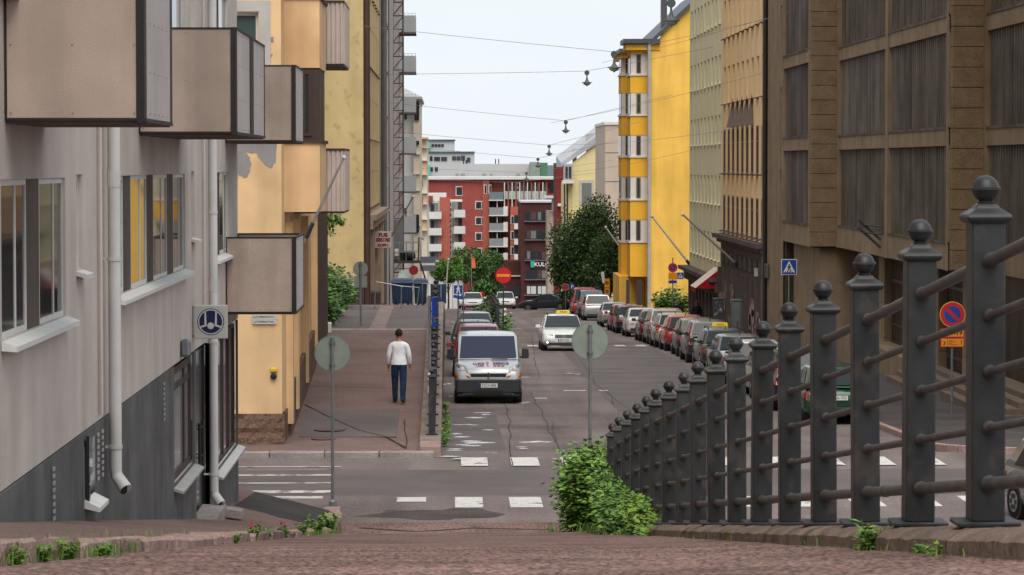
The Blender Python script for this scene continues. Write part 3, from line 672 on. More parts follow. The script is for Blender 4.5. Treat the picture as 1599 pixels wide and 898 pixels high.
# oriels with brown corner windows, one per floor
def oriel(z0):
    ox = -2.80; ya, yb = 63.0, 66.2
    mb = MB(); mb.box(XO_+.0, ox, ya, yb, z0, z0+1.55); o = part('oriel', mb, ORNG, oh)
    mb = MB(); mb.box(XO_+.0, ox-.03, ya+.03, yb-.03, z0+1.56, z0+3.135); ob('window_band', mb.mesh('window_band', DARK_FR), o)
    mb = MB(); mb.box(XO_-.0, ox+.05, ya-.05, yb+.05, z0+1.5, z0+1.57); ob('sill', mb.mesh('sill', BROWNC), o)
    for (x0, x1) in ((XO_+.12, ox-.24),):
        mb = MB(); mb.poly([(x0,ya+.024,z0+1.72),(x1,ya+.024,z0+1.72),(x1,ya+.024,z0+3.0),(x0,ya+.024,z0+3.0)]); ob('pane', mb.mesh('pane', G_DARK), o)
        mb = MB()
        for b in ((x0-.06,x0,z0+1.66,z0+3.06),(x1,x1+.06,z0+1.66,z0+3.06),(x0,x1,z0+1.66,z0+1.72),(x0,x1,z0+3.0,z0+3.06),(x0+.3,x0+.34,z0+1.72,z0+3.0)): mb.box(b[0],b[1],ya-.012,ya+.03,b[2],b[3])
        ob('frame', mb.mesh('frame', DARK_FR), o)
    for y in (63.4, 64.8):
        mb = MB(); mb.poly([(ox-.026,y,z0+1.75),(ox-.026,y+1.1,z0+1.75),(ox-.026,y+1.1,z0+3.0),(ox-.026,y,z0+3.0)]); ob('pane', mb.mesh('pane', M('brown tinted glass', (.05,.03,.025), .45, spec=.2)), o)
zs0 = P(470,331,63).z
for k in range(3): oriel(zs0+3.14*k)
CORR = M('pale corrugated sheet', (.55,.45,.40), .5, .08, 2, streak=.15)
def corr_balcony(zb):
    x1 = -2.42; ya, yb = 66.6, 70.0; mb = MB(); n = 22; w = (x1-XO_)/n
    for k in range(n): mb.box(XO_+w*k, XO_+w*(k+1)-.0006, ya-.03*(k % 2), ya+.05, zb, zb+1.4)
    m_ = 30; w2 = (yb-ya)/m_
    for k in range(m_): mb.box(x1-.05, x1+.03*(k % 2), ya+.05+w2*k, ya+.05+w2*(k+1)-.0006, zb, zb+1.4)
    b = part('balcony', mb, CORR, oh)
    mb = MB(); mb.box(XO_, x1+.03, ya-.045, yb+.1, zb+1.4, zb+1.45); mb.box(XO_, x1+.01, ya, yb, zb-.05, zb-.003); ob('rim', mb.mesh('rim', BROWNC), b)
for k in range(3): corr_balcony(P(520,330,66.6).z+3.4*k)
# entry phone, lock box, street name plates
mb = MB(); c = P(427,588,61.9); mb.lathe([(.07,0),(.07,.06),(.03,.07)], 16); me_ = mb.mesh('lock_box', BLACK); me_.transform(Matrix.Rotation(R(90),4,'X')); o = ob('lock_box', me_, oh, sub((c.x,61.995,c.z), oh))
mb = MB(); c = P(427,578,61.9); mb.box(-.08,.08,-.05,0,-.05,.05); ob('lamp', mb.mesh('lamp', M('yellow enamel', (.6,.42,.03), .4), bevel=.02), oh, sub((c.x,61.995,c.z), oh))
PLATE = M('white enamel plate', (.5,.48,.46), .4, .05); INK = M('black ink', (.01,.01,.01), .5)
for t, py in (('LUTHERINKATU',495), ('LUTHERGATAN',502.5)):
    a, b = P(394,py-3.6,61.95), P(430,py+3.6,61.95); mb = MB(); mb.box(a.x,b.x,61.955,61.985,b.z,a.z)
    tri = (a.z+b.z)/2; mb.poly([(b.x-.0,61.95,b.z),(b.x+.04,61.95,tri),(b.x,61.95,a.z)])
    o = tag(part('street_name_plate', mb, PLATE, thing('street_name_plate', '%s of two small pointed white street name plates on the orange house' % ('upper' if py < 498 else 'lower'), 'sign', ((a.x+b.x)/2, 61.97, tri))))
    ob('lettering', text_mesh(t, .062, INK), o.parent, (0,-.018,0)); o.name = 'plate'
# ------------------------------------------------------------------ mustard house behind the front garden
MUST = M('mustard plaster', (.52,.395,.20), .9, .10, .8, bump=.3, bscale=50, streak=.08, stain=(.40,.28,.13), stain_amt=.7, stain_scale=2.6)
MUST2 = M('pale ochre plaster', (.60,.45,.24), .88, .08, 1, streak=.12)
mh = thing('mustard_house', 'tall mustard plastered house with blank end wall, narrow windows and dark corner pipe', 'house', (XO_, 130, G(122)))
ZM = H-7.2
wall(mh, (-16,122,ZM+2.15), 0, 16+XO_, 24, [], .1, MUST)
mb = MB(); mb.box(-16,XO_,121.96,122.02,P(540,447,122).z,P(540,430,122).z); part('pale_band', mb, M('pale limewash', (.42,.38,.29), .9, .1), mh)
mb = MB(); mb.box(-16,XO_,121.98,122.03,ZM-2,P(540,447,122).z-.003); part('base', mb, M('dark purple stone base', (.06,.04,.045), .9, .2), mh)
fo = []; rows = [(45,108),(155,217),(267,322)]
def zat(y, px): return P(px, y, 0.0001+XO_*4500/(px-700)).z
for (a, b) in rows:
    for k in range(9): fo.append((2.6+2.75*k, 2.6+2.75*k+1.15, zat(b,580)-ZM, zat(a,580)-ZM))
for k in range(9): fo.append((2.6+2.75*k, 2.6+2.75*k+1.15, zat(-2,580)-ZM, zat(-60,580)-ZM))
for k in (1,3,5): fo.append((2.6+3.2*k, 2.6+3.2*k+1.6, .6, 4.4))
wall(mh, (XO_,122,ZM), LFT, 29, 27, fo, .22, MUST2)
for i, (a,b,c,d) in enumerate(fo): win(mh, (XO_,122,ZM), LFT, a, b, c, d, .2, M('ochre window paint', (.34,.23,.11), .6), G_DARK, (.5,), (), .07, sill=BROWNC if i < 36 else None, sd=.12)
zc = zat(330,588)
mb = MB(); mb.box(XO_,XO_+.45,126,150.8,zc-.12,zc+.12); mb.box(XO_,XO_+.3,126,150.8,zc-.5,zc-.12); part('cornice', mb, M('pinkish grey stone', (.36,.28,.22), .8, .12, 2, streak=.2), mh)
for y in (124,131,138,145,150):
    mb = MB(); mb.box(XO_+.003,XO_+.22,y-.5,y+.5,ZM,zc-.52); part('pilaster', mb, M('pinkish grey stone', (.36,.28,.22)), mh)
mb = MB(); mb.tube([(XO_+.12,122.3,ZM+26),(XO_+.12,122.3,ZM+.2)], .16, 10); part('drainpipe', mb, BROWNC, mh)
shell(mh, -15.9, XO_-.24, 122.05, 151, ZM-2, ZM+26, MUST, roof=SLATE)
mb = MB(); mb.box(XO_+.02,XO_+.6,125.4,127.5,LPV(126)-.6,LPV(126)+.9); part('step', mb, BROWNC, mh)
# pub sign
psg = thing('pub_sign', 'square white pub sign with red lettering hanging from the mustard house', 'sign', (P(585,375,137).x, 137, P(598,387,137).z))
mb = MB(); mb.box(0,.80,-.07,.07,0,.78); ob('panel', mb.mesh('panel', M('aged white acrylic', (.50,.43,.43), .5, .08), bevel=.01), psg)
RED = M('dark red film', (.20,.008,.02), .5)
for t, z, s in (('PUB',.60,.24),('SIRDIE',.37,.23),('KOFF I',.12,.17)): ob('lettering', text_mesh(t, s, RED, .003, .012), psg, (.40,-.074,z))
mb = MB(); mb.tube([(-.3,0,.72),(.0,0,.72)], .025, 6); mb.tube([(-.3,0,.9),(.3,0,.78)], .015, 6); ob('bracket', mb.mesh('bracket', METAL), psg)
# ------------------------------------------------------------------ grey-white house with ribbon windows, balcony house, mast climber
WGREY = M('off white plaster', (.46,.44,.42), .85, .08, 1, streak=.15)
wh = thing('white_house', 'narrow off white house with tall grey windows beside the mustard house', 'house', (XO_,165,G(165)))
ZW = H-9.5
wo = []
for (a, b) in ((-12,32),(55,107),(137,178),(218,258),(294,330),(352,385)):
    z0_, z1_ = zat(b,600), zat(a,600)
    for k in range(3): wo.append((2.2+6*k, 6.6+6*k, z0_-ZW, z1_-ZW))
wall(wh, (XO_,152,ZW), LFT, 21, 32, wo, .2, WGREY)
for (a,b,c,d) in wo: win(wh, (XO_,152,ZW), LFT, a, b, c, d, .18, M('grey window paint', (.22,.22,.22), .5), G_DARK, (.33,.66), (.3,), .1, sill=METAL, sd=.15)
mb = MB(); mb.tube([(XO_+.2,152.0,ZW+30),(XO_+.2,152.0,ZW)], .16, 8); part('drainpipe', mb, M('dark grey pipe', (.12,.11,.11), .5), wh)
shell(wh, -15.8, XO_-.22, 152, 173, ZW-2, ZW+31, WGREY, roof=SLATE)
bh = thing('balcony_house', 'pinkish grey house with a column of light grey end-boarded balconies behind the mast climber', 'house', (XO_,200,G(200)))
wall(bh, (XO_+.05,173.2,ZW-2), LFT, 58, 33, [], .2, M('pinkish grey plaster', (.38,.32,.30), .85, .08, 1, streak=.15))
shell(bh, -15.8, XO_-.1, 173.3, 231, ZW-3, ZW+30.5, WGREY, roof=SLATE)
BAL = M('light grey balcony board', (.36,.37,.38), .6, .06, 1)
for yt, yb in ((24,50),(87,112),(151,175),(214,239),(275,299),(338,363)):
    a, b = P(619,yt,207), P(649,yb,207); mb = MB(); mb.box(a.x,b.x,207,207.06,b.z,a.z); mb.box(b.x-.06,b.x,207.06,211,b.z,a.z)
    o = part('balcony', mb, BAL, bh); mb = MB(); mb.box(a.x-.2,b.x+.02,206.95,211,b.z-.12,b.z-.004); ob('slab', mb.mesh('slab', M('dark slab', (.12,.11,.11), .8)), o)
    mb = MB()
    for k in range(5): mb.box(a.x+.3+k*.26,a.x+.34+k*.26,207.0,207.05,a.z,a.z+.16)
    mb.box(a.x,b.x,207,207.05,a.z+.14,a.z+.17); ob('railing', mb.mesh('railing', WHITE_FR), o)
# mast climber
mc = thing('mast_climber', 'dark steel lattice mast with work platform standing against the balcony house', 'scaffold', (-3.4,186,LPV(186)))
MSTEEL = M('dark brown mast steel', (.05,.042,.04), .6, .2, 3)
xa, xb = P(613.5,200,186).x, P(629.5,200,186).x; zt_, zb_ = H+14, LPV(186)-.2
mb = MB(); 
for x in (xa, xb):
    for y in (186, 186.5): mb.tube([(x,y,zb_),(x,y,zt_)], .05, 6)
part('mast', mb, MSTEEL, mc)
z = zb_+3; k = 0
while z < zt_-.9:
    mb = MB()
    for y in (186, 186.5):
        mb.tube([(xa,y,z),(xb,y,z)], .028, 5); mb.tube([(xa,y,z+.02),(xb,y,z+.83)], .022, 5)
    mb.tube([(xa,186,z),(xa,186.5,z)], .025, 5); part('lattice_brace', mb, MSTEEL, mc); z += .87
pa, pb = P(612,410,186), P(657,406,186)
mb = MB(); mb.box(pa.x,pb.x,184.6,187,pa.z,pb.z); pl = part('platform', mb, MSTEEL, mc)
mb = MB()
for x in fr(pa.x+.03, pb.x-.03, .45):
    for y in (184.65,186.95): mb.tube([(x,y,pb.z),(x,y,pb.z+1.15)], .022, 5)
for z in (.55,1.15):
    for y in (184.65,186.95): mb.tube([(pa.x,y,pb.z+z),(pb.x,y,pb.z+z)], .022, 5)
ob('railing', mb.mesh('railing', M('grey rail steel', (.2,.2,.2), .5)), pl)
mb = MB(); mb.box(pa.x+.2,pa.x+.5,184.7,185,pb.z+.3,pb.z+.75); ob('control_box', mb.mesh('control_box', WHITE_FR, bevel=.02), pl)
mb = MB(); mb.box(pa.x+.55,pb.x-.5,185.4,186,pb.z,pb.z+.5); mb.tube([(pa.x+.9,185,pb.z+.32),(pa.x+1.4,185.3,pb.z+.32)], .28, 12); ob('motor', mb.mesh('motor', BLACK), pl)
mb = MB(); mb.box(pa.x+.0,pa.x+.75,185.6,186.4,pb.z+.05,pb.z+2.6); ob('cage', mb.mesh('cage', M('grey wire cage', (.14,.14,.14), .6)), pl)
mb = MB(); mb.tube([(pb.x-.15,184.7,pb.z),(pb.x-.1,184.7,pb.z+1.5),(pb.x+.2,184.7,pb.z+1.35)], .05, 6); mb.tube([(pb.x,184.7,pa.z),(pb.x+.3,184.7,pa.z-1.0)], .06, 6); ob('hose', mb.mesh('hose', BLACK), pl)
# ------------------------------------------------------------------ brown office block, right
BCONC = M('brown concrete', (.23,.168,.112), .85, .14, 1.2, bump=.3, bscale=40, streak=.12, speck=.10, sscale=60)
BSTONE = M('rough brown stone', (.20,.138,.083), .95, .15, 2, bump=.6, bscale=30, speck=.22, sscale=40)
FIN = M('dark bronze ribbed sheet', (.105,.086,.072), .7, .25, .8, streak=.35)
FIN2 = M('lighter bronze ribbed sheet', (.13,.11,.095), .7, .25, .8, streak=.35)
bb = thing('brown_office_block', 'dark brown office block with ribbed panels and rough stone ends, right foreground', 'building', (14.5,95,G(95)))
BANDS = [(-3.04,-2.24),(.54,1.06),(3.79,4.29),(7.0,7.5),(10.2,10.7)]
def panel(X, Y0, Y1, z0, z1, fin):
    mb = MB(); n = max(4, int((Y1-Y0)/.36)); w = (Y1-Y0)/n
    mb.box(X+.10,X+.3,Y0,Y1,z0,z1); b = part('ribbed_panel', mb, fin, bb)
    mb = MB()
    for k in range(n): mb.hexa([(X+.02,Y0+w*k+.04,z0),(X+.02,Y0+w*k+w*.5,z0),(X+.098,Y0+w*k+w*.62,z0),(X+.098,Y0+w*k,z0),(X+.02,Y0+w*k+.04,z1),(X+.02,Y0+w*k+w*.5,z1),(X+.098,Y0+w*k+w*.62,z1),(X+.098,Y0+w*k,z1)])
    o = ob('fins', mb.mesh('fins', fin), b); o['kind'] = 'stuff'
def seg(X, Y0, Y1, cuts):
    for (a, b) in BANDS:
        mb = MB(); mb.box(X-.05,X+.35,Y0,Y1,H+a,H+b); part('spandrel', mb, BCONC, bb)
        mb = MB(); mb.box(X-.08,X-.052,Y0,Y1,H+b-.05,H+b+.03); part('ledge', mb, FIN, bb)
    edges = [Y0]+cuts+[Y1]
    for y in edges:
        mb = MB(); a = max(Y0, y-.28); c = min(Y1, y+.28); mb.box(X-.09,X+.35,a,c,H+BANDS[0][0]-.01,H+13); part('mullion', mb, BCONC, bb)
    for (y0, y1) in zip(edges, edges[1:]):
        for (a, b), (c, d) in zip(BANDS, BANDS[1:]+[(13.0,13.2)]): panel(X, y0+.28 if y0 != Y0 else y0+.28, y1-.28, H+b+.02, H+c-.003, random.choice((FIN, FIN, FIN2)))
random.seed(4)
seg(13.4, 106.2, 115.0, [])
seg(14.38, 82.3, 105.9, [93.9])
seg(15.33, 63.5, 81.9, [72.5])
def stone_face(X0, X1, Y, hz):
    z = H-3.03; k = 0
    while z < H+12.5:
        mb = MB(); o_ = .012*random.random(); mb.box(X0+.006,X1,Y-.03-o_,Y+.3,z+.008,z+hz-.008); part('stone_block', mb, BSTONE, bb, bevel=.01); z += hz
stone_face(13.34, 14.4, 106.0, .54); stone_face(14.35, 15.4, 82.0, .58)
# flush tower strip at the far end, down to the pavement, with slim windows
to = [(4.6,5.5,z0,z1) for z0, z1 in ((5.2,8.0),(8.6,11.3),(11.9,14.6),(15.1,17.8))]
wall(bb, (13.4,120.9,H-8.2), RGT, 5.9, 21, to, .25, BCONC)
for a,b,c,d in to: win(bb, (13.4,120.9,H-8.2), RGT, a,b,c,d, .2, DARK_FR, G_DARK, (), (), .08)
mb = MB(); mb.tube([(13.3,120.9,H+13),(13.3,120.9,G(121))], .09, 8); part('drainpipe', mb, BLACK, bb)
# recessed ground floor: stone piers, dark glazing, steps
gz = lambda y: RPV(y)-.3
for y in (66.5,71.5,77,83.2,88.6,94.2,99.6,104.8,110):
    x0 = 15.02 if y > 82 else 16.0
    for j, (za, zb2) in enumerate(((0,1.2),(1.2,2.4),(2.4,3.6))):
        z0, z1 = G(y)+.02+za, min(H-3.05, G(y)+.02+zb2-.01)
        if j == 2: z1 = H-3.05
        mb = MB(); mb.box(x0,x0+.8,y-.62,y+.62,z0,z1); part('pier_stone', mb, BCONC, bb, bevel=.01)
mb = MB(); mb.box(15.3,15.5,63.5,115.2,H-8.6,H-3.0); mb.box(13.45,15.3,114.4,115.1,H-8.6,H-3.0); mb.box(16.3,16.5,63.5,83,H-8,H-3.0); mb.box(15.4,30,63.5,82,H-3.06,H-3.0); mb.box(14.5,30,82.05,106,H-3.06,H-3.0); mb.box(13.5,30,106.05,115,H-3.06,H-3.0); part('ground_floor_wall', mb, M('dark brown recess wall', (.05,.034,.024), .7, .2, 1, streak=.2), bb)
for y in (86,91.4,97,102.3,107.4): win(bb, (15.28,y+1.9,G(y)+1.0), RGT, 0, 3.6, 0, 2.2, .06, DARK_FR, G_DARK, (.33,.66), (.3,), .09)
for y in (69,74.2,79.8): win(bb, (16.28,y+1.8,G(y)+.5), RGT, 0, 3.4, 0, 2.6, .06, METAL, SHOPG, (.5,), (.25,), .09)
for y0, y1 in ((72,80),(82.5,90)):
    for k in range(4):
        mb = MB(); mb.box(13.75+.3*k, 15.0 if y0 > 80 else 15.9, y0+.012*k, y1-.012*k, G(y0)-.3, G(y0)+.2+.16*k); part('step', mb, M('brown granite step', (.15,.115,.09), .8, .15, 2, speck=.2, sscale=60), bb, bevel=.012)
for y0, y1 in ((90.2,113.5),):
    mb = MB(); topline(mb, 14.3, 15.2, fr(y0,y1,4), lambda q: G(95)+1.0, lambda q: G(q)-.2); part('plinth', mb, BCONC, bb)
mb = MB(); mb.box(15.7,30,63.6,81.8,H-3,H+13); mb.box(14.75,30,82.3,105.8,H-3,H+13); mb.box(13.75,30,106.3,120.8,H-8.2,H+13); part('wall', mb, BCONC, bb)
mb = MB(); mb.box(13.2,30.2,63.3,121,H+13.02,H+13.3); part('roof', mb, SLATE, bb)
for px, py in ((1352,370),(1385,382)):        # empty flag brackets
    a = P(px,py,95); a.x = 14.3; mb = MB(); mb.tube([(14.3,95,a.z-.1),(13.6,95.2,a.z+.55)], .05, 6); mb.tube([(14.3,95,a.z+.35),(13.75,95.1,a.z+.4)], .03, 6); part('flag_bracket', mb, DMETAL, bb)
# ------------------------------------------------------------------ orange and sage houses across the street
ORG2 = M('pale orange plaster', (.80,.57,.32), .88, .07, 1, streak=.08)
BRG = M('grey brown ground floor render', (.105,.08,.075), .85, .15, 1.5, streak=.15)
BRF = M('red brown window paint', (.10,.05,.038), .5, .1)
ot = thing('orange_house', 'pale orange five storey house with red brown windows and grey brown shop floor', 'house', (13.4,131,G(131)))
ZO = H-9.4; o0 = (13.4,141.0,ZO); L = 19.9; oo = []
rowz = [(6.1,7.9),(2.95,4.7),(-.40,1.69),(-3.15,-1.47)]
for r, (a, b) in enumerate(rowz+[(9.4,11.2)]):
    for k in range(9): oo.append((.75+2.13*k, .75+2.13*k+1.05, H+a-ZO, H+b-ZO))
go = [(.75+2.13*k, .75+2.13*k+1.25, 1.3, 4.3) for k in range(9)]
wall(ot, (13.4,141.0,H-3.4), RGT, L, 16.4, [(a,b,c-(H-3.4-ZO),d-(H-3.4-ZO)) for a,b,c,d in oo], .24, ORG2)
for i, (a,b,c,d) in enumerate(oo):
    win(ot, o0, RGT, a, b, c, d, .2 if i < 18 or i > 35 else .06, M('ochre brown frame', (.30,.19,.09), .6) if i < 18 or i > 35 else BRF, G_DARK, (.5,), (.68,), .09, sill=BROWNC, sd=.16 if i < 18 or i > 35 else .22)
wall(ot, (13.36,141.0,ZO), RGT, L, 5.6, go, .3, BRG)
for a,b,c,d in go: win(ot, (13.36,141.0,ZO), RGT, a, b, c, d, .26, DARK_FR, G_DARK, (.5,), (.75,), .08)
mb = MB(); mb.box(12.95,13.45,121.0,141.2,H-3.55,H-3.35); mb.box(13.15,13.45,121.05,141.1,H-3.75,H-3.55); part('cornice', mb, BRG, ot)
for k in range(10):
    y = 140.8-2.13*k; mb = MB(); mb.box(13.2,13.38,y-.22,y+.22,ZO,H-5.0); part('pilaster', mb, BRG, ot)
    mb = MB(); mb.box(13.28,13.37,y-1.75,y-.5,H-4.75,H-4.15); part('sunk_panel', mb, BRG, ot, bevel=.02)
for k in range(2, 7):                                  # small pointed hoods
    y = 141.0-(1.27+2.13*k); z = H+1.75; mb = MB()
    mb.poly([(13.12,y-.5,z),(13.12,y+.5,z),(13.38,y+.1,z+1.35),(13.38,y-.1,z+1.35)][::-1]); mb.poly([(13.12,y-.5,z),(13.38,y-.1,z+1.35),(13.38,y-.5,z)]); mb.poly([(13.12,y+.5,z),(13.38,y+.5,z),(13.38,y+.1,z+1.35)]); mb.poly([(13.12,y-.5,z),(13.38,y-.5,z),(13.38,y+.5,z),(13.12,y+.5,z)])
    part('window_hood', mb, M('brown tin hood', (.11,.07,.055), .5, .1), ot)
mb = MB(); mb.tube([(13.3,121.2,H+13),(13.3,121.2,G(121))], .09, 8); part('drainpipe', mb, M('brown pipe', (.2,.12,.07), .5), ot)
shell(ot, 13.7, 26, 121.1, 141, ZO-1, H+13, ORG2, roof=SLATE)
# poster scraps on the shop floor wall
random.seed(31)
for k in range(14):
    y = random.uniform(122,140); z = G(y)+.12+random.uniform(.2,1.9); mb = MB(); a = random.uniform(.3,.7); mb.box(13.185,13.198,y-a,y+a,z,z+random.uniform(.4,.9)); part('poster', mb, M('torn pink poster', (.24,.15,.13), .9, .4, 3, stain=(.42,.36,.32), stain_amt=.7, stain_scale=3), ot)
SAGE = M('sage green plaster', (.72,.67,.46), .88, .06, 1, streak=.08)
sh = thing('sage_house', 'pale sage green house with small narrow windows and dark shop floor', 'house', (13.4,151,G(151)))
ZS = H-10.2; so_ = []
for (a, b) in ((7.0,8.4),(4.05,5.42),(1.08,2.45),(-1.95,-.56),(-4.75,-3.45),(10,11.4)):
    for k in range(9): so_.append((.7+2.06*k, .7+2.06*k+.95, H+a-ZS, H+b-ZS))
wall(sh, (13.42,160.2,ZS+4.5), RGT, 19.1, 19, [(a,b,c-4.5,d-4.5) for a,b,c,d in so_], .22, SAGE)
for a,b,c,d in so_: win(sh, (13.42,160.2,ZS), RGT, a, b, c, d, .18, M('sage window paint', (.20,.18,.10), .6), G_DARK, (.5,), (), .08, sill=SAGE, sd=.1)
sgo = [(.8+2.06*k, .8+2.06*k+1.2, .9, 3.6) for k in range(9)]
wall(sh, (13.36,160.2,ZS), RGT, 19.1, 4.45, sgo, .3, BRG)
for a,b,c,d in sgo: win(sh, (13.36,160.2,ZS), RGT, a, b, c, d, .26, DARK_FR, G_DARK, (), (), .08)
mb = MB(); mb.box(12.8,13.5,141.25,160.4,ZS+4.42,ZS+4.62); mb.box(13.1,13.45,141.3,160.3,ZS+3.9,ZS+4.42); part('cornice', mb, BRG, sh)
shell(sh, 13.75, 26, 141.1, 160.2, ZS-1, H+13, SAGE, roof=SLATE)
mb = MB(); mb.box(13.42,26,160.2,160.24,ZS+4.5,H+13); part('wall', mb, SAGE, sh)
# awning
aw = thing('awning', 'red and white striped fabric awning over the shop of the sage house', 'awning', (13.1,143,H-6.2))
za, zb2 = P(1126,419,142).z, P(1090,449,142).z
CAN = M('faded white canvas', (.62,.50,.47), .8, .05, 3); CAR_ = M('red canvas', (.30,.012,.018), .8, .08, 3)
mb = MB(); x0, x1 = 12.15, 13.36
mb.poly([(x0,141.4,zb2),(x1,141.4,za),(x1,144.4,za),(x0,144.4,zb2)]); part('canopy', mb, CAN, aw)
mb = MB(); mb.poly([(x0,141.38,zb2),(x1,141.38,zb2-.05),(x1,141.38,za)]); mb.poly([(x0,144.42,zb2),(x1,144.42,za),(x1,144.42,zb2-.05)]); part('side_flap', mb, CAR_, aw)
mb = MB(); mb.poly([(x0-.01,141.4,zb2),(x0-.01,144.4,zb2),(x0-.01,144.4,zb2-.22),(x0-.01,141.4,zb2-.22)]); part('valance', mb, CAR_, aw)
# ------------------------------------------------------------------ yellow house with stacked bays
YEL = M('golden yellow plaster', (.80,.485,.10), .85, .10, .5, streak=.11, bump=.2, bscale=20, stain=(.68,.42,.09), stain_amt=.4, stain_scale=.3)
YELD = M('deep yellow plaster', (.74,.40,.045), .85, .06, 1)
ZINC = M('dark grey tin roof', (.075,.08,.09), .5, .15, 1, metal=.3)
yh = thing('yellow_house', 'golden yellow house with blank gable wall and stacked bay windows', 'house', (14,205,G(205)))
yx = P(1012,300,203).x; ZY = G(203)-.5
c0, c1, c2 = P(1025,58,203), P(1078,4,203), P(1120,-30,203)
mb = MB(); mb.poly([(yx,203,ZY),(26,203,ZY),(26,203,c2.z+2),(c2.x,203,c2.z),(c1.x,203,c1.z),(c0.x,203,c0.z-.3),(yx,203,c0.z-.3)]); part('gable_wall', mb, YEL, yh)
mb = MB(); mb.hexa([(c0.x-.2,202.7,c0.z-.35),(c0.x-.2,235,c0.z-.35),(c2.x,235,c2.z-.1),(c2.x,202.7,c2.z-.1),(c0.x-.2,202.7,c0.z-.0),(c0.x-.2,235,c0.z),(c2.x,235,c2.z+.25),(c2.x,202.7,c2.z+.25)]); part('roof', mb, ZINC, yh)
mb = MB(); a = P(1033,0,206); mb.box(a.x,a.x+.4,206,207,c1.z-2.5,c1.z+1.6); part('chimney', mb, ZINC, yh)
mb = MB(); mb.box(yx+.02,26,203.1,235,ZY,c0.z-.35); part('wall', mb, YEL, yh)
ea, eb = P(970,75,204), P(1026,58,204)
mb = MB(); mb.box(12.3,14.9,202.6,206.6,eb.z-.50,eb.z-.18); mb.box(12.35,14,208,218,eb.z-.95,eb.z-.65); part('eaves', mb, ZINC, yh)
mb = MB(); mb.box(12.5,14.9,202.9,206.4,eb.z-.95,eb.z-.56); mb.box(12.5,14,208.4,217,eb.z-1.3,eb.z-.952); part('eaves', mb, YELD, yh)
rowsy = [(84,116),(145,179),(211,244),(276,311),(343,377)]
WHT = M('warm white render', (.62,.58,.53), .7, .06, 2)
def bay(Y, xa_, xb_, top_):
    A, B = P(xa_,300,Y).x, P(xb_,300,Y).x
    pr = top_
    for i, (a, b) in enumerate(rowsy):
        z1, z0 = P(985,a,Y).z, P(985,b,Y).z
        mb = MB(); mb.box(A,yx+.3,Y,Y+3.4,z1,pr); part('bay_spandrel', mb, YELD, yh)
        mb = MB(); mb.box(A+.03,yx+.3,Y+.03,Y+3.37,z0,z1); mb.box(A-.08,yx+.0,Y-.08,Y+3.4,z0-.1,z0-.002); part('bay_pillar', mb, WHT, yh)
        wx = A+(B-A)*.48
        for s in (0,):
            mb = MB(); mb.box(wx,wx+(B-A)*.34,Y-.012,Y+.028,z0+.08,z1-.05); wv = part('window', mb, M('olive window paint', (.12,.11,.06), .5) if i % 2 else BRF, yh)
            mb = MB(); mb.box(wx+.08,wx+(B-A)*.34-.08,Y-.018,Y-.013,z0+.16,z1-.13); ob('pane', mb.mesh('pane', G_DARK), wv)
        for yy in (Y+.5, Y+1.9):
            mb = MB(); mb.box(A-.004,A+.04,yy,yy+.95,z0+.08,z1-.05); ob('pane', mb.mesh('pane', G_DARK), wv)
        pr = z0-.1
    z0 = P(985,432,Y).z; mb = MB(); mb.box(A,yx+.3,Y,Y+3.4,z0,pr); part('bay_spandrel', mb, YELD, yh)
bay(203.4, 984, 1004, P(985,58,203).z-.6); bay(209.5, 970, 984, P(970,72,209).z-.6)
mb = MB(); a = P(1013.5,300,202.8).x; mb.tube([(a,202.8,c0.z-.4),(a,202.8,G(203))], .12, 8); part('drainpipe', mb, M('pale grey pipe', (.36,.36,.36), .5), yh)
for px0, px1 in ((978,983),(994,1002)):
    a, b = P(px0,437,203.2), P(px1,475,203.2); mb = MB(); mb.box(a.x,b.x,203.0,203.35,G(203)-.2,a.z); part('doorway', mb, DARK_FR, yh)
mb = MB(); mb.box(P(968,0,206).x,yx,206.5,214,G(206)-1,P(980,432,206).z); part('wall', mb, YEL, yh)
# ------------------------------------------------------------------ far right: beige slab, pale yellow gable house, red brick sliver
PINKB = M('pinkish beige plaster', (.48,.385,.31), .88, .06, .6, streak=.05)
bs_ = thing('beige_house', 'plain pinkish beige end wall rising behind the yellow bays', 'house', (17,300,G(300)))
a, b = P(945,195,300), P(1000,480,300); mb = MB(); mb.box(a.x,b.x,300,320,G(300)-2,a.z); part('wall', mb, PINKB, bs_)
mb = MB(); mb.box(a.x-.1,b.x,299.85,320,a.z+.003,a.z+.3); part('roof', mb, WHT, bs_)
mb = MB(); mb.box(a.x,b.x,299.97,300.02,P(950,238,300).z-.05,P(950,238,300).z); mb.box(a.x,b.x,299.97,300.02,P(950,283,300).z-.05,P(950,283,300).z); part('joint', mb, BRG, bs_)
PYEL = M('pale yellow plaster', (.66,.55,.29), .88, .05, .6)
py_ = thing('pale_yellow_house', 'pale yellow gable house with grey tin roof behind the big tree', 'house', (15,335,G(335)))
g = [P(*q, 335) for q in ((893,255),(947,212),(947,480),(893,480))]
mb = MB(); mb.poly([(g[3].x,335,g[3].z),(g[2].x,335,g[2].z),(g[1].x,335,g[1].z),(g[0].x,335,g[0].z)]); part('gable_wall', mb, PYEL, py_)
TIN = M('pale tin roof', (.36,.36,.37), .5, .12, .6)
r0, r1 = P(876,256,335), P(952,199,335)
mb = MB(); mb.hexa([(r0.x,334.6,r0.z-.35),(r0.x,350,r0.z-.35),(r1.x,350,r1.z-.9),(r1.x,334.6,r1.z-.9),(r0.x,334.6,r0.z+.1),(r0.x,350,r0.z+.9),(r1.x,350,r1.z+.9),(r1.x,334.6,r1.z+.2)]); part('roof', mb, TIN, py_)
for (x0,y0,x1,y1) in ((894,232,900,245),(915,209,932,232),(935,199,947,225)):
    a, b = P(x0,y0,340), P(x1,y1,340); mb = MB(); mb.box(a.x,b.x,339,340,b.z-1,a.z); part('chimney', mb, TIN, py_)
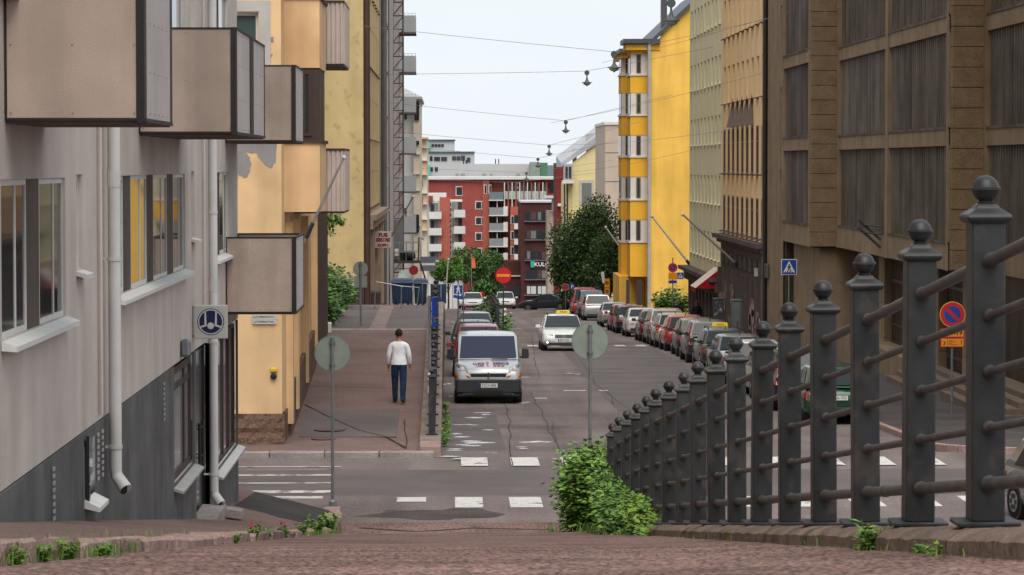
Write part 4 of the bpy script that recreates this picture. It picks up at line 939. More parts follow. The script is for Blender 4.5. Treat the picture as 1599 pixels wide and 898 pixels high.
a, b = P(905,281,334.9), P(927,320,334.9); mb = MB(); mb.box(a.x,b.x,334.86,334.99,b.z,a.z); sw = part('window', mb, M('grey white surround', (.45,.43,.40)), py_)
mb = MB(); mb.box(a.x+.25,b.x-.25,334.83,334.858,b.z,a.z-.35); ob('pane', mb.mesh('pane', G_GREY), sw)
mb = MB(); a, b = P(880,256,334.5), P(893,282,334.5); mb.box(a.x,b.x,333.6,335.5,b.z,a.z); ow_ = part('oriel', mb, TIN, py_)
for (x0,x1) in ((883,886.5),(888.5,892)):
    a, b = P(x0,260,333.5), P(x1,278,333.5); mb = MB(); mb.box(a.x,b.x,333.5,333.59,b.z,a.z); ob('pane', mb.mesh('pane', G_DARK), ow_)
a, b = P(878,283,333.5), P(896,480,334); mb = MB(); mb.box(a.x,b.x,333.3,334.9,a.z-.25,a.z+.1); part('ledge', mb, WHT, py_)
mb = MB(); a = P(884,290,335.2); mb.box(a.x,g[0].x+.3,335.1,350,G(335)-3,a.z+.3); part('wall', mb, PYEL, py_)
for px in (881.5,886): 
    a = P(px,288,334.8); mb = MB(); mb.tube([(a.x,334.8,a.z),(a.x,334.8,G(335))], .1, 6); part('drainpipe', mb, BROWNC, py_)
# ------------------------------------------------------------------ far complex at the foot of the hill
RBR = M('bright red brick', (.30,.072,.06), .85, .14, .5, speck=.12, sscale=6, stain=(.21,.05,.042), stain_amt=.5, stain_scale=.1)
OBR = M('orange red brick', (.36,.105,.075), .85, .12, .6, speck=.1, sscale=6)
DBR = M('dark red brick', (.075,.028,.026), .85, .2, .4, speck=.2, sscale=6)
FW = M('far white render', (.60,.585,.56), .8, .06, .5); FG = M('far grey sheet', (.47,.475,.48), .7, .05, .3)
def pr(root, name, x0, y0, x1, y1, Y, dep, mat, parent=None):
    a, b = P(x0,y0,Y), P(x1,y1,Y); mb = MB(); mb.box(a.x,b.x,Y,Y+dep,b.z,a.z)
    o = ob(name, mb.mesh(name, mat), parent or root)
    o.location = (0,0,0) if parent else -Vector(root.location); return o
def pwin(root, x0, y0, x1, y1, Y, fm=None, pm=None, split=.6, fw=1.3):
    o = pr(root, 'window', x0, y0, x1, y1, Y-.10, .12, fm or FW)
    pr(root, 'pane', x0+fw, y0+fw, x0+(x1-x0)*split-.4, y1-fw, Y-.13, .025, pm or G_DARK, o)
    if split < .95: pr(root, 'pane', x0+(x1-x0)*split+.6, y0+fw, x1-fw, y1-fw, Y-.13, .025, G_DARK, o)
    return o
rb = thing('red_brick_block', 'bright red brick apartment block with glazed balconies at the end of the street', 'building', (5,520,G(520)))
pr(rb, 'wall', 668, 280, 762, 500, 520, 18, RBR); pr(rb, 'wall', 762, 280, 870, 500, 521.5, 18, OBR)
pr(rb, 'wall', 753.5, 280, 764, 500, 519.7, 2, OBR)
pr(rb, 'parapet', 668, 276, 870, 280.3, 519.2, 19, FW)
pwin(rb, 711.5,291,722,306,520,split=1.0); 
for y in (314,338.5,363,387): pwin(rb, 742,y,758.5,y+13,520)
for x in (755.6,763): pwin(rb, x,288.5,x+4.2,303,519.7,split=1.0,fw=1.0)
BGL = M('blue grey balcony glass', (.13,.18,.19), .15, .05); BGR = M('grey balcony glass', (.24,.24,.25), .2, .05); BGP = M('pale green balcony glass', (.34,.40,.38), .2, .05)
for y0, y1, m_ in ((300,312,BGL),(324,336,BGR),(348.5,360.5,BGR),(372.5,384.5,BGR),(396.5,408,BGR)):
    b_ = pr(rb, 'balcony', 764, y0, 786, y1, 518.6, 1.6, m_)
    if y0 > 310: pr(rb, 'end_panel', 786, y0-1.5, 793, y1+1, 518.5, 1.7, FW, b_)
    pr(rb, 'slab', 763.5, y1, 793 if y0 > 310 else 786, y1+1.5, 518.4, 2.5, FW, b_)
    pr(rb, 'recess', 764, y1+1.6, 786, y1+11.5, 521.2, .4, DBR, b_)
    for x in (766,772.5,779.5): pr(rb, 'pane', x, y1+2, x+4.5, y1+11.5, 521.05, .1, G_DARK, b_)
    pr(rb, 'post', 775.7, y1+1.5, 777, y1+11.5, 519, .3, FW, b_)
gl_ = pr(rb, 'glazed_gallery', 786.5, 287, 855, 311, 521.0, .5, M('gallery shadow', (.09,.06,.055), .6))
for k, x in enumerate(fr(787, 853, 6.1)): pr(rb, 'post', x, 285, x+1.4, 336, 519.3, .4, OBR if k % 2 else FW, gl_)
for k, x in enumerate(fr(788, 848, 6.1)):
    pr(rb, 'balustrade_pane', x+1, 298.5, x+5.4, 311, 519.4, .1, BGP, gl_); pr(rb, 'pane', x+1, 288, x+4.4, 298, 520.9, .1, G_GREY if k % 3 else G_DARK, gl_)
pr(rb, 'wall', 797, 323, 814, 480, 517.5, 3.6, OBR)
for y in (337,361,385): pwin(rb, 797.5,y,802.5,y+13,517.5,split=1.0,fw=.9); b_ = pr(rb,'balcony',803,y+12,814,y+21,516.6,1.2,FW); pr(rb,'recess',803,y-1,813.5,y+12,517.3,.3,G_DARK,b_)
pr(rb, 'window', 858, 283, 869, 300, 521.2, .2, G_DARK)
wb = thing('white_balcony_block', 'white apartment block with brick stripe and stacked white balconies, far left', 'building', (-2,500,G(500)))
pr(wb, 'wall', 660, 313, 722, 500, 500, 12, FW); pr(wb, 'wall', 662, 302, 697, 313.5, 501, 10, FW); pr(wb, 'roof', 655, 306, 676, 314, 498.5, 2, RBR); pr(wb, 'brick_stripe', 686.5, 308, 703, 412, 499.2, 1, OBR)
for k, y in enumerate((331,356.5,381.5,407)):
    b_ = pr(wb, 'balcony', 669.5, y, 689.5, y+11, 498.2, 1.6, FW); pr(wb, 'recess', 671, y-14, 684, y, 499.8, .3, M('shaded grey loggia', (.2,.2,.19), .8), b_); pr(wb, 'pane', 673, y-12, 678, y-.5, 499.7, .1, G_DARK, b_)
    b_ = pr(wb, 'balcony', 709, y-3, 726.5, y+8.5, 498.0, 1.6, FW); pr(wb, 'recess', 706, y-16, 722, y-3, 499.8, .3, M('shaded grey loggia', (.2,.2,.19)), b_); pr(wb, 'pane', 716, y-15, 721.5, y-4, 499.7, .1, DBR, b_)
    for j in range(3): pr(wb, 'glass_block', 703, y-14+8*j, 704.6, y-9+8*j, 499.1, .1, G_DARK, b_)
for x in (715,719):
    for y in (315.5,321.5): pr(wb, 'window', x, y, x+2.4, y+4.5, 499.8, .2, G_DARK)
db = thing('dark_brick_block', 'dark red brick office block with ribbon windows and lit shop sign', 'building', (13,470,G(470)))
pr(db, 'wall', 813.5, 316, 900, 500, 470, 20, DBR); pr(db, 'coping', 813, 314, 870, 316.4, 469.7, 20, FG)
for k, y in enumerate((330,359,391,421,445.5)):
    rbn = pr(db, 'ribbon_window', 821 if k < 4 else 824, y, 900, y+15, 469.8, .3, M('dark grey window band', (.03,.03,.035), .3))
    for j, x in enumerate((823,829,840,846,854,866)):
        pr(db, 'pane', x, y+1.5, x+(5 if j % 2 == 0 else 8), y+13.5, 469.7, .08, (G_DARK, M('dark red blind', (.08,.03,.03), .5), G_GREY, G_DARK)[(j+k) % 4] if k < 4 else FG, rbn)
    pr(db, 'sill', 819, y+15, 900, y+16.5, 469.4, .5, M('grey sill', (.12,.11,.11), .6), rbn)
pr(db, 'wall', 740, 408, 814, 500, 474, 8, DBR); pr(db, 'window', 797, 446, 815, 462, 473.8, .3, G_DARK); pr(db, 'ledge', 797, 430, 814, 432, 473.6, .5, FG)
sgk = thing('shop_sign', 'small teal emblem with white lettering on the dark brick block', 'sign', P(842,412.5,469.4), 0)
TEAL = M('lit teal sign', (.02,.25,.2), .4, 0, emit=(.02,.30,.22,.15)); LW = M('lit white lettering', (.7,.7,.7), .4, 0, emit=(1,1,1,.1))
mb = MB(); a = P(829,409,469.4)-Vector(sgk.location); mb.hexa([(a.x,-.1,a.z-.9),(a.x+.5,-.1,a.z-.9),(a.x+.5,.1,a.z-.9),(a.x,.1,a.z-.9),(a.x-.08,-.1,a.z+.1),(a.x+.6,-.1,a.z+.1),(a.x+.6,.1,a.z+.1),(a.x-.08,.1,a.z+.1)]); ob('emblem', mb.mesh('emblem', TEAL), sgk)
ob('lettering', text_mesh('KULU', .95, LW, .03), sgk, (.4,-.1,-.05))
# back rows
bk = thing('grey_flat_roof_block', 'long pale grey flat-roofed block rising behind the red brick roof', 'building', (8,570,G(570)))
pr(bk, 'wall', 684, 256, 845, 300, 570, 20, FG)
for x in (728,736): pr(bk, 'wall', x, 256, x+.6, 280, 569.9, .1, FW)
for x0,y0,x1 in ((723,249,725),(727,250,729.5),(773,248,774.5),(778,248,779.5)): pr(bk, 'vent_pipe', x0, y0, x1, 257, 571, .5, BLACK)
for x0,x1 in ((711,716),(719,726),(753,759),(765,769),(806,812)): pr(bk, 'roof_unit', x0, 271, x1, 277, 568, .8, M('grey roof unit', (.3,.3,.3), .7))
gb = thing('green_stair_tower', 'small green boxed roof tower above the red brick block', 'building', (20,565,G(565)))
pr(gb, 'wall', 828, 253, 843, 300, 566, 6, M('grey green sheet', (.25,.29,.27), .7)); pr(gb, 'wall', 843, 254, 855, 300, 566.5, 6, M('green sheet', (.07,.19,.10), .6, .1))
hb = thing('white_office_block', 'white office block with turquoise edge and ribbon windows on the skyline', 'building', (-3,620,G(600)))
pr(hb, 'wall', 668, 219, 710, 300, 622, 20, FG); pr(hb, 'roof', 667, 217.8, 711, 219.3, 621.5, 21, M('dark teal edge', (.05,.12,.12), .6)); pr(hb, 'wall', 668, 238, 741, 300, 620, 18, FG); pr(hb, 'roof', 668, 236.5, 741.5, 238.2, 619.5, 19, M('dark teal edge', (.05,.12,.12)))
TURQ = M('turquoise panel', (.10,.42,.34), .5, .05)
pr(hb, 'corner_panel', 666, 222, 671.5, 232, 619.8, 2, TURQ); pr(hb, 'corner_panel', 668, 258, 672, 277, 618.8, 1, TURQ)
for x in (674,679,684,689): pr(hb, 'window', x, 225, x+4, 229, 621.8, .3, G_DARK)
for x0, x1, y0, y1 in ((671,675.5,244,251),(678,687,245,251),(689,698,245,251),(706,712,244,250),(713,719,244,250),(720,726,243,250),(729,734.5,246,253)): pr(hb, 'window', x0, y0, x1, y1, 619.8, .3, G_DARK)
for x0, x1 in ((672,676),(679,684)): pr(hb, 'window', x0, 261, x1, 267, 619.8, .3, G_DARK)
rs = thing('red_brick_house', 'narrow dark red brick wall beside the pale yellow house', 'house', (13.5,380,G(380)))
pr(rs, 'wall', 869.5, 256, 882, 500, 380, 12, M('plum red brick', (.17,.03,.028), .85, .12, .5, speck=.15, sscale=6)); pr(rs, 'wall_light', 871, 318, 876, 322, 379, 1, FW); pr(rs, 'roof', 869, 254.5, 882.5, 256, 379.7, 12.5, SLATE)
gh = thing('small_grey_house', 'small ornate grey house with round gable between dark brick block and tree', 'house', (15,440,G(440)))
pr(gh, 'wall', 855, 330, 868, 500, 440, 8, M('pinkish grey stone', (.36,.28,.22))); pr(gh, 'bay_window', 862, 309, 869.5, 328, 439, 3, M('blue grey glazing', (.16,.18,.2), .2)); pr(gh, 'roof', 849, 306, 869, 309.5, 438.5, 4, FG); pr(gh, 'window', 860, 357, 863, 367, 439.7, .4, G_DARK); pr(gh, 'window', 862, 382, 865, 392, 439.7, .4, G_DARK)
# left far: white tower and peach house closing the left row
CREAM = M('cream plaster', (.60,.53,.43), .85, .06, .8); PEACH = M('peach plaster', (.58,.40,.25), .85, .06, .8)
wt = thing('white_tower_house', 'tall cream and white house with hipped tin roof left of the red brick block', 'house', (-3,240,G(240)))
pr(wt, 'wall', 612, 158, 646, 520, 240, 20, FW); pr(wt, 'wall', 645.5, 160, 656, 520, 239.2, 20, CREAM); pr(wt, 'eaves', 612, 151, 659, 155, 238, 22, TIN); pr(wt, 'eaves', 612, 155, 656, 158, 239, 22, CREAM)
r0, r1, r2 = P(612,138,240), P(632,141,240), P(659,152,240); mb = MB(); mb.poly([(r0.x,239,r2.z),(r2.x,239,r2.z),(r1.x,246,r1.z+.3),(r0.x,246,r0.z)]); part('roof', mb, TIN, wt)
for y in (158,218,333): pr(wt, 'window', 647, y+2, 654.5, y+30 if y != 218 else y+8, 239.0, .25, G_DARK)
for y in (175,325): pr(wt, 'window', 622, y, 635, y+11, 239.8, .25, G_DARK)
for y in (240,271,297,352): pr(wt, 'ledge', 645.5, y, 656.5, y+1.2, 239.0, .3, FW)
ph = thing('peach_house', 'peach and cream house with thin ledges left of the white balcony block', 'house', (-2,275,G(275)))
pr(ph, 'wall', 650, 217, 667, 520, 275, 20, CREAM); pr(ph, 'eaves', 650, 214, 667.5, 217, 274, 20, PEACH)
for y0, y1 in ((217,230),(251,272),(301,318),(343,359)): pr(ph, 'peach_panel', 656, y0, 666, y1, 274.7, .4, PEACH)
for y in (230,250,272,301,318,342,359): pr(ph, 'ledge', 655, y, 668, y+1.2, 274.4, .8, CREAM)
for y in (282,308): pr(ph, 'window', 657, y, 660, y+10, 274.6, .2, G_DARK)
# distant wooded ridge, distance haze put into its blue grey colour
mb = MB(); q = []
xs = fr(-2500,2500,60)
for x in xs: q.append((x, 4200, H-3+5*mnoise.noise((x*.002,0,0))+3*mnoise.noise((x*.02,3,0))))
for i in range(len(q)-1): mb.poly([(q[i][0],4200,H-60),(q[i+1][0],4200,H-60),q[i+1],q[i]]); mb.poly([q[i],q[i+1],(q[i+1][0],4700,H-60),(q[i][0],4700,H-60)])
tag(ob('hill', mb.mesh('hill', M('woods with painted distance haze', (.16,.22,.24), .95, .15, .02))), kind='structure')
# ------------------------------------------------------------------ vehicles
TYRE = M('tyre rubber', (.014,.014,.015), .8, .15, 8); RIM = M('alloy rim', (.32,.33,.34), .35, .1, 5, metal=.8)
LAMP_R = M('red lamp lens', (.32,.008,.01), .12, .05, spec=.6); LAMP_W = M('clear lamp lens', (.42,.44,.46), .08, .1, spec=.8, metal=.3); LAMP_O = M('orange lamp lens', (.45,.10,.015), .15)
PLT = M('number plate', (.60,.60,.58), .4, .05); PBLU = M('plate blue band', (.01,.03,.25), .4); CHROME = M('chrome', (.6,.6,.6), .15, 0, metal=1); TRIM = M('dark bumper plastic', (.025,.027,.03), .6, .1)
def paint(name, c, metal=.0): return M(name, c, .32, .04, 2, metal=metal, coat=.5, spec=.4)
PA = dict(white=paint('white car paint',(.62,.62,.60)), silver=paint('silver car paint',(.36,.365,.37),.5), grey=paint('grey car paint',(.14,.145,.15),.4), dark=paint('charcoal car paint',(.035,.037,.042),.3), black=paint('black car paint',(.012,.012,.014)), red=paint('red car paint',(.30,.012,.018)), maroon=paint('maroon car paint',(.085,.012,.02),.2), navy=paint('navy car paint',(.012,.018,.05),.2), green=paint('dark green car paint',(.008,.05,.024),.2), beige=paint('champagne car paint',(.36,.33,.28),.4), wine=paint('faded red car paint',(.28,.05,.055)), dgreen=paint('grey green car paint',(.05,.065,.06),.3), bluegrey=paint('dark blue grey car paint',(.02,.024,.035),.3))
_WH = {}
def wheel_mesh(r, w=.19):
    if (r, w) not in _WH:
        mb = MB(); mb.tube([(-w/2,0,0),(-w/2+.03,0,0),(w/2-.03,0,0),(w/2,0,0)], [r*.9,r,r,r*.9], 20); t = mb.mesh('wheel', TYRE, smooth=True)
        mb = MB()
        for s in (-1,1):
            mb.tube([(s*(w/2-.012),0,0),(s*(w/2+.006),0,0)], r*.62, 18)
        m2 = mb.mesh('rim', [RIM, BLACK])
        mb = MB()
        for s in (-1,1):
            for k in range(6):
                a = 2*math.pi*k/6; c, d = math.cos(a), math.sin(a); p = lambda q, e: (s*(w/2+.014), c*q-d*e, d*q+c*e)
                mb.poly([p(r*.22,-.035),p(r*.5,-.045),p(r*.5,.045),p(r*.22,.035)], 0)
        me = mb.mesh('hole', BLACK); _WH[(r, w)] = (t, m2, me)
    return _WH[(r, w)]
KINDS = {
 'hatch': dict(L=4.1, W=1.72, H=1.47, belt=.90, hood=.74, yrb=.10, yrt=.55, yft=2.35, yfb=3.05, wb=(.72,3.28), r=.30),
 'small': dict(L=3.75, W=1.66, H=1.50, belt=.92, hood=.76, yrb=.08, yrt=.42, yft=2.1, yfb=2.85, wb=(.62,3.0), r=.29),
 'wagon': dict(L=4.6, W=1.78, H=1.47, belt=.91, hood=.74, yrb=.10, yrt=.62, yft=2.55, yfb=3.35, wb=(.88,3.62), r=.32),
 'sedan': dict(L=4.6, W=1.78, H=1.43, belt=.90, hood=.73, yrb=.72, yrt=1.35, yft=2.55, yfb=3.35, wb=(.95,3.68), r=.32, deck=.98),
 'mpv':   dict(L=4.2, W=1.74, H=1.72, belt=.98, hood=.82, yrb=.06, yrt=.30, yft=2.6, yfb=3.45, wb=(.70,3.35), r=.31),
 'suv':   dict(L=4.6, W=1.85, H=1.72, belt=1.02, hood=.90, yrb=.10, yrt=.42, yft=2.6, yfb=3.35, wb=(.85,3.60), r=.36),
 'van':   dict(L=4.78, W=1.90, H=1.96, belt=1.25, hood=1.02, yrb=.03, yrt=.10, yft=3.55, yfb=4.22, wb=(.85,3.95), r=.33),
}
def car(kind, x, y_rear, label, group, col, toward=False, yaw=0, g=None, name='car', plate=None, cat='car', over=None, roofbars=False):
    """y_rear: depth of the end that is nearest to the camera. toward: nose towards the camera."""
    K = dict(KINDS[kind]); K.update(over or {}); g = g or G
    L, W, Hh = K['L'], K['W'], K['H']; w = W/2; bz = K['belt']; hz = K['hood']; yb, yt, fy, fb = K['yrb'], K['yrt'], K['yft'], K['yfb']; dk = K.get('deck'); r = K['r']
    rz_ = R(180) if toward else 0
    yo = y_rear+L if toward else y_rear
    z0 = g(y_rear+L/2); pitch = math.atan2(g(y_rear+L)-g(y_rear), L)
    root = thing(name, label, cat, (x, yo, g(yo)), rz_+yaw, group); root.rotation_euler = (-pitch if toward else pitch, 0, rz_+yaw)
    paintm = PA[col]
    def add(nm, mb, mats, smooth=False, par=None, weld=False, bevel=0): return ob(nm, mb.mesh(nm, mats, smooth, bevel, weld), par or root)
    # lower body: lofted sections
    st = [(.0,.42,bz*.86 if not dk else dk*.86,.90),(.05,.30,(dk or bz)-.06,.955),(.22,.24,(dk or bz)-.005,.99)]
    if dk: st += [(yb-.1,.20,dk,1.0),(yb+.4,.20,bz,1.0)]
    else: st += [(.8,.20,bz,1.0)]
    st += [(L*.5,.19,bz-.005,1.0),(fb-.35,.19,bz-.015,1.0),(fb,.20,bz-.02,.995),((fb+L)/2,.21,(bz+hz)/2+.03,.985),(L-.28,.23,hz+.02,.95),(L-.09,.27,hz-.05,.88),(L,.36,hz-.20,.76)]
    if kind == 'van': st = st[:-4]+[(L-.30,.22,hz+.10,.985),(L-.12,.24,hz+.0,.95),(L-.03,.28,hz-.10,.90),(L,.36,hz-.26,.84)]
    V = []; n = 15
    for (y, zb, zt, k) in st:
        ww = w*k; hgt = zt-zb
        half = [(0,zb),(.82*ww,zb),(.965*ww,zb+.09),(ww,zb+.30*hgt),(ww*1.0,zb+.60*hgt),(ww*.972,zb+.90*hgt),(ww*.90,zt-.004),(0,zt+.02)]
        V.append([(-a, y, z) for a, z in half[::-1]][:-1]+[(a, y, z) for a, z in half])
    mb = MB(); n = len(V[0])
    for row in V: mb.v += row
    for i in range(len(V)-1):
        for j in range(n-1): mb.f.append((i*n+j, i*n+j+1, (i+1)*n+j+1, (i+1)*n+j)); mb.m.append(0)
    mb.f.append(tuple(range(n))[::-1]); mb.m.append(0); mb.f.append(tuple((len(V)-1)*n+j for j in range(n))); mb.m.append(0)
    add('body', mb, paintm, True, weld=True)
    # greenhouse
    wb_, wr = .93*w, .76*w if kind != 'van' else .88*w
    zr = Hh-.03
    gs = [(yb,bz+(.06 if dk else .02),.0),(yt,zr-.03,1),(yt+.35,zr,1),((yt+fy)/2,zr+.03,1),(fy-.35,zr+.005,1),(fy,zr-.04,1),(fb,bz-.0,.0)]
    mb = MB(); n = 9
    for (y, z, t) in gs:
        if t: half = [(wb_,bz-.03),(wr+(wb_-wr)*.06,z-.07),(wr*.93,z-.02),(wr*.6,z+.0),(0,z+.012)]
        else: half = [(wb_,bz-.03),(wb_*.97,z-.012),(wb_*.93,z-.006),(wb_*.6,z),(0,z+.006)]
        row = [(-a, y, q) for a, q in half]+[(a, y, q) for a, q in half[::-1][1:]]; mb.v += row
    for i in range(len(gs)-1):
        for j in range(n-1): mb.f.append((i*n+j, (i+1)*n+j, (i+1)*n+j+1, i*n+j+1)); mb.m.append(0)
    add('roof', mb, paintm, True, weld=False)
    def pane(nm, q, off, mat=G_CAR):
        q = [Vector(p) for p in q]; nn = (q[1]-q[0]).cross(q[3]-q[0]).normalized(); c = sum(q, Vector())/4
        if nn.dot(c-Vector((0,L*.45,bz))) < 0: nn = -nn
        mb = MB(); mb.poly([p+nn*off for p in q]); return add(nm, mb, mat)
    def mixp(a, b, t): return Vector(a).lerp(Vector(b), t)
    # windscreen and rear window
    A, B = (wb_*.92,fb,bz+.0), (wr*.90,fy,zr-.035); lo, hi = mixp(A,B,.05), mixp(A,B,.95)
    pane('windscreen', [(-lo.x,lo.y,lo.z),(lo.x,lo.y,lo.z),(hi.x,hi.y,hi.z),(-hi.x,hi.y,hi.z)], .032)
    zl = bz+(.06 if dk else .02); A, B = (wb_*.90,yb,zl), (wr*.88,yt,zr-.03); lo, hi = mixp(A,B,.10 if not kind == 'van' else .1), mixp(A,B,.90)
    pane('rear_window', [(-lo.x,lo.y,lo.z),(lo.x,lo.y,lo.z),(hi.x,hi.y,hi.z),(-hi.x,hi.y,hi.z)], .03)
    ym = (yt+fy)/2+.05
    for s in (-1,1):
        def sp(y, t): return (s*(wb_+(wr+(wb_-wr)*.06-wb_)*t), y, bz-.03+(zr-.07-bz+.03)*t)
        sl = (fb-fy)
        if kind != 'van':
            pane('side_window', [sp(ym+.05,.1), sp(fb-.12-sl*.1,.1), sp(fy+.02,.9), sp(ym+.05,.9)], .012)
            pane('side_window', [sp(yb+(yt-yb)*.1+.42,.1), sp(ym-.05,.1), sp(ym-.05,.9), sp(yt+.30,.9)], .012)
        else: pane('side_window', [sp(fy-.6,.1), sp(fb-.15,.1), sp(fy-.02,.9), sp(fy-.6,.9)], .012)
        # mirror
        mb = MB(); mx_ = s*(w+.02); my = fb-.42 if kind != 'van' else fb-.28; hh = .16 if kind != 'van' else .30
        mb.hexa([(mx_,my-.06,bz),(mx_+s*.2,my-.04,bz+.02),(mx_+s*.2,my+.03,bz+.02),(mx_,my+.09,bz),(mx_,my-.06,bz+hh),(mx_+s*.19,my-.04,bz+hh-.02),(mx_+s*.19,my+.02,bz+hh-.02),(mx_,my+.07,bz+hh)])
        mb.box(min(s*(w-.06),mx_+s*.01),max(s*(w-.06),mx_+s*.01),my-.01,my+.04,bz+.02,bz+.08)
        add('mirror', mb, TRIM if kind == 'van' or col in ('dark','black','navy') else paintm, bevel=.02)
        for yw in K['wb']:
            t, rm, hol = wheel_mesh(r); 
            mb = MB(); mb.tube([(s*(w-.24),yw,r),(s*(w+.002),yw,r)], r*1.13, 22); add('wheel_arch', mb, BLACK)
            wo_ = ob('wheel', t, root, (s*(w-.085),yw,r)); ob('rim', rm, wo_); ob('rim_slots', hol, wo_)
        # lamps
        if kind in ('mpv','suv','van') or K.get('tall'):
            zt2 = bz+.34*(Hh-bz)/.7; f_ = (zt2-bz)/(zr-bz); xt = wb_+(wr-wb_)*f_; y2 = yb+(yt-yb)*f_; mb = MB(); mb.hexa([(s*w*.80,-.012,bz-.30),(s*w*.96,.0,bz-.30),(s*w*.99,.16,bz-.28),(s*w*.80,.1,bz-.3),(s*(xt-.13),y2-.03,zt2),(s*(xt+.01),y2-.02,zt2),(s*(xt+.02),y2+.10,zt2),(s*(xt-.13),y2+.1,zt2)]); add('tail_light', mb, LAMP_R, bevel=.012)
        else:
            mb = MB(); mb.hexa([(s*w*.60,-.008,bz-.28),(s*w*.93,.0,bz-.28),(s*w*.995,.24,bz-.24),(s*w*.60,.1,bz-.28),(s*w*.64,.012,bz-.09),(s*w*.92,.02,bz-.08),(s*w*.985,.26,bz-.12),(s*w*.64,.1,bz-.09)]); add('tail_light', mb, LAMP_R)
        if kind != 'van':
            mb = MB(); mb.hexa([(s*w*.48,L-.02,hz-.20),(s*w*.82,L-.06,hz-.22),(s*w*.93,L-.26,hz-.16),(s*w*.48,L-.2,hz-.2),(s*w*.50,L-.055,hz-.06),(s*w*.84,L-.10,hz-.055),(s*w*.95,L-.32,hz-.04),(s*w*.5,L-.25,hz-.06)]); add('headlight', mb, LAMP_W)
    mb = MB(); mb.box(-w*.80,w*.80,-.025,.06,.30,.44); add('bumper_trim', mb, TRIM, bevel=.015); mb = MB(); mb.box(-w*.72,w*.72,L-.07,L+.012,.24,.36); add('bumper_trim', mb, TRIM, bevel=.015)
    for (yy, sgn) in ((-.030,-1),(L+.014,1)):
        if kind == 'van' and sgn == 1: continue
        mb = MB(); zz = .62 if sgn < 0 and not kind in ('sedan',) else (.66 if sgn < 0 else .40); mb.box(-.24,.24,yy-.01,yy+.03 if sgn < 0 else yy+.01,zz,zz+.11); pl_ = add('number_plate', mb, PLT)
        if plate and ((sgn == 1) == toward):
            mb2 = MB(); d = -.0125 if sgn < 0 else .0125; mb2.box(-.24 if sgn < 0 else .2,-.2 if sgn < 0 else .24,yy+min(d,0)*.98-.001,yy+max(d,0)+.0005,zz+.004,zz+.106); ob('blue_band', mb2.mesh('blue_band', PBLU), pl_)
            t = ob('lettering', text_mesh(plate, .10, INK), pl_, (.02*(-sgn),yy+(d*1.05),zz+.055), R(180) if sgn > 0 else 0)
    if kind != 'van':
        mb = MB(); mb.box(-w*.40,w*.40,L-.055,L-.012,hz-.19,hz-.08); add('grille', mb, BLACK)
    mb = MB(); mb.box(-.012,.012,yt+.15,yt+.2,zr+.0,zr+.12); add('antenna', mb, BLACK)
    if roofbars:
        for s in (-1,1): mb = MB(); mb.tube([(s*wr*.86,yt+.2,zr+.0),(s*wr*.86,yt+.3,zr+.06),(s*wr*.86,fy-.3,zr+.07),(s*wr*.86,fy-.15,zr+.0)], .018, 6); add('roof_bar', mb, TRIM)
    return root
GRP = 'cars parked along the right kerb'
XC = 9.68      # centre line of the right row
right = [ # kind, near end Y, colour, label
 ('hatch',71.3,'green','dark green hatchback, nearest parked car behind the fence, on the right kerb',dict(plate='GRA-703')),
 ('suv',77.2,'navy','dark navy tall car parked just ahead of the dark green hatchback',{}),
 ('hatch',83.2,'silver','silver hatchback parked two places ahead of the dark green hatchback',{}),
 ('small',88.8,'white','white small car parked behind the grey hatchback, half hidden by fence posts',{}),
 ('hatch',94.6,'grey','grey hatchback parked between the white small car and the dark taxi',{}),
 ('wagon',100.0,'dark','charcoal estate taxi with yellow roof light parked in the right row',dict(roofbars=True)),
 ('mpv',105.9,'dark','charcoal tall hatchback parked directly ahead of the charcoal taxi',dict(over=dict(L=4.0,H=1.58))),
 ('small',111.2,'black','black small car with silver roof edge parked behind the bright red hatchback',{}),
 ('hatch',116.2,'red','bright red hatchback parked mid row in the right row',{}),
 ('wagon',121.6,'beige','champagne estate car parked just ahead of the bright red hatchback',dict(roofbars=True)),
 ('mpv',127.3,'grey','grey people carrier parked ahead of the champagne estate',dict(over=dict(L=4.1,H=1.6))),
 ('hatch',132.6,'maroon','maroon hatchback parked behind the white saloon',{}),
 ('sedan',142.3,'white','white saloon with wide red tail lights, middle of the right row',{}),
 ('hatch',150.6,'black','black hatchback parked beside the white saloon further down the row',{}),
 ('hatch',156.2,'red','red hatchback squeezed between black hatchback and silver saloon, far right row',{}),
 ('sedan',166.5,'silver','silver saloon parked behind the silver jeep, far right row',{}),
 ('suv',186.0,'silver','silver jeep parked behind the navy people carrier, far right row',dict(over=dict(tall=1))),
 ('mpv',194.5,'navy','dark blue people carrier with upright red lamps near the big tree',dict(over=dict(H=1.95,L=4.6,W=1.85))),
 ('mpv',203.5,'red','red van-like car near the big tree at the end of the right row',dict(over=dict(H=2.05,L=4.7,W=1.88)))]
for kind, y, col, lab, kw in right:
    car(kind, XC+random.uniform(-.04,.04), y, lab, GRP, col, **kw)
def taxi_sign(x, y, z, label):
    o = thing('taxi_sign', label, 'taxi sign', (x,y,z)); mb = MB(); mb.hexa([(-.30,-.08,0),(.30,-.08,0),(.30,.08,0),(-.30,.08,0),(-.26,-.05,.15),(.26,-.05,.15),(.26,.05,.15),(-.26,.05,.15)]); ob('lamp_box', mb.mesh('lamp_box', M('yellow taxi light', (.70,.52,.02), .4, .05), bevel=.02), o)
    ob('lettering', text_mesh('TAXI', .12, INK), o, (0,-.07,.075)); return o
taxi_sign(XC, 102.4, G(102.4)+1.475, 'yellow roof light on the charcoal estate taxi in the right row')
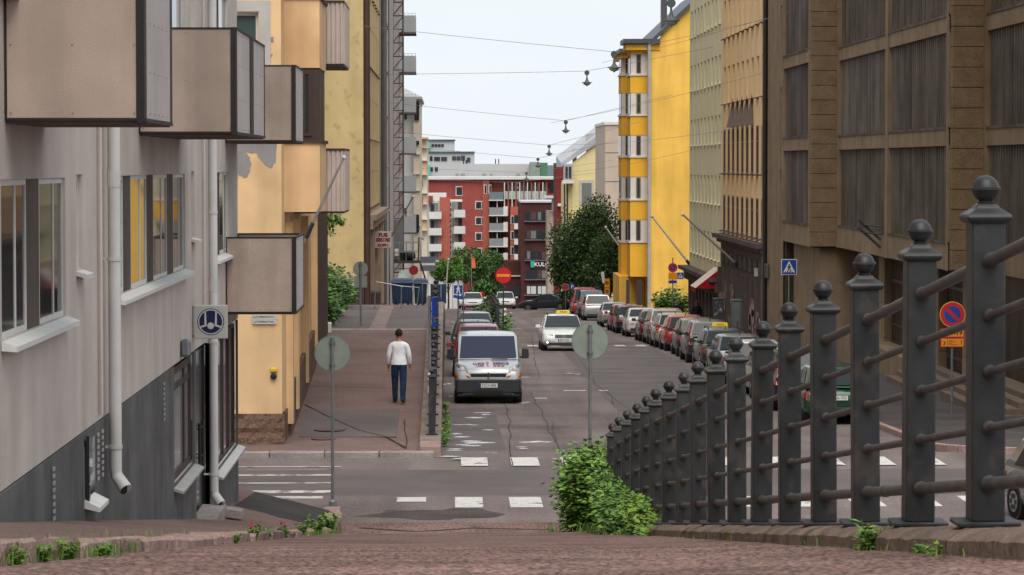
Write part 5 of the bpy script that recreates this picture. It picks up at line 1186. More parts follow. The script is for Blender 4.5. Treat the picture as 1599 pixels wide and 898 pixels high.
# oncoming white taxi
tx = car('wagon', P(880,500,117).x, 116.6, 'white estate taxi driving towards the camera in mid street', None, 'white', True, plate='BPM-473', roofbars=True, name='taxi', cat='taxi')
taxi_sign(P(880,500,117).x+.05, 118.8, G(118.8)+1.49, 'yellow roof light on the white oncoming taxi')
mb = MB(); L = KINDS['wagon']['L']; mb.box(-.36,.36,L-.012,L+.002,.53,.68)
for k in range(3): mb.box(-.36,.36,L+.002,L+.008,.55+.045*k,.562+.045*k, 1)
ob('grille', mb.mesh('grille', [BLACK, CHROME]), tx)
mb = MB(); ring(mb, (0,.605), .06, .075, 0, 0, 16)
for k in range(3):
    a = R(90+120*k); mb.poly([(.008*math.sin(a),0,.605-.008*math.cos(a)),(.07*math.cos(a),0,.605+.07*math.sin(a)),(-.008*math.sin(a),0,.605+.008*math.cos(a))])
me = mb.mesh('emblem', CHROME); ob('emblem', me, tx, (0,L+.012,0))
for s in (-1,1):
    mb = MB(); mb.box(s*.56-.14,s*.56+.14,L-.10,L-.03,.33,.40); ob('fog_light', mb.mesh('fog_light', M('lit daytime lamp', (.7,.7,.6), .3, 0, emit=(1,.97,.8,1.5)), bevel=.02), tx)
# dark saloon turning at the end of the row
car('sedan', P(872,470,236).x+1.3, 236, 'dark grey saloon seen side-on, turning at the end of the street', None, 'bluegrey', False, yaw=R(72), cat='car')
# left row, noses towards the camera
LG = 'vehicles parked along the left wall'
PA['vanwhite'] = paint('silvery white van paint', (.47,.48,.51), .15)
vn = car('van', 1.13, 81.4, 'white and black delivery van with blue and red lettering, parked on the left', LG, 'vanwhite', True, name='delivery_van', cat='van')
car('mpv', 1.02, 96.0, 'faded red people carrier parked right behind the white delivery van', LG, 'wine', True)
car('hatch', .95, 108.5, 'dark grey green hatchback parked behind the faded red people carrier', LG, 'dgreen', True)
car('wagon', 1.15, 124.5, 'silver estate with clear windscreen parked behind the grey green hatchback', LG, 'silver', True)
car('sedan', P(738,480,240).x, 236, 'white saloon parked far down on the left beyond the blue sign', LG, 'white', True)
car('wagon', P(737,460,256).x-.3, 254, 'white estate parked far down behind the white saloon', LG, 'white', True, roofbars=True)
car('hatch', P(789,470,244).x, 243, 'small white car right of the no entry sign, far down the street', None, 'white', True)
# van front details
L = 4.78
def vadd(nm, mb, mats, bevel=0, loc=(0,0,0), rz=0): return ob(nm, mb.mesh(nm, mats, bevel=bevel), vn, loc, rz)
mb = MB(); mb.box(-.92,.92,L-.38,L+.03,.30,.72); mb.box(-.90,.90,L-.30,L-.0,.20,.30); vadd('bumper', mb, TRIM, .05)
mb = MB()
for k in range(3): mb.box(-.42,.42,L+.03,L+.045,.27+.055*k,.29+.055*k)
vadd('bumper_slat', mb, BLACK)
mb = MB(); mb.box(-.50,.50,L-.07,L-.0,.76,.86); vadd('grille', mb, BLACK)
mb = MB(); mb.box(-.54,.54,L-.07,L+.008,.86,.89); mb.box(-.54,.54,L-.07,L+.008,.725,.76); vadd('grille_bar', mb, PA['vanwhite'])
mb = MB(); mb.v += [(0,.02,.86),(-.055,.0,.755),(0,.02,.65),(.055,0,.755),(0,.02,.80),(-.022,.012,.755),(0,.02,.71),(.022,.012,.755)]
for f in ((0,1,5,4),(1,2,6,5),(2,3,7,6),(3,0,4,7)): mb.f.append(f); mb.m.append(0)
vadd('emblem', mb, CHROME, loc=(0,L+.012,.055))
for s in (-1,1):
    mb = MB(); mb.hexa([(s*.54,L+.005,.88),(s*.80,L-.055,.87),(s*.955,L-.30,.90),(s*.60,L-.3,.90),(s*.64,L-.10,1.09),(s*.82,L-.15,1.13),(s*.945,L-.42,1.15),(s*.72,L-.4,1.10)]); hl = vadd('headlight', mb, M('headlight lens', (.30,.32,.33), .12, .1, spec=.7), .02)
    mb = MB(); mb.lathe([(.075,0),(.07,.02),(.03,.03)], 14); me = mb.mesh('lamp_bowl', M('lamp reflector', (.40,.41,.42), .5, metal=.2)); me.transform(Matrix.Rotation(R(-70),4,'X')); ob('lamp_bowl', me, hl, (s*.74,L-.075,.985))
    mb = MB(); mb.hexa([(s*.50,L+.018,.735),(s*.88,L-.05,.735),(s*.968,L-.28,.77),(s*.6,L-.2,.75),(s*.54,L+.012,.80),(s*.82,L-.04,.87),(s*.968,L-.29,.90),(s*.6,L-.2,.85)]); vadd('indicator', mb, LAMP_O, .012)
mb = MB(); mb.box(-.26,.26,L+.03,L+.045,.47,.59); np_ = vadd('number_plate', mb, PLT)
mb = MB(); mb.box(.21,.262,L+.045,L+.0475,.472,.588); ob('blue_band', mb.mesh('blue_band', PBLU), np_)
ob('lettering', text_mesh('OCI-582', .115, INK), np_, (-.02,L+.047,.53), R(180))
# lettering on the bonnet follows its slope
VB = M('blue van lettering', (.03,.06,.28), .5); VR = M('red van lettering', (.45,.015,.03), .5)
def on_hood(me, u, t, nm='lettering'):     # t runs down the bonnet from the windscreen to the grille
    y = 4.24+.44*t; z = lerp([(4.22,1.25),(4.48,1.143),(4.66,1.043),(4.75,.95)], y)+.018
    o = ob(nm, me, vn, (u, y, z)); o.rotation_euler = (R(-62), 0, R(180)); return o
on_hood(text_mesh('LUKK', .13, VB, .004, .004), .27, .62); on_hood(text_mesh('KESKUS', .13, VB, .004, .004), -.36, .62)
on_hood(text_mesh('( 0400', .09, VR, .004, .003), .24, .86); on_hood(text_mesh('24 24 24', .09, VR, .004, .003), -.30, .86)
mb = MB(); ring(mb, (0,.045), .022, .045, 0, 0, 14); mb.poly([(-.012,0,.0),(.012,0,0),(.012,0,-.13),(-.012,0,-.13)]); mb.poly([(.012,0,-.13),(.045,0,-.13),(.045,0,-.11),(.012,0,-.11)]); mb.poly([(.012,0,-.09),(.035,0,-.09),(.035,0,-.075),(.012,0,-.075)])
on_hood(mb.mesh('key_emblem', VR), .03, .62, 'key_emblem')
mb = MB(); mb.box(-.55,-.10,4.30,4.36,1.25,1.275); vadd('air_intake', mb, BLACK)
mb = MB(); mb.tube([(.75,4.17,1.285),(-.3,4.15,1.30)], .012, 5); vadd('wiper', mb, BLACK)
for ch in vn.children:
    if ch.name.startswith('windscreen'): ch.data.materials[0] = M('tinted van windscreen', (.028,.032,.065), .05, 0, spec=.35)  # blue of the reflected sky is put into the base colour
# grey car at the right edge, in the near street
car('hatch', 10.5, 46.2, 'grey hatchback cut off by the right edge of the picture', None, 'grey', True, yaw=R(10))
# ------------------------------------------------------------------ signs
SGREEN = M('grey green sign back', (.22,.255,.215), .6, .12, 4, streak=.15); SPOLE = M('galvanised sign pole', (.17,.175,.175), .5, .2, 5, metal=.4)
SBLUE = M('sign blue', (.012,.05,.26), .4, .08, 3); SRED = M('sign red', (.48,.012,.02), .4, .08, 3); SORG = M('sign orange yellow', (.72,.26,.012), .4, .08, 3); SWH = M('sign white', (.62,.62,.62), .4, .05); SYEL = M('sign yellow', (.70,.40,.03), .4, .06)
def pole(root, h, r=.03, z0=-.05):
    mb = MB(); mb.tube([(0,0,z0),(0,0,h)], r, 10); mb.tube([(0,0,h),(0,0,h+.015)], r*1.15, 10); return ob('pole', mb.mesh('pole', SPOLE, smooth=True), root)
def sign_back(px, py, Y, label, g, dia=.64):
    c = P(px,py,Y); s = thing('road_sign', label, 'road sign', (c.x,Y,g(Y))); h = c.z-g(Y)
    pole(s, h+dia*.42); mb = MB(); mb.tube([(0,.035,h),(0,.06,h)], dia/2, 40); d = ob('sign_plate', mb.mesh('sign_plate', SGREEN), s)
    mb = MB(); ring(mb, (0,h), dia/2-.012, dia/2, .034, 0, 40); ob('rim', mb.mesh('rim', SPOLE), d)
    for zz in (h-dia*.3, h+dia*.3):
        mb = MB(); mb.tube([(0,0,zz-.025),(0,0,zz+.025)], .042, 10); mb.box(-.05,.05,.0,.036,zz-.02,zz+.02); ob('clamp', mb.mesh('clamp', SPOLE), d)
    mb = MB(); mb.lathe([(.07,-.05),(.07,.03),(.04,.07)], 10); ob('foot', mb.mesh('foot', SPOLE), s)
    return s
sign_back(519,552,51.0,'round grey green back of a road sign on a thin pole, left street corner', lambda y: kl(y)+.0)
sign_back(921.5,533,49.6,'round grey green back of a road sign on a thin pole beside the big shrub', G)
s = sign_back(563,420,84.5,'green backed round and square road signs on a pole in the front garden', LPV, .44)
c = P(563,440,84.5); h = c.z-LPV(84.5); mb = MB(); mb.box(-.19,.19,.035,.055,h-.17,h+.17); ob('sign_plate', mb.mesh('sign_plate', SGREEN), s)
def walker(mb, c, sc, y, m):              # little walking figure
    q = lambda pts: mb.poly([(c[0]+a*sc, y, c[1]+b*sc) for a, b in pts], m)
    mb.disc((c[0]+.02*sc, c[1]+.42*sc), .085*sc, 12, y, m)
    q([(-.10,.05),(.12,.05),(.10,.32),(-.07,.32)]); q([(-.10,.05),(.02,.05),(-.12,-.45),(-.25,-.45)]); q([(.0,.05),(.12,.05),(.24,-.42),(.12,-.45)]); q([(-.07,.30),(-.05,.18),(-.24,.0),(-.29,.05)]); q([(.09,.30),(.27,.12),(.22,.06),(.08,.18)])
def ped_sign(root, h, a, y=-.04, kind='cross', cx=0):
    mb = MB(); mb.box(cx-a/2,cx+a/2,y-.01,y+.01,h-a/2,h+a/2); p = ob('sign_plate', mb.mesh('sign_plate', SWH, bevel=.004), root)
    mb = MB(); b = a*.46; yy = y-.0115; mb.poly([(cx-b,yy,h-b),(cx+b,yy,h-b),(cx+b,yy,h+b),(cx-b,yy,h+b)], 0)
    if kind == 'cross':
        mb.poly([(cx-a*.38,yy-.001,h-a*.34),(cx+a*.38,yy-.001,h-a*.34),(cx,yy-.001,h+a*.40)], 1); walker(mb, (cx,h-a*.06), a*.52, yy-.002, 2)
        for k in range(4): mb.poly([(cx-a*.30+a*.16*k,yy-.002,h-a*.34),(cx-a*.22+a*.16*k,yy-.002,h-a*.34),(cx-a*.19+a*.13*k,yy-.002,h-a*.27),(cx-a*.25+a*.13*k,yy-.002,h-a*.27)], 2)
    else: walker(mb, (cx,h), a*.85, yy-.001, 1)
    ob('pictogram', mb.mesh('pictogram', [SBLUE, SWH, INK]), p); return p
def no_parking(root, h, d, y=-.04):
    mb = MB(); mb.tube([(0,y+.012,h),(0,y,h)], d/2, 36); p = ob('sign_plate', mb.mesh('sign_plate', SYEL), root)
    mb = MB(); ring(mb, (0,h), 0, d*.33, y-.002, 0, 32); ring(mb, (0,h), d*.33, d*.475, y-.002, 1, 32); w = d*.045; k = d*.34*.7071
    mb.poly([(-k-w,y-.004,h+k-w),(-k+w,y-.004,h+k+w),(k+w,y-.004,h-k+w),(k-w,y-.004,h-k-w)], 1); ob('pictogram', mb.mesh('pictogram', [SBLUE, SRED]), p); return p
# near no-parking sign with supplementary plates
c = P(1487,491,73.5); s = thing('no_parking_sign', 'no parking sign with two orange plates reading 9-19, behind the near fence posts', 'road sign', (c.x,73.5,RPV(73.5)), 0); h = c.z-RPV(73.5)
pole(s, h+.3); no_parking(s, h, .66)
for dz, hh in ((-.475,.23),(-.72,.24)):
    mb = MB(); mb.box(-.31,.31,-.05,-.03,h+dz-hh/2,h+dz+hh/2); p = ob('supplementary_plate', mb.mesh('supplementary_plate', SRED, bevel=.004), s)
    mb = MB(); mb.poly([(-.285,-.0515,h+dz-hh/2+.022),(.285,-.0515,h+dz-hh/2+.022),(.285,-.0515,h+dz+hh/2-.022),(-.285,-.0515,h+dz+hh/2-.022)]); ob('face', mb.mesh('face', SORG), p)
    if dz > -.5:
        ob('lettering', text_mesh('9-19', .17, INK, .001, .004), p, (.10,-.053,h+dz)); mb = MB(); mb.hexa([(-.23,-.053,h+dz-.06),(-.15,-.053,h+dz-.06),(-.15,-.052,h+dz-.06),(-.23,-.052,h+dz-.06),(-.245,-.053,h+dz+.03),(-.135,-.053,h+dz+.03),(-.135,-.052,h+dz+.03),(-.245,-.052,h+dz+.03)]); mb.disc((-.19,h+dz+.045), .04, 12, -.0528); ob('pictogram', mb.mesh('pictogram', INK), p)
    else:
        ob('lettering', text_mesh('3', .14, INK, .001, .003), p, (-.21,-.053,h+dz-.02)); ob('lettering', text_mesh('1', .15, INK, .001, .003), p, (.23,-.053,h+dz)); mb = MB(); mb.box(-.135,-.125,-.0535,-.052,h+dz-.1,h+dz+.1)
        for k, (a, b) in enumerate(((-.1,.02),(-.1,.1),(-.1,-.0),(-.1,.14))): mb.box(a,b,-.0535,-.052,h+dz+.055-.04*k,h+dz+.067-.04*k)
        ob('pictogram', mb.mesh('pictogram', INK), p)
c = P(1232,417,106); s = thing('crossing_sign', 'blue pedestrian crossing sign on a pole before the brown office block', 'road sign', (c.x,106,RPV(106))); pole(s, c.z-RPV(106)+.25); ped_sign(s, c.z-RPV(106), .58)
# far no-parking cluster on the right pavement
c = P(1050.5,418,150); s = thing('no_parking_sign', 'small no parking sign above orange plate, before the yellow gable wall', 'road sign', (c.x,150,RPV(150))); h = c.z-RPV(150); pole(s, h+.5); no_parking(s, h, .5)
for dz, hh, mt in ((-.44,.36,SORG),(-.74,.16,SBLUE)): mb = MB(); mb.box(-.22,.22,-.05,-.03,h+dz-hh/2,h+dz+hh/2); ob('supplementary_plate', mb.mesh('supplementary_plate', mt), s)
ped_sign(s, h-.42, .36, -.04, 'cross', .40)
# no entry sign
c = P(786,430,122); s = thing('no_entry_sign', 'round red no entry sign with yellow bar standing in mid street', 'road sign', (c.x,122,G(122))); h = c.z-G(122); mb = MB(); mb.tube([(0,0,0),(0,0,h+.2)], .03, 8); ob('pole', mb.mesh('pole', M('dark pole', (.03,.03,.03), .5)), s)
mb = MB(); mb.tube([(0,-.03,h),(0,-.045,h)], .335, 36); p = ob('sign_plate', mb.mesh('sign_plate', SRED), s); mb = MB(); mb.box(-.27,.27,-.05,-.0455,h-.055,h+.055); ob('bar', mb.mesh('bar', SORG), p)
# blue walkway sign with tilted plate, left of the mid street
c = P(715.5,452,101); s = thing('walkway_sign', 'blue walkway sign with tilted small blue plate behind the left fence', 'road sign', (c.x,101,G(101))); h = c.z-G(101); pole(s, h+.3); ped_sign(s, h, .33, -.04, 'walk')
mb = MB(); mb.box(-.17,.17,-.045,-.03,-.055,.055); p = ob('supplementary_plate', mb.mesh('supplementary_plate', SBLUE), s, (0,0,h-.27)); p.rotation_euler = (0,R(14),0)
c = P(724,480,101); s2 = thing('barrier_frame', 'thin grey steel frame beside the blue walkway sign', 'barrier', (c.x-.9,101,LPV(100)))
mb = MB(); z0, z1 = -1.5, P(724,443,101).z-LPV(100); mb.tube([(-.55,0,z0),(-.55,0,z1),(.9,0,z1),(.9,0,z0)], .022, 6); part_ = ob('frame', mb.mesh('frame', METAL), s2)
# edge-on pole by the left fence
c = P(671,470,63.5); s = thing('walkway_sign', 'edge-on blue walkway sign on tall pole at the left fence end', 'road sign', (c.x,63.6,LPV(63.6))); h = c.z-LPV(63.6); pole(s, h+.1, .032)
p = ob('sign_holder', None, s, (.06,0,h-.12), R(72)); p.empty_display_size = .1
mb = MB(); mb.box(-.2,.2,-.05,-.03,-.22,.22); q = ob('sign_plate', mb.mesh('sign_plate', SBLUE), s, (.07,0,h-.14), R(74)); mb = MB(); mb.box(-.2,.2,-.05,-.03,-.06,.06); ob('supplementary_plate', mb.mesh('supplementary_plate', SBLUE), s, (.07,0,h-.52), R(74)); bpy.data.objects.remove(p)
for zz in (.95,1.25): mb = MB(); mb.tube([(-.0,0,zz),(0,0,zz+.16)], .045, 8); ob('sleeve', mb.mesh('sleeve', SWH), s)
# signs by the big tree
c = P(883,448,228); s = thing('no_parking_sign', 'tiny no parking and blue parking sign in front of the dark tree', 'road sign', (c.x,228,G(228))); h = c.z-G(228); pole(s, h+.2); no_parking(s, h, .55)
mb = MB(); mb.box(.32,.75,-.05,-.03,h-.2,h+.22); p = ob('sign_plate', mb.mesh('sign_plate', SBLUE), s); ob('lettering', text_mesh('P', .38, SWH, .002, .01), p, (.53,-.053,h))
c = P(948,440,224); s = thing('roadworks_sign', 'tall orange roadworks signs with leaning white board by the tree', 'road sign', (c.x,224,RPV(224))); h = c.z-RPV(224); pole(s, h)
for dz, hh in ((-.1,.7),(-.75,.5)): mb = MB(); mb.box(-.2,.2,-.05,-.03,h+dz-hh/2,h+dz+hh/2); p = ob('sign_plate', mb.mesh('sign_plate', SORG), s); mb = MB(); ring(mb, (0,h+dz), .05, .13, -.053, 0, 16); ob('pictogram', mb.mesh('pictogram', INK), p)
mb = MB(); mb.hexa([(-.35,-.05,h-.1),(-.12,-.05,h-.15),(-.12,0,h-.15),(-.35,0,h-.1),(-.5,-.05,h+.75),(-.27,-.05,h+.8),(-.27,0,h+.8),(-.5,0,h+.75)]); ob('board', mb.mesh('board', SWH), s)
# house number sign and cabinets
c = P(1187,425,124); s = thing('number_sign', 'small white sign reading 20 on a bracket at the shop floor', 'sign', (c.x,124,c.z)); mb = MB(); mb.box(-.25,.25,-.03,.03,-.18,.18); ob('panel', mb.mesh('panel', SWH), s); ob('lettering', text_mesh('20', .26, INK), s, (0,-.034,0)); mb = MB(); mb.tube([(.2,0,.2),(.2,0,.4),(.0,0,.4)], .03, 6); mb.tube([(.2,0,.35),(13.4-c.x,0,.35)], .025, 6); ob('bracket', mb.mesh('bracket', BLACK), s)
def cabinet(x0, y0, x1, y1, Y, label, mat, poster=False):
    a, b = P(x0,y0,Y), P(x1,y1,Y); g0 = RPV(Y); o = thing('utility_cabinet', label, 'cabinet', ((a.x+b.x)/2,Y,g0)); w = (b.x-a.x)/2
    mb = MB(); mb.box(-w,w,0,.45,0,a.z-g0); bo = ob('housing', mb.mesh('housing', mat, bevel=.015), o); mb = MB(); mb.box(-w-.03,w+.03,-.03,.48,a.z-g0+.002,a.z-g0+.06); ob('lid', mb.mesh('lid', mat), o)
    mb = MB(); mb.box(-w+.06,w-.06,-.012,-.001,.15,a.z-g0-.1); d = ob('door', mb.mesh('door', mat), o)
    mb = MB(); mb.box(w-.16,w-.12,-.03,-.013,.9,1.05); ob('handle', mb.mesh('handle', BLACK), d)
cabinet(1115,468,1130,508,126,'dark graffiti-covered utility cabinet on the right pavement',M('scribbled dark steel', (.035,.035,.035), .6, .5, 6, stain=(.2,.2,.2), stain_amt=.8, stain_scale=6))
cabinet(1143,470,1157,515,120,'grey steel utility cabinet on the right pavement',M('grey cabinet steel', (.11,.115,.12), .55, .25, 2, streak=.3))
# ------------------------------------------------------------------ blue skips, barrier rail
BLUE = M('dark blue steel', (.008,.028,.07), .5, .25, 2, streak=.35, stain=(.05,.04,.04), stain_amt=.5, stain_scale=1.5)
def skip(x0, x1, Y, zb, zt, label, peak):
    o = thing('waste_container', label, 'container', ((x0+x1)/2,Y,zb)); w = (x1-x0)/2; h = zt-zb
    mb = MB(); mb.hexa([(-w+.03,0,.05),(w-.03,0,.05),(w-.03,1.6,.05),(-w+.03,1.6,.05),(-w,-.05,h),(w,-.05,h),(w,1.65,h),(-w,1.65,h)]); ob('body', mb.mesh('body', BLUE), o)
    for x in (-w*.5, 0, w*.5): mb = MB(); mb.box(x-.025,x+.025,-.06,.02,.15,h-.05); ob('rib', mb.mesh('rib', BLUE), o)
    mb = MB(); mb.hexa([(-w-.1,-.1,h+.002),(w+.04,-.1,h+.002),(w+.04,1.7,h+.002),(-w-.1,1.7,h+.002),(-w*.7,.2,h+peak),(w*.8,.2,h+peak),(w*.8,1.4,h+peak),(-w*.7,1.4,h+peak)]); ob('lid', mb.mesh('lid', BLUE), o)
    for x in (-w+.15, w-.15): mb = MB(); mb.box(x-.06,x+.06,0,1.6,0,.05); ob('foot', mb.mesh('foot', BLACK), o)
for (a, b, lab, Y, yt, yb, pk) in ((610,645,'dark blue waste container with sloped lid beside the pub steps, left of the pair',101,442,487,.12),(645,668,'dark blue waste container with arched lid, right of the pair',101.5,443,487,.14)):
    p0, p1 = P(a,yt,Y), P(b,yb,Y); skip(p0.x+.03, p1.x-.03, Y, LPV(Y), p0.z, lab, pk)
o = thing('blue_hoarding', 'plain blue steel hoarding right of the waste containers', 'hoarding', (-.38,104,LPV(104)+.1)); a, b = P(672,444,104), P(697,484,104)
for k in range(3):
    x0 = a.x+(b.x-a.x)*k/3; mb = MB(); mb.box(x0+.005,x0+(b.x-a.x)/3-.005,104,104.06,LPV(104)+.1,a.z); part('panel', mb, BLUE, o)
mb = MB(); mb.box(a.x,b.x,104.065,104.2,LPV(104)+.1,LPV(104)+.22); part('foot', mb, BLACK, o)
o = thing('hand_rail', 'thin grey steel handrail in front of the blue containers', 'railing', (-2.6,97,LPV(97)))
q = [P(587,440,97),P(627,447,97),P(655,449,97)]; mb = MB(); mb.tube([q[0],q[1],q[2],(q[2].x-.1,97,LPV(97))], .02, 6); mb.tube([(q[1].x,97,q[1].z),(q[1].x-.02,97,LPV(97))], .02, 6); mb.tube([q[0],(q[0].x-.05,97,LPV(97))], .02, 6); part('rail', mb, METAL, o)
o = thing('round_sign', 'dark red round shop sign below the work platform', 'sign', P(646,422,178)); mb = MB(); mb.tube([(0,0,0),(0,-.1,0)], .29, 24); ob('panel', mb.mesh('panel', M('dark red sign face', (.28,.012,.02), .4)), o); mb = MB(); mb.tube([(-1.2,0,.1),(0,0,.1)], .03, 6); ob('bracket', mb.mesh('bracket', BLACK), o)
o = thing('shop_banner', 'grey shop sign board under the work platform, left side', 'sign', P(668,412,200)); mb = MB(); mb.box(-.55,.55,-.05,.05,-.5,.5); ob('panel', mb.mesh('panel', M('grey blue board', (.12,.13,.15), .5)), o); mb = MB(); mb.box(-.5,.5,-.06,-.051,-.1,.05); ob('stripe', mb.mesh('stripe', SWH), o); mb = MB(); mb.tube([(-2.4,.1,.4),(-.5,0,.4)], .03, 6); ob('bracket', mb.mesh('bracket', BLACK), o)
o = thing('market_canopy', 'green and white sheeted canopy behind the blue containers', 'canopy', (-2.2,172,LPV(172))); a, b = P(618,424,172), P(645,440,172)
mb = MB(); mb.hexa([(a.x,172,b.z-.3),(b.x,172,b.z-.5),(b.x,174,b.z-.5),(a.x,174,b.z-.3),(a.x+.2,172.4,a.z),(b.x-.6,172.4,a.z+.05),(b.x-.6,173.6,a.z+.05),(a.x+.2,173.6,a.z)]); part('sheet', mb, M('pale green sheet', (.42,.48,.44), .6, .2, 1.2, stain=(.03,.20,.12), stain_amt=1, stain_scale=.9), o)
for x in (a.x+.1, b.x-.1): mb = MB(); mb.tube([(x,173,LPV(172)),(x,173,b.z-.3)], .05, 6); part('leg', mb, BLACK, o)
# ------------------------------------------------------------------ flagpoles
WPOLE = M('white flagpole', (.55,.52,.48), .5, .1, 4); DPOLE = M('weathered grey flagpole', (.22,.20,.19), .6, .2, 4)
def flagpole(a, b, r, mat, label, ball=True):
    a, b = Vector(a), Vector(b); o = thing('flagpole', label, 'flagpole', a); mb = MB(); mb.tube([(0,0,0), b-a], [r*1.2, r*.8], 8); ob('pole', mb.mesh('pole', mat), o)
    mb = MB(); mb.lathe([(r*1.7*math.cos(t), r*1.7*math.sin(t)) for t in [R(-85+17*k) for k in range(11)]], 12); ob('finial', mb.mesh('finial', WPOLE, smooth=True), o, b-a)
    d = (b-a).normalized(); mb = MB(); mb.tube([d*.1-Vector((0,0,.02)), d*.35], r*1.6, 8); ob('socket', mb.mesh('socket', DMETAL), o)
def FPp(p0, Y0, p1, Y1): return P(*p0,Y0), P(*p1,Y1)
flagpole(*FPp((474,379),46.12,(537,246),46.3), .022, DPOLE, 'grey flagpole with white ball leaning from the corner of the lowest balcony')
flagpole(*FPp((597,395),158,(645,307),157), .05, DPOLE, 'thin grey flagpole leaning out by the pub sign', False)
flagpole(*FPp((996,425),212,(946,355),211.5), .06, WPOLE, 'white flagpole leaning out from the yellow bay house')
flagpole(*FPp((1078,414),160,(1018,338),159.5), .055, WPOLE, 'white flagpole crossing the yellow gable wall')
flagpole(*FPp((1156,418),132,(1066,335),131.5), .05, DPOLE, 'dark grey flagpole leaning out above the red awning')
flagpole((-.3,135,H-8.2), P(700,405,135), .035, WPOLE, 'white slanted pole leaning above the blue hoarding')
def banner(x0, y0, x1, y1, Y, label):
    a, b = P(x0,y0,Y), P(x1,y1,Y); o = thing('banner', label, 'flag', ((a.x+b.x)/2,Y,G(Y))); mb = MB(); mb.tube([(a.x,Y,G(Y)),(a.x,Y,a.z+.2)], .04, 6); part('pole', mb, DPOLE, o)
    mb = MB(); n = 8
    for k in range(n):
        z0, z1 = a.z+(b.z-a.z)*k/n, a.z+(b.z-a.z)*(k+1)/n; s = lambda t: .12*math.sin(t*5)
        mb.poly([(a.x+.06,Y+s(k/n),z0),(b.x-.15*(1-k/n),Y+.15+s(k/n),z0-.1*(k == 0)),(b.x-.15*(1-(k+1)/n),Y+.15+s((k+1)/n),z1),(a.x+.06,Y+s((k+1)/n),z1)])
    part('cloth', mb, M('orange red cloth', (.55,.13,.07), .8, .08, 2), o)
banner(707,400,713,419,300,'orange red banner left of the pair above the street trees'); banner(736,399,743,419,300,'orange red banner right of the pair above the street trees')
# ------------------------------------------------------------------ hanging street lamps on span wires
def lamp_meshes():
    mb = MB(); mb.lathe([(.05,.02),(.13,.0),(.22,-.01),(.235,-.045),(.20,-.05),(.10,.02),(.055,.10),(.045,.16),(.03,.20),(.03,.32)], 20); sh_ = mb.mesh('shade', M('verdigris lamp iron', (.07,.085,.08), .55, .2, 6), smooth=True)
    mb = MB(); mb.lathe([(.17,-.05),(.16,-.11),(.10,-.15),(.04,-.165),(.03,-.19),(.01,-.20)], 16); bo = mb.mesh('glass_bowl', M('frosted lamp glass', (.40,.42,.42), .2, .05), smooth=True)
    mb = MB(); mb.lathe([(.11,-.025),(.12,0),(.11,.025)], 12); me = mb.mesh('hanger', M('verdigris lamp iron', (.13,.15,.14))); me.transform(Matrix.Rotation(R(90),4,'X')); me.transform(Matrix.Translation((0,0,.42)))
    return sh_, bo, me
SHD, BWL, HNG = lamp_meshes()
WIRE = M('steel wire', (.16,.16,.165), .5)
def wire(label, pts, r=.007):
    mb = MB(); q = []
    for a, b in zip(pts, pts[1:]):
        a, b = Vector(a), Vector(b); n = 6
        for k in range(n): q.append(a.lerp(b, k/n)-Vector((0,0,.02*(b-a).length*.12*math.sin(math.pi*k/n))))
    q.append(Vector(pts[-1])); o = ob('span_wire', mb.tube(q, r, 4).mesh('span_wire', WIRE)); return tag(o, label, 'wire')
ordn = ['first and largest','second','third','fourth','fifth','sixth','seventh','eighth']
for i, (px, py, Y, ly, ry, rx) in enumerate(((1048,30,90.5,-70,-70,1400),(959,104,118,40,28,1205),(916.5,128,146,116,60,1180),(883.5,203,172,160,148,1050),(857.5,239,200,206,190,1000),(840,258,226,228,215,985),(822,279,258,262,250,960),(808,293,290,280,268,945))):
    c = P(px,py,Y); sc = 1.2 if i < 2 else 1.1
    o = thing('street_lamp', '%s hanging street lamp counted from the camera, on a wire over the street' % ordn[i], 'street lamp', c, 0, 'street lamps hung over the street'); o.scale = (sc,)*3
    ob('shade', SHD, o); ob('glass_bowl', BWL, o); ob('hanger', HNG, o)
    t = c+Vector((0,0,.5*sc)); lx = XO_; 
    wire('thin wire carrying the %s hanging lamp' % ordn[i], [(XO_, Y, P(600,ly,Y).z), t, P(rx,ry,Y)], .005+.00003*Y)
wire('pair of long thin wires crossing before the brown block, upper one', [P(940,98,125),P(1270,8,112)], .007); wire('long thin wire crossing before the orange and yellow houses, lower one', [P(860,192,180),P(1200,112,121)], .008)
wire('thin wire across the yellow gable wall low', [P(880,270,250),P(1120,225,150)], .009)
wire('thin wire across the yellow gable wall high', [P(860,226,240),P(1128,205,141)], .009)
# ------------------------------------------------------------------ vegetation
def leafmat(name, c, t=.25):
    m = M(name, c, .55, .35, 1.3, spec=.3); bs = m.node_tree.nodes['Principled BSDF']
    try: bs.inputs['Transmission Weight'].default_value = 0
    except Exception: pass
    return m
LF = leafmat('fresh green leaves', (.13,.27,.04)); LF2 = leafmat('mid green leaves', (.085,.175,.035)); LFD = leafmat('dark green leaves', (.03,.06,.022)); LFY = leafmat('yellow green leaves', (.21,.33,.045)); STEM = M('green brown stem', (.08,.06,.03), .8); BARK = M('dark bark', (.05,.04,.032), .9, .3, 6, bump=.8, bscale=10); DRYG = M('dry grass', (.22,.15,.06), .9, .2, 4); GRASS = leafmat('grass blades', (.10,.20,.03))
def leaf(mb, c, d, up, L, w, m):
    d = d.normalized(); s = d.cross(up)
    if s.length < 1e-3: s = Vector((1,0,0))
    s.normalize(); n = s.cross(d)
    a = c; b = c+d*L*.45+s*w*.5-n*L*.05; e = c+d*L-n*L*.16; f = c+d*L*.45-s*w*.5-n*L*.05; g = c+d*L*.5+n*L*.03
    k = len(mb.v); mb.v += [tuple(a),tuple(b),tuple(e),tuple(f),tuple(g)]; mb.f += [(k,k+1,k+4),(k+1,k+2,k+4),(k+2,k+3,k+4),(k+3,k,k+4)]; mb.m += [m]*4
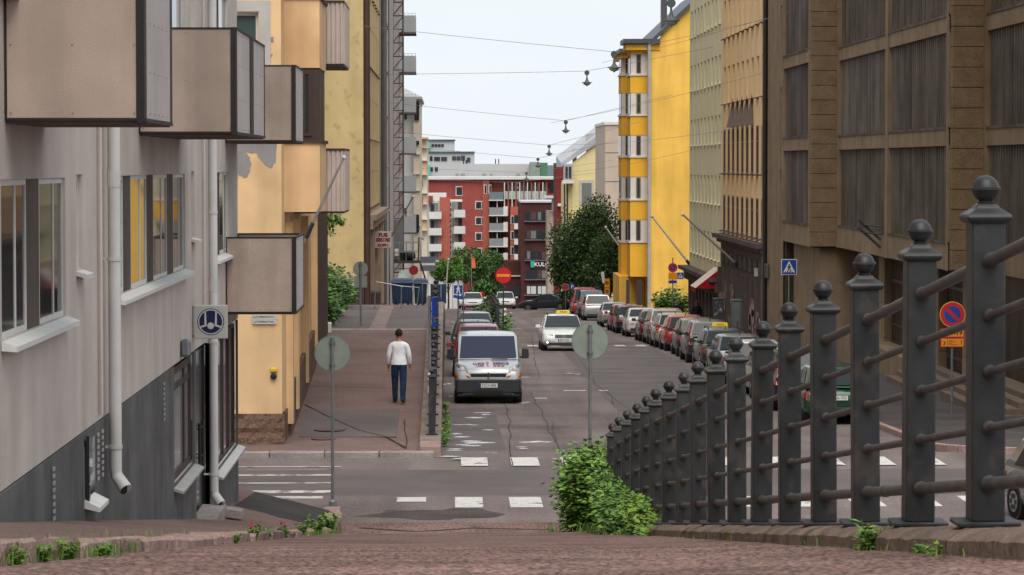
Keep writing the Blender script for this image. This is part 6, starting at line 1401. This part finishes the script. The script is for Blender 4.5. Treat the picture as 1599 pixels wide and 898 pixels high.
def rv(): return Vector((random.gauss(0,1),random.gauss(0,1),random.gauss(0,1))).normalized()
def shrub(name, label, cat, base, stems, spread, height, leafL, mats, per=26, group=None, lean=None):
    o = thing(name, label, cat, base, 0, group); ms = MB(); ml = MB()
    for s in range(stems):
        a = random.uniform(0,2*math.pi); rr = math.sqrt(random.random()); tx_, ty = spread[0]*rr*math.cos(a), spread[1]*rr*math.sin(a)
        hh = height*random.uniform(.55,1)*(1-.25*rr); b0 = Vector((tx_*.55,ty*.55,0)); t0 = Vector((tx_,ty,hh)); mid = b0.lerp(t0,.5)+Vector((random.uniform(-.06,.06),random.uniform(-.06,.06),.08))
        ms.tube([b0,mid,t0], [.012,.009,.004], 4)
        for k in range(per):
            t = random.uniform(.12,1.0); p = b0.lerp(mid,t*2) if t < .5 else mid.lerp(t0,t*2-1); d = rv(); d.z = abs(d.z)*.6; sz = leafL*random.uniform(.6,1.25)
            p = p+d*random.uniform(0,.16*height); leaf(ml, p, d+Vector((0,0,-.25)), Vector((0,0,1))+rv()*.5, sz, sz*.75, random.choices(range(len(mats)), [3]+[1]*(len(mats)-1))[0])
    ob('stem', ms.mesh('stem', STEM), o); ob('leaves', ml.mesh('leaves', mats), o); return o
random.seed(42)
shrub('leafy_shrub', 'big bright green leafy shrub at the far end of the near fence', 'shrub', (2.20,42.6,RAMP(42.6)-.15), 170, (.56,.9), 1.70, .095, [LF,LF,LF2,LFY,LFY,LFD], 110)
shrub('leafy_shrub', 'lower green shrub growing against the fence posts beside the big shrub', 'shrub', (2.10,34.5,RAMP(34.5)-.1), 170, (.28,5.0), .68, .08, [LF,LFY,LF2,LFD], 90)
shrub('weedy_shrub', 'low yellow green plants at the foot of the fence, right of the big shrub', 'shrub', (2.06,30.0,RAMP(30)-.08), 60, (.14,2.4), .46, .07, [LFY,LF,LF2], 50)
def grass(label, pts, n, hmin, hmax, mats, spread, name='grass_tuft'):
    mb = MB()
    for k in range(n):
        b = random.choice(pts); p = Vector((b[0]+random.gauss(0,spread[0]),b[1]+random.gauss(0,spread[1]),b[2])); h = random.uniform(hmin,hmax); a = random.uniform(0,6.28); l = Vector((math.cos(a),math.sin(a),0))*h*random.uniform(.1,.6); w = Vector((-math.sin(a),math.cos(a),0))*h*.05
        m = random.randrange(len(mats)); mb.poly([p-w,p+w,p+w*.7+l*.4+Vector((0,0,h*.65)),p-w*.7+l*.4+Vector((0,0,h*.65))],m); mb.poly([p-w*.7+l*.4+Vector((0,0,h*.65)),p+w*.7+l*.4+Vector((0,0,h*.65)),p+l+Vector((0,0,h))],m)
    o = ob(name, mb.mesh(name, mats)); return tag(o, label, 'grass', kind='stuff')
grass('dry and green grass fringe below the shrubs', [(1.9+.05*random.random(), y, RAMP(y)-.05) for y in fr(30,45.5,.3)]+[(1.45+.4*random.random(),44.5+random.random(),RAMP(45)-.02) for k in range(8)], 800, .04, .17, [GRASS,LF2,LF,GRASS,DRYG], (.10,.3))
def weed(label, x, y, z, h, n=9, mat=None, group='weeds along the kerbs', flower=None):
    o = thing('weed', label, 'weed', (x,y,z), 0, group); ml = MB(); mats = mat or [LF,LFY,LF2]
    for k in range(n):
        a = random.uniform(0,6.28); d0 = Vector((math.cos(a)*.5,math.sin(a)*.5,1)).normalized(); L = h*random.uniform(.5,1); n2 = 14
        ml.tube([(0,0,0), d0*L], [.004,.002], 3, 0)
        for j in range(n2):
            p = d0*L*(.15+.85*j/n2); d = rv(); d.z = abs(d.z)*.5; sz = h*random.uniform(.16,.34); leaf(ml, p, d, Vector((0,0,1)), sz, sz*.55, random.randrange(len(mats)))
    ob('leaves', ml.mesh('leaves', mats), o)
    if flower:
        mf = MB()
        for k in range(8): leaf(mf, Vector((random.uniform(-.06,.06),random.uniform(-.06,.06),h*random.uniform(.7,1.1))), rv(), Vector((0,0,1)), .045, .04, 0)
        ob('flower', mf.mesh('flower', flower), o)
    return o
FLW = M('red petals', (.25,.01,.03), .6)
# along the left kerb
k_ = 0
for px, Y, h, lab in ((20,11.6,.075,'weed clump at the bottom left corner'),(100,13.2,.085,'tall weed clump third from the left corner'),(60,12.4,.08,'weed clump second from the left corner'),(150,14.3,.06,'weed clump before the fourth kerb stone'),(160,14.6,.07,'thin weed against the dark kerb stone'),(345,23.5,.07,'small weed where the kerb turns pale'),(385,26.5,.12,'weed with dark red flowers on the kerb'),(410,28.5,.10,'weed right of the dark red flowers'),(440,31.5,.12,'weed with a few red flowers further down the kerb'),(470,35,.14,'weed second last along the left kerb'),(505,39,.2,'weed near the end of the left kerb'),(540,43.5,.26,'bushy weed at the very end of the left kerb')):
    weed(lab, -1.74 if Y < 24 else -1.80, Y, RAMP(Y)-.01, h*1.45, 14 if h < .1 else 16, flower=FLW if 'flower' in lab and 'right' not in lab else None)
for a_, b_ in ((17,21),(30,36)): pass
grass('short grass and moss on the left pavement edge', [(-2.05,y,kl(y)+.0) for y in fr(11,22,.5)]+[(-2.02,y,kl(y)) for y in fr(26,40,.7)], 420, .02, .05, [GRASS,LFY], (.05,.15))
grass('grass fringe at the foot of the left kerb', [(-1.77,y,RAMP(y)) for y in fr(11,16,.3)]+[(-1.77,y,RAMP(y)) for y in fr(36,46,.3)], 700, .03, .09, [GRASS,LF2,LFY], (.02,.12))
# weeds on the right by the coping
for px, Y, h, n, lab in ((1405,13.6,.20,14,'tall feathery weed growing from the concrete coping'),(1500,12.0,.12,12,'low broad weed at the foot of the nearest fence post'),(1375,14.0,.08,10,'small weed left of the feathery weed'),(1525,11.7,.11,10,'low leafy weed right of the nearest post foot'),(1320,14.6,.035,8,'flat weed cushion before the coping')):
    p = P(px, 860, Y); weed(lab, min(p.x,2.0), Y, RAMP(Y)-.01, h, n)
grass('sparse grass along the coping on the right', [(1.98,y,RAMP(y)) for y in fr(11,16,.4)]+[(2.0,y,RAMP(y)) for y in fr(20,27,.6)], 240, .02, .07, [GRASS,LFY], (.03,.15))
grass('sparse moss tufts on the reddish ramp', [(random.uniform(-1.2,1.6),random.uniform(9,18),0) for k in range(6)], 0, .01, .02, [GRASS], (.05,.05)) if False else None
# wall weeds right of the left fence wall, rose bush at the second fence, garden shrubs
for Y, h in ((63.5,.55),(65.6,.5),(68,.6),(71,.5),(74.5,.45),(78,.5)): weed('climbing weed below the left fence wall, %s' % {63.5:'nearest the crossing',65.6:'second from the crossing',68:'third from the crossing',71:'before the van',74.5:'beside the van front',78:'beside the van wheel'}[Y], -.08, Y, G(Y), h*.62, 9)
shrub('rose_bush', 'dark green rose bush spilling over the short fence at the no entry sign', 'shrub', (1.75,132,G(132)), 36, (.55,6), 2.2, .20, [LFD,LF2], 60)
o = shrub('rose_bush', 'rose bush with white blossoms hanging over the planter wall', 'shrub', (2.45,130,G(130)), 26, (.35,5), 1.5, .18, [LF2,LFD], 50)
mf = MB()
for k in range(26): leaf(mf, Vector((random.uniform(-.2,.4),random.uniform(-5,4),random.uniform(.4,1.5))), rv(), Vector((0,0,1)), .17, .16, 0)
ob('blossom', mf.mesh('blossom', M('white petals', (.6,.58,.55), .7)), o)
gx = P(540,490,90).x
for i, (px, Y, h, sp, lab) in enumerate(((520,87,1.6,(.5,1.6),'tall garden shrub against the brown cladding'),(545,89,1.25,(.6,1.8),'rounded garden shrub behind the sign pole'),(570,92,1.0,(.45,2.0),'low garden shrub beside the pavement'),(530,98,1.9,(.8,2.5),'large garden shrub under the mustard wall'),(556,104,1.3,(.6,2.5),'farther garden shrub under the mustard wall'))):
    shrub('garden_shrub', lab, 'shrub', (min(P(px,500,Y).x,-3.62-sp[0]*.55),Y,LPV(Y)-.15), 44, sp, h, .16, [LF2,LF,LFD], 46, 'front garden shrubs')
mb = MB(); strip(mb, [-14,-9,-3.6], fr(83.6,121.9,6), lambda x, y: LPV(y)-.05); tag(ob('garden_soil', mb.mesh('garden_soil', M('dark garden soil', (.04,.035,.025), .95, .2, 2))), kind='structure')
mb = MB(); mb.box(-3.9,-3.4,83.6,84.0,LPV(84)-.3,LPV(84)+.25); o = thing('garden_block', 'small pale concrete block at the garden corner', 'block', (-3.65,83.8,LPV(84)-.02)); part('block', mb, WHT, o, bevel=.02)
# creeper on the mustard wall
o = thing('creeper', 'green creeper reaching out in sprays from behind the orange house', 'climbing plant', (-4.0,100,LPV(100))); ml = MB(); ms = MB()
for (px, py, n) in ((530,336,60),(536,345,70),(520,352,40),(520,362,30),(512,392,24),(514,418,26),(520,432,34),(515,340,40)):
    t = P(px,py,92); b = P(498,py+6,92); ms.tube([b, b.lerp(t,.5)+Vector((0,0,.1)), t], [.012,.008,.003], 4)
    for k in range(n): u = random.uniform(.25,1); leaf(ml, b.lerp(t,u)+Vector((0,random.uniform(-.2,.2),.08*math.sin(u*3)+random.gauss(0,.05))), Vector((random.uniform(-.2,1),random.uniform(-.5,.5),random.uniform(-.9,.2))), Vector((0,0,1)), .17, .1, random.randrange(2))
part('stem', ms, STEM, o); part('leaves', ml, [LF2,LF], o)
def tree(name, label, base, crown_c, crown_r, n, leafL, mats, trunk=.28, seed=1, lumps=9, group=None):
    random.seed(seed); o = thing(name, label, 'tree', base, 0, group); cc = Vector(crown_c)-Vector(base); ms = MB(); ml = MB()
    ms.tube([(0,0,-.3),(.03,.02,cc.z*.4),(.0,.05,cc.z*.8),(0,0,cc.z+crown_r[2]*.4)], [trunk,trunk*.8,trunk*.55,trunk*.2], 9)
    L_c = []
    for k in range(lumps):
        d = rv(); q = Vector((d.x*crown_r[0],d.y*crown_r[1],d.z*crown_r[2]))*random.uniform(.35,.78); L_c.append((cc+q, random.uniform(.30,.48)))
        ms.tube([(0,0,max(.4,cc.z+q.z-crown_r[2]*.9)*.8), (cc+q)*.6+Vector((0,0,cc.z*.2)), cc+q], [trunk*.4,trunk*.22,trunk*.06], 6)
    L_c.append((cc, .5))
    for k in range(n):
        c, s = random.choice(L_c); d = rv(); rr = random.random()**.33; p = c+Vector((d.x*crown_r[0],d.y*crown_r[1],d.z*crown_r[2]))*s*rr*random.uniform(.8,1.1)
        dd = (d+rv()*.8+Vector((0,0,-.3))); sz = leafL*random.uniform(.6,1.3); leaf(ml, p, dd, rv(), sz, sz*.6, random.randrange(len(mats)))
    ob('trunk', ms.mesh('trunk', BARK, smooth=True), o); ob('crown', ml.mesh('crown', mats), o); return o
c = P(914,392,236); tree('leafy_tree', 'big dark green leafy tree at the end of the right row', (c.x,236,G(236)), (c.x+.1,236,c.z-.1), (3.1,3.1,5.3), 40000, .23, [LFD,LFD,LFD,LF2], .25, 5, 44)
c = P(948,425,232); tree('leafy_tree', 'lower dark tree merging with the right side of the big tree', (c.x,232,G(232)), (c.x,232,c.z+.3), (1.7,2.5,3.2), 14000, .22, [LFD,LFD,LF2,LFD], .16, 6, 22)
for i, (px, py, Y, rx, rzz, mats, lab) in enumerate(((700,425,300,1.9,1.6,[LF,LF2,LF2],'yellow green street tree behind the blue hoarding'),(735,418,305,2.1,2.0,[LF2,LFD,LF2],'mid green street tree between the two orange banners'),(768,425,310,1.7,2.6,[LF2,LFD],'slender green street tree left of the no entry sign'),(752,452,262,1.4,1.2,[LFD,LF2],'dark low tree behind the parked white saloon'))):
    c = P(px,py,Y); tree('street_tree', lab, (c.x,Y,G(Y)), c, (rx,rx,rzz), 3200, .32, mats, .12, 20+i, 10, 'street trees in the dip')
c = P(1052,462,176); shrub('round_bush', 'dark green rounded bush before the yellow gable wall', 'shrub', (c.x,176,RPV(176)), 60, (1.25,1.5), 2.4, .24, [LF2,LFD,LF], 50)
# ------------------------------------------------------------------ people
SKIN = M('skin', (.30,.16,.11), .6, .08, 8); SHIRT = M('white knit shirt', (.74,.75,.78), .9, .06, 6, bump=1.0, bscale=7); JEANS = M('blue jeans', (.018,.035,.075), .9, .4, 4, bump=1.0, bscale=9); SHOE = M('dark shoe leather', (.02,.018,.018), .6); HAIR = M('short dark brown hair', (.03,.018,.012), .8, .2, 20, bump=.6, bscale=60); CLOTH_D = M('dark jacket cloth', (.018,.018,.024), .9, .2, 5); CLOTH_G = M('grey patterned cloth', (.12,.12,.14), .9, .5, 14); HAIR_R = M('reddish hair', (.16,.05,.02), .7, .2, 20)
def person(label, loc, rz, top, legs, hair, stride=.22, hgt=1.8, arms=((-.30,.02),(.28,.02)), long_hair=False):
    root = thing('person', label, 'person', loc, rz, None); s = hgt/1.8
    V = []; E = []; RD = []
    def v(x, y, z, r, par=None):
        V.append((x*s, y*s, z*s)); RD.append(r*s if not isinstance(r, tuple) else (r[0]*s, r[1]*s)); i = len(V)-1
        if par is not None: E.append((par, i))
        return i
    pel = v(0,0,.96,(.17,.135)); wa = v(0,.01,1.10,(.17,.125),pel); ch = v(0,.02,1.28,(.195,.13),wa); sh0 = v(0,.0,1.41,(.12,.09),ch); nk = v(0,.01,1.50,(.058,.058),sh0); hd0 = v(0,.03,1.58,(.07,.08),nk); hd1 = v(0,.035,1.66,(.080,.098),hd0); hd2 = v(0,.03,1.745,(.066,.085),hd1)
    for sx, st in ((-1,stride),(1,-stride)):
        hip = v(sx*.095,0,.90,.115,pel); kn = v(sx*.105,st*.55+.03,.50,.083,hip); cf = v(sx*.105,st*.8,.30,.074,kn); an = v(sx*.10,st,.10,.062,cf); v(sx*.105,st-.05,.05,.045,an); v(sx*.115,st+.14,.035,.042,an)
    tips = []
    for sx, (ax, ay) in zip((-1,1), arms):
        sd_ = v(sx*.185,0,1.375,.078,sh0); el = v(sx*.245,-.02+ay,1.14,.062,sd_); fo = v(sx*.252,.04+ay,1.0,.052,el); wr = v(sx*.255,.09+ay,.90,.030,fo); pm = v(sx*.262,.11+ay,.84,.034,wr)
        for k in range(4): f1 = v(sx*.262+.0,.085+.018*k+ay,.79,.0095,pm); v(sx*.252,.09+.018*k+ay,.75-.006*abs(k-1.5),.008,f1)
        t1 = v(sx*.245,.14+ay,.85,.010,wr); v(sx*.24,.155+ay,.81,.009,t1)
    me = bpy.data.meshes.new('body'); me.from_pydata(V, E, []); o = bpy.data.objects.new('body', me); COL.objects.link(o)
    md = o.modifiers.new('skin', 'SKIN'); md.use_smooth_shade = True
    for i, r in enumerate(RD): me.skin_vertices[0].data[i].radius = r if isinstance(r, tuple) else (r, r)
    me.skin_vertices[0].data[0].use_root = True
    ss = o.modifiers.new('sub', 'SUBSURF'); ss.levels = 2; ss.render_levels = 2
    dg = bpy.context.evaluated_depsgraph_get(); m2 = bpy.data.meshes.new_from_object(o.evaluated_get(dg)); bpy.data.objects.remove(o)
    m2.materials.clear()
    for m in (SKIN, top, legs, SHOE): m2.materials.append(m)
    for p in m2.polygons:
        c = p.center/s; p.use_smooth = True
        if c.z > 1.475: k = 0
        elif abs(c.x) > .20 and c.z < .93: k = 0
        elif c.z > .96 or abs(c.x) > .22: k = 1
        elif c.z > .10: k = 2
        else: k = 3
        p.material_index = k
    b = ob('body', m2, root)
    # shirt hem
    mb = MB(); n = 20
    ringv = lambda rx, ry, z: [(rx*s*math.cos(2*math.pi*k/n), ry*s*math.sin(2*math.pi*k/n), z*s) for k in range(n)]
    a, c, d, e = ringv(.165,.125,1.12), ringv(.19,.15,1.0), ringv(.192,.152,.925), ringv(.18,.14,.925)
    for q in (a, c, d, e): mb.v += q
    for i in range(3):
        for k in range(n): mb.f.append((i*n+k, i*n+(k+1) % n, (i+1)*n+(k+1) % n, (i+1)*n+k)); mb.m.append(0)
    ob('shirt_hem', mb.mesh('shirt_hem', top, smooth=True), b)
    # hair cap, ears, nose
    mb = MB(); mb.lathe([(.101*math.cos(t), .105*math.sin(t)) for t in [R(-18+11.5*k) for k in range(10)]], 18)
    hm = mb.mesh('hair', hair, smooth=True); hm.transform(Matrix.Scale(s,4)); hm.transform(Matrix.Rotation(R(14),4,'X')); ho = ob('hair', hm, b, (0,.005*s,1.665*s)); ho.scale = (.88,1.03,1.05)
    mb = MB(); 
    for sx in (-1,1): mb.lathe([(.006,-.03),(.016,-.012),(.018,.012),(.008,.03)], 8, (sx*.084*s,.03*s,1.645*s))
    mb.hexa([(-.018*s,.12*s,1.60*s),(.018*s,.12*s,1.60*s),(.012*s,.145*s,1.605*s),(-.012*s,.145*s,1.605*s),(-.008*s,.11*s,1.66*s),(.008*s,.11*s,1.66*s),(.006*s,.122*s,1.66*s),(-.006*s,.122*s,1.66*s)]); ob('ears_and_nose', mb.mesh('ears_and_nose', SKIN, smooth=True), b)
    mb = MB()
    for sx in (-1,1): mb.lathe([(.002,-.01),(.011,-.004),(.011,.004),(.002,.01)], 8, (sx*.034*s,.118*s,1.662*s))
    mb.box(-.025*s,.025*s,.110*s,.128*s,1.565*s,1.572*s); ob('eyes_and_mouth', mb.mesh('eyes_and_mouth', BLACK), b)
    if long_hair:
        mb = MB(); mb.lathe([(.05,-.20),(.09,-.12),(.10,.0),(.085,.08)], 12); hm = mb.mesh('hair', hair, smooth=True); ob('hair', hm, b, (0,-.03*s,1.62*s))
    return root
p = gp(621,630,LPV); person('man in white long-sleeved shirt and blue jeans walking away up the left pavement', (P(623,600,p.y).x,p.y,LPV(p.y)), R(-4), SHIRT, JEANS, HAIR, .14, 1.82)
person('person with reddish hair and dark open jacket walking on the right pavement', (P(1088,480,144).x,144,RPV(144)), R(175), CLOTH_D, JEANS, HAIR_R, .15, 1.72, long_hair=True)
person('person in dark clothes half hidden behind the bush on the right pavement', (P(1056,480,147).x,147,RPV(147)), R(185), CLOTH_D, CLOTH_D, HAIR, .12, 1.74)
person('small figure in red top beside the far parked white cars', (P(752,462,242).x,241,G(241)), R(20), M('red top', (.4,.02,.02), .9), JEANS, HAIR, .1, 1.7)
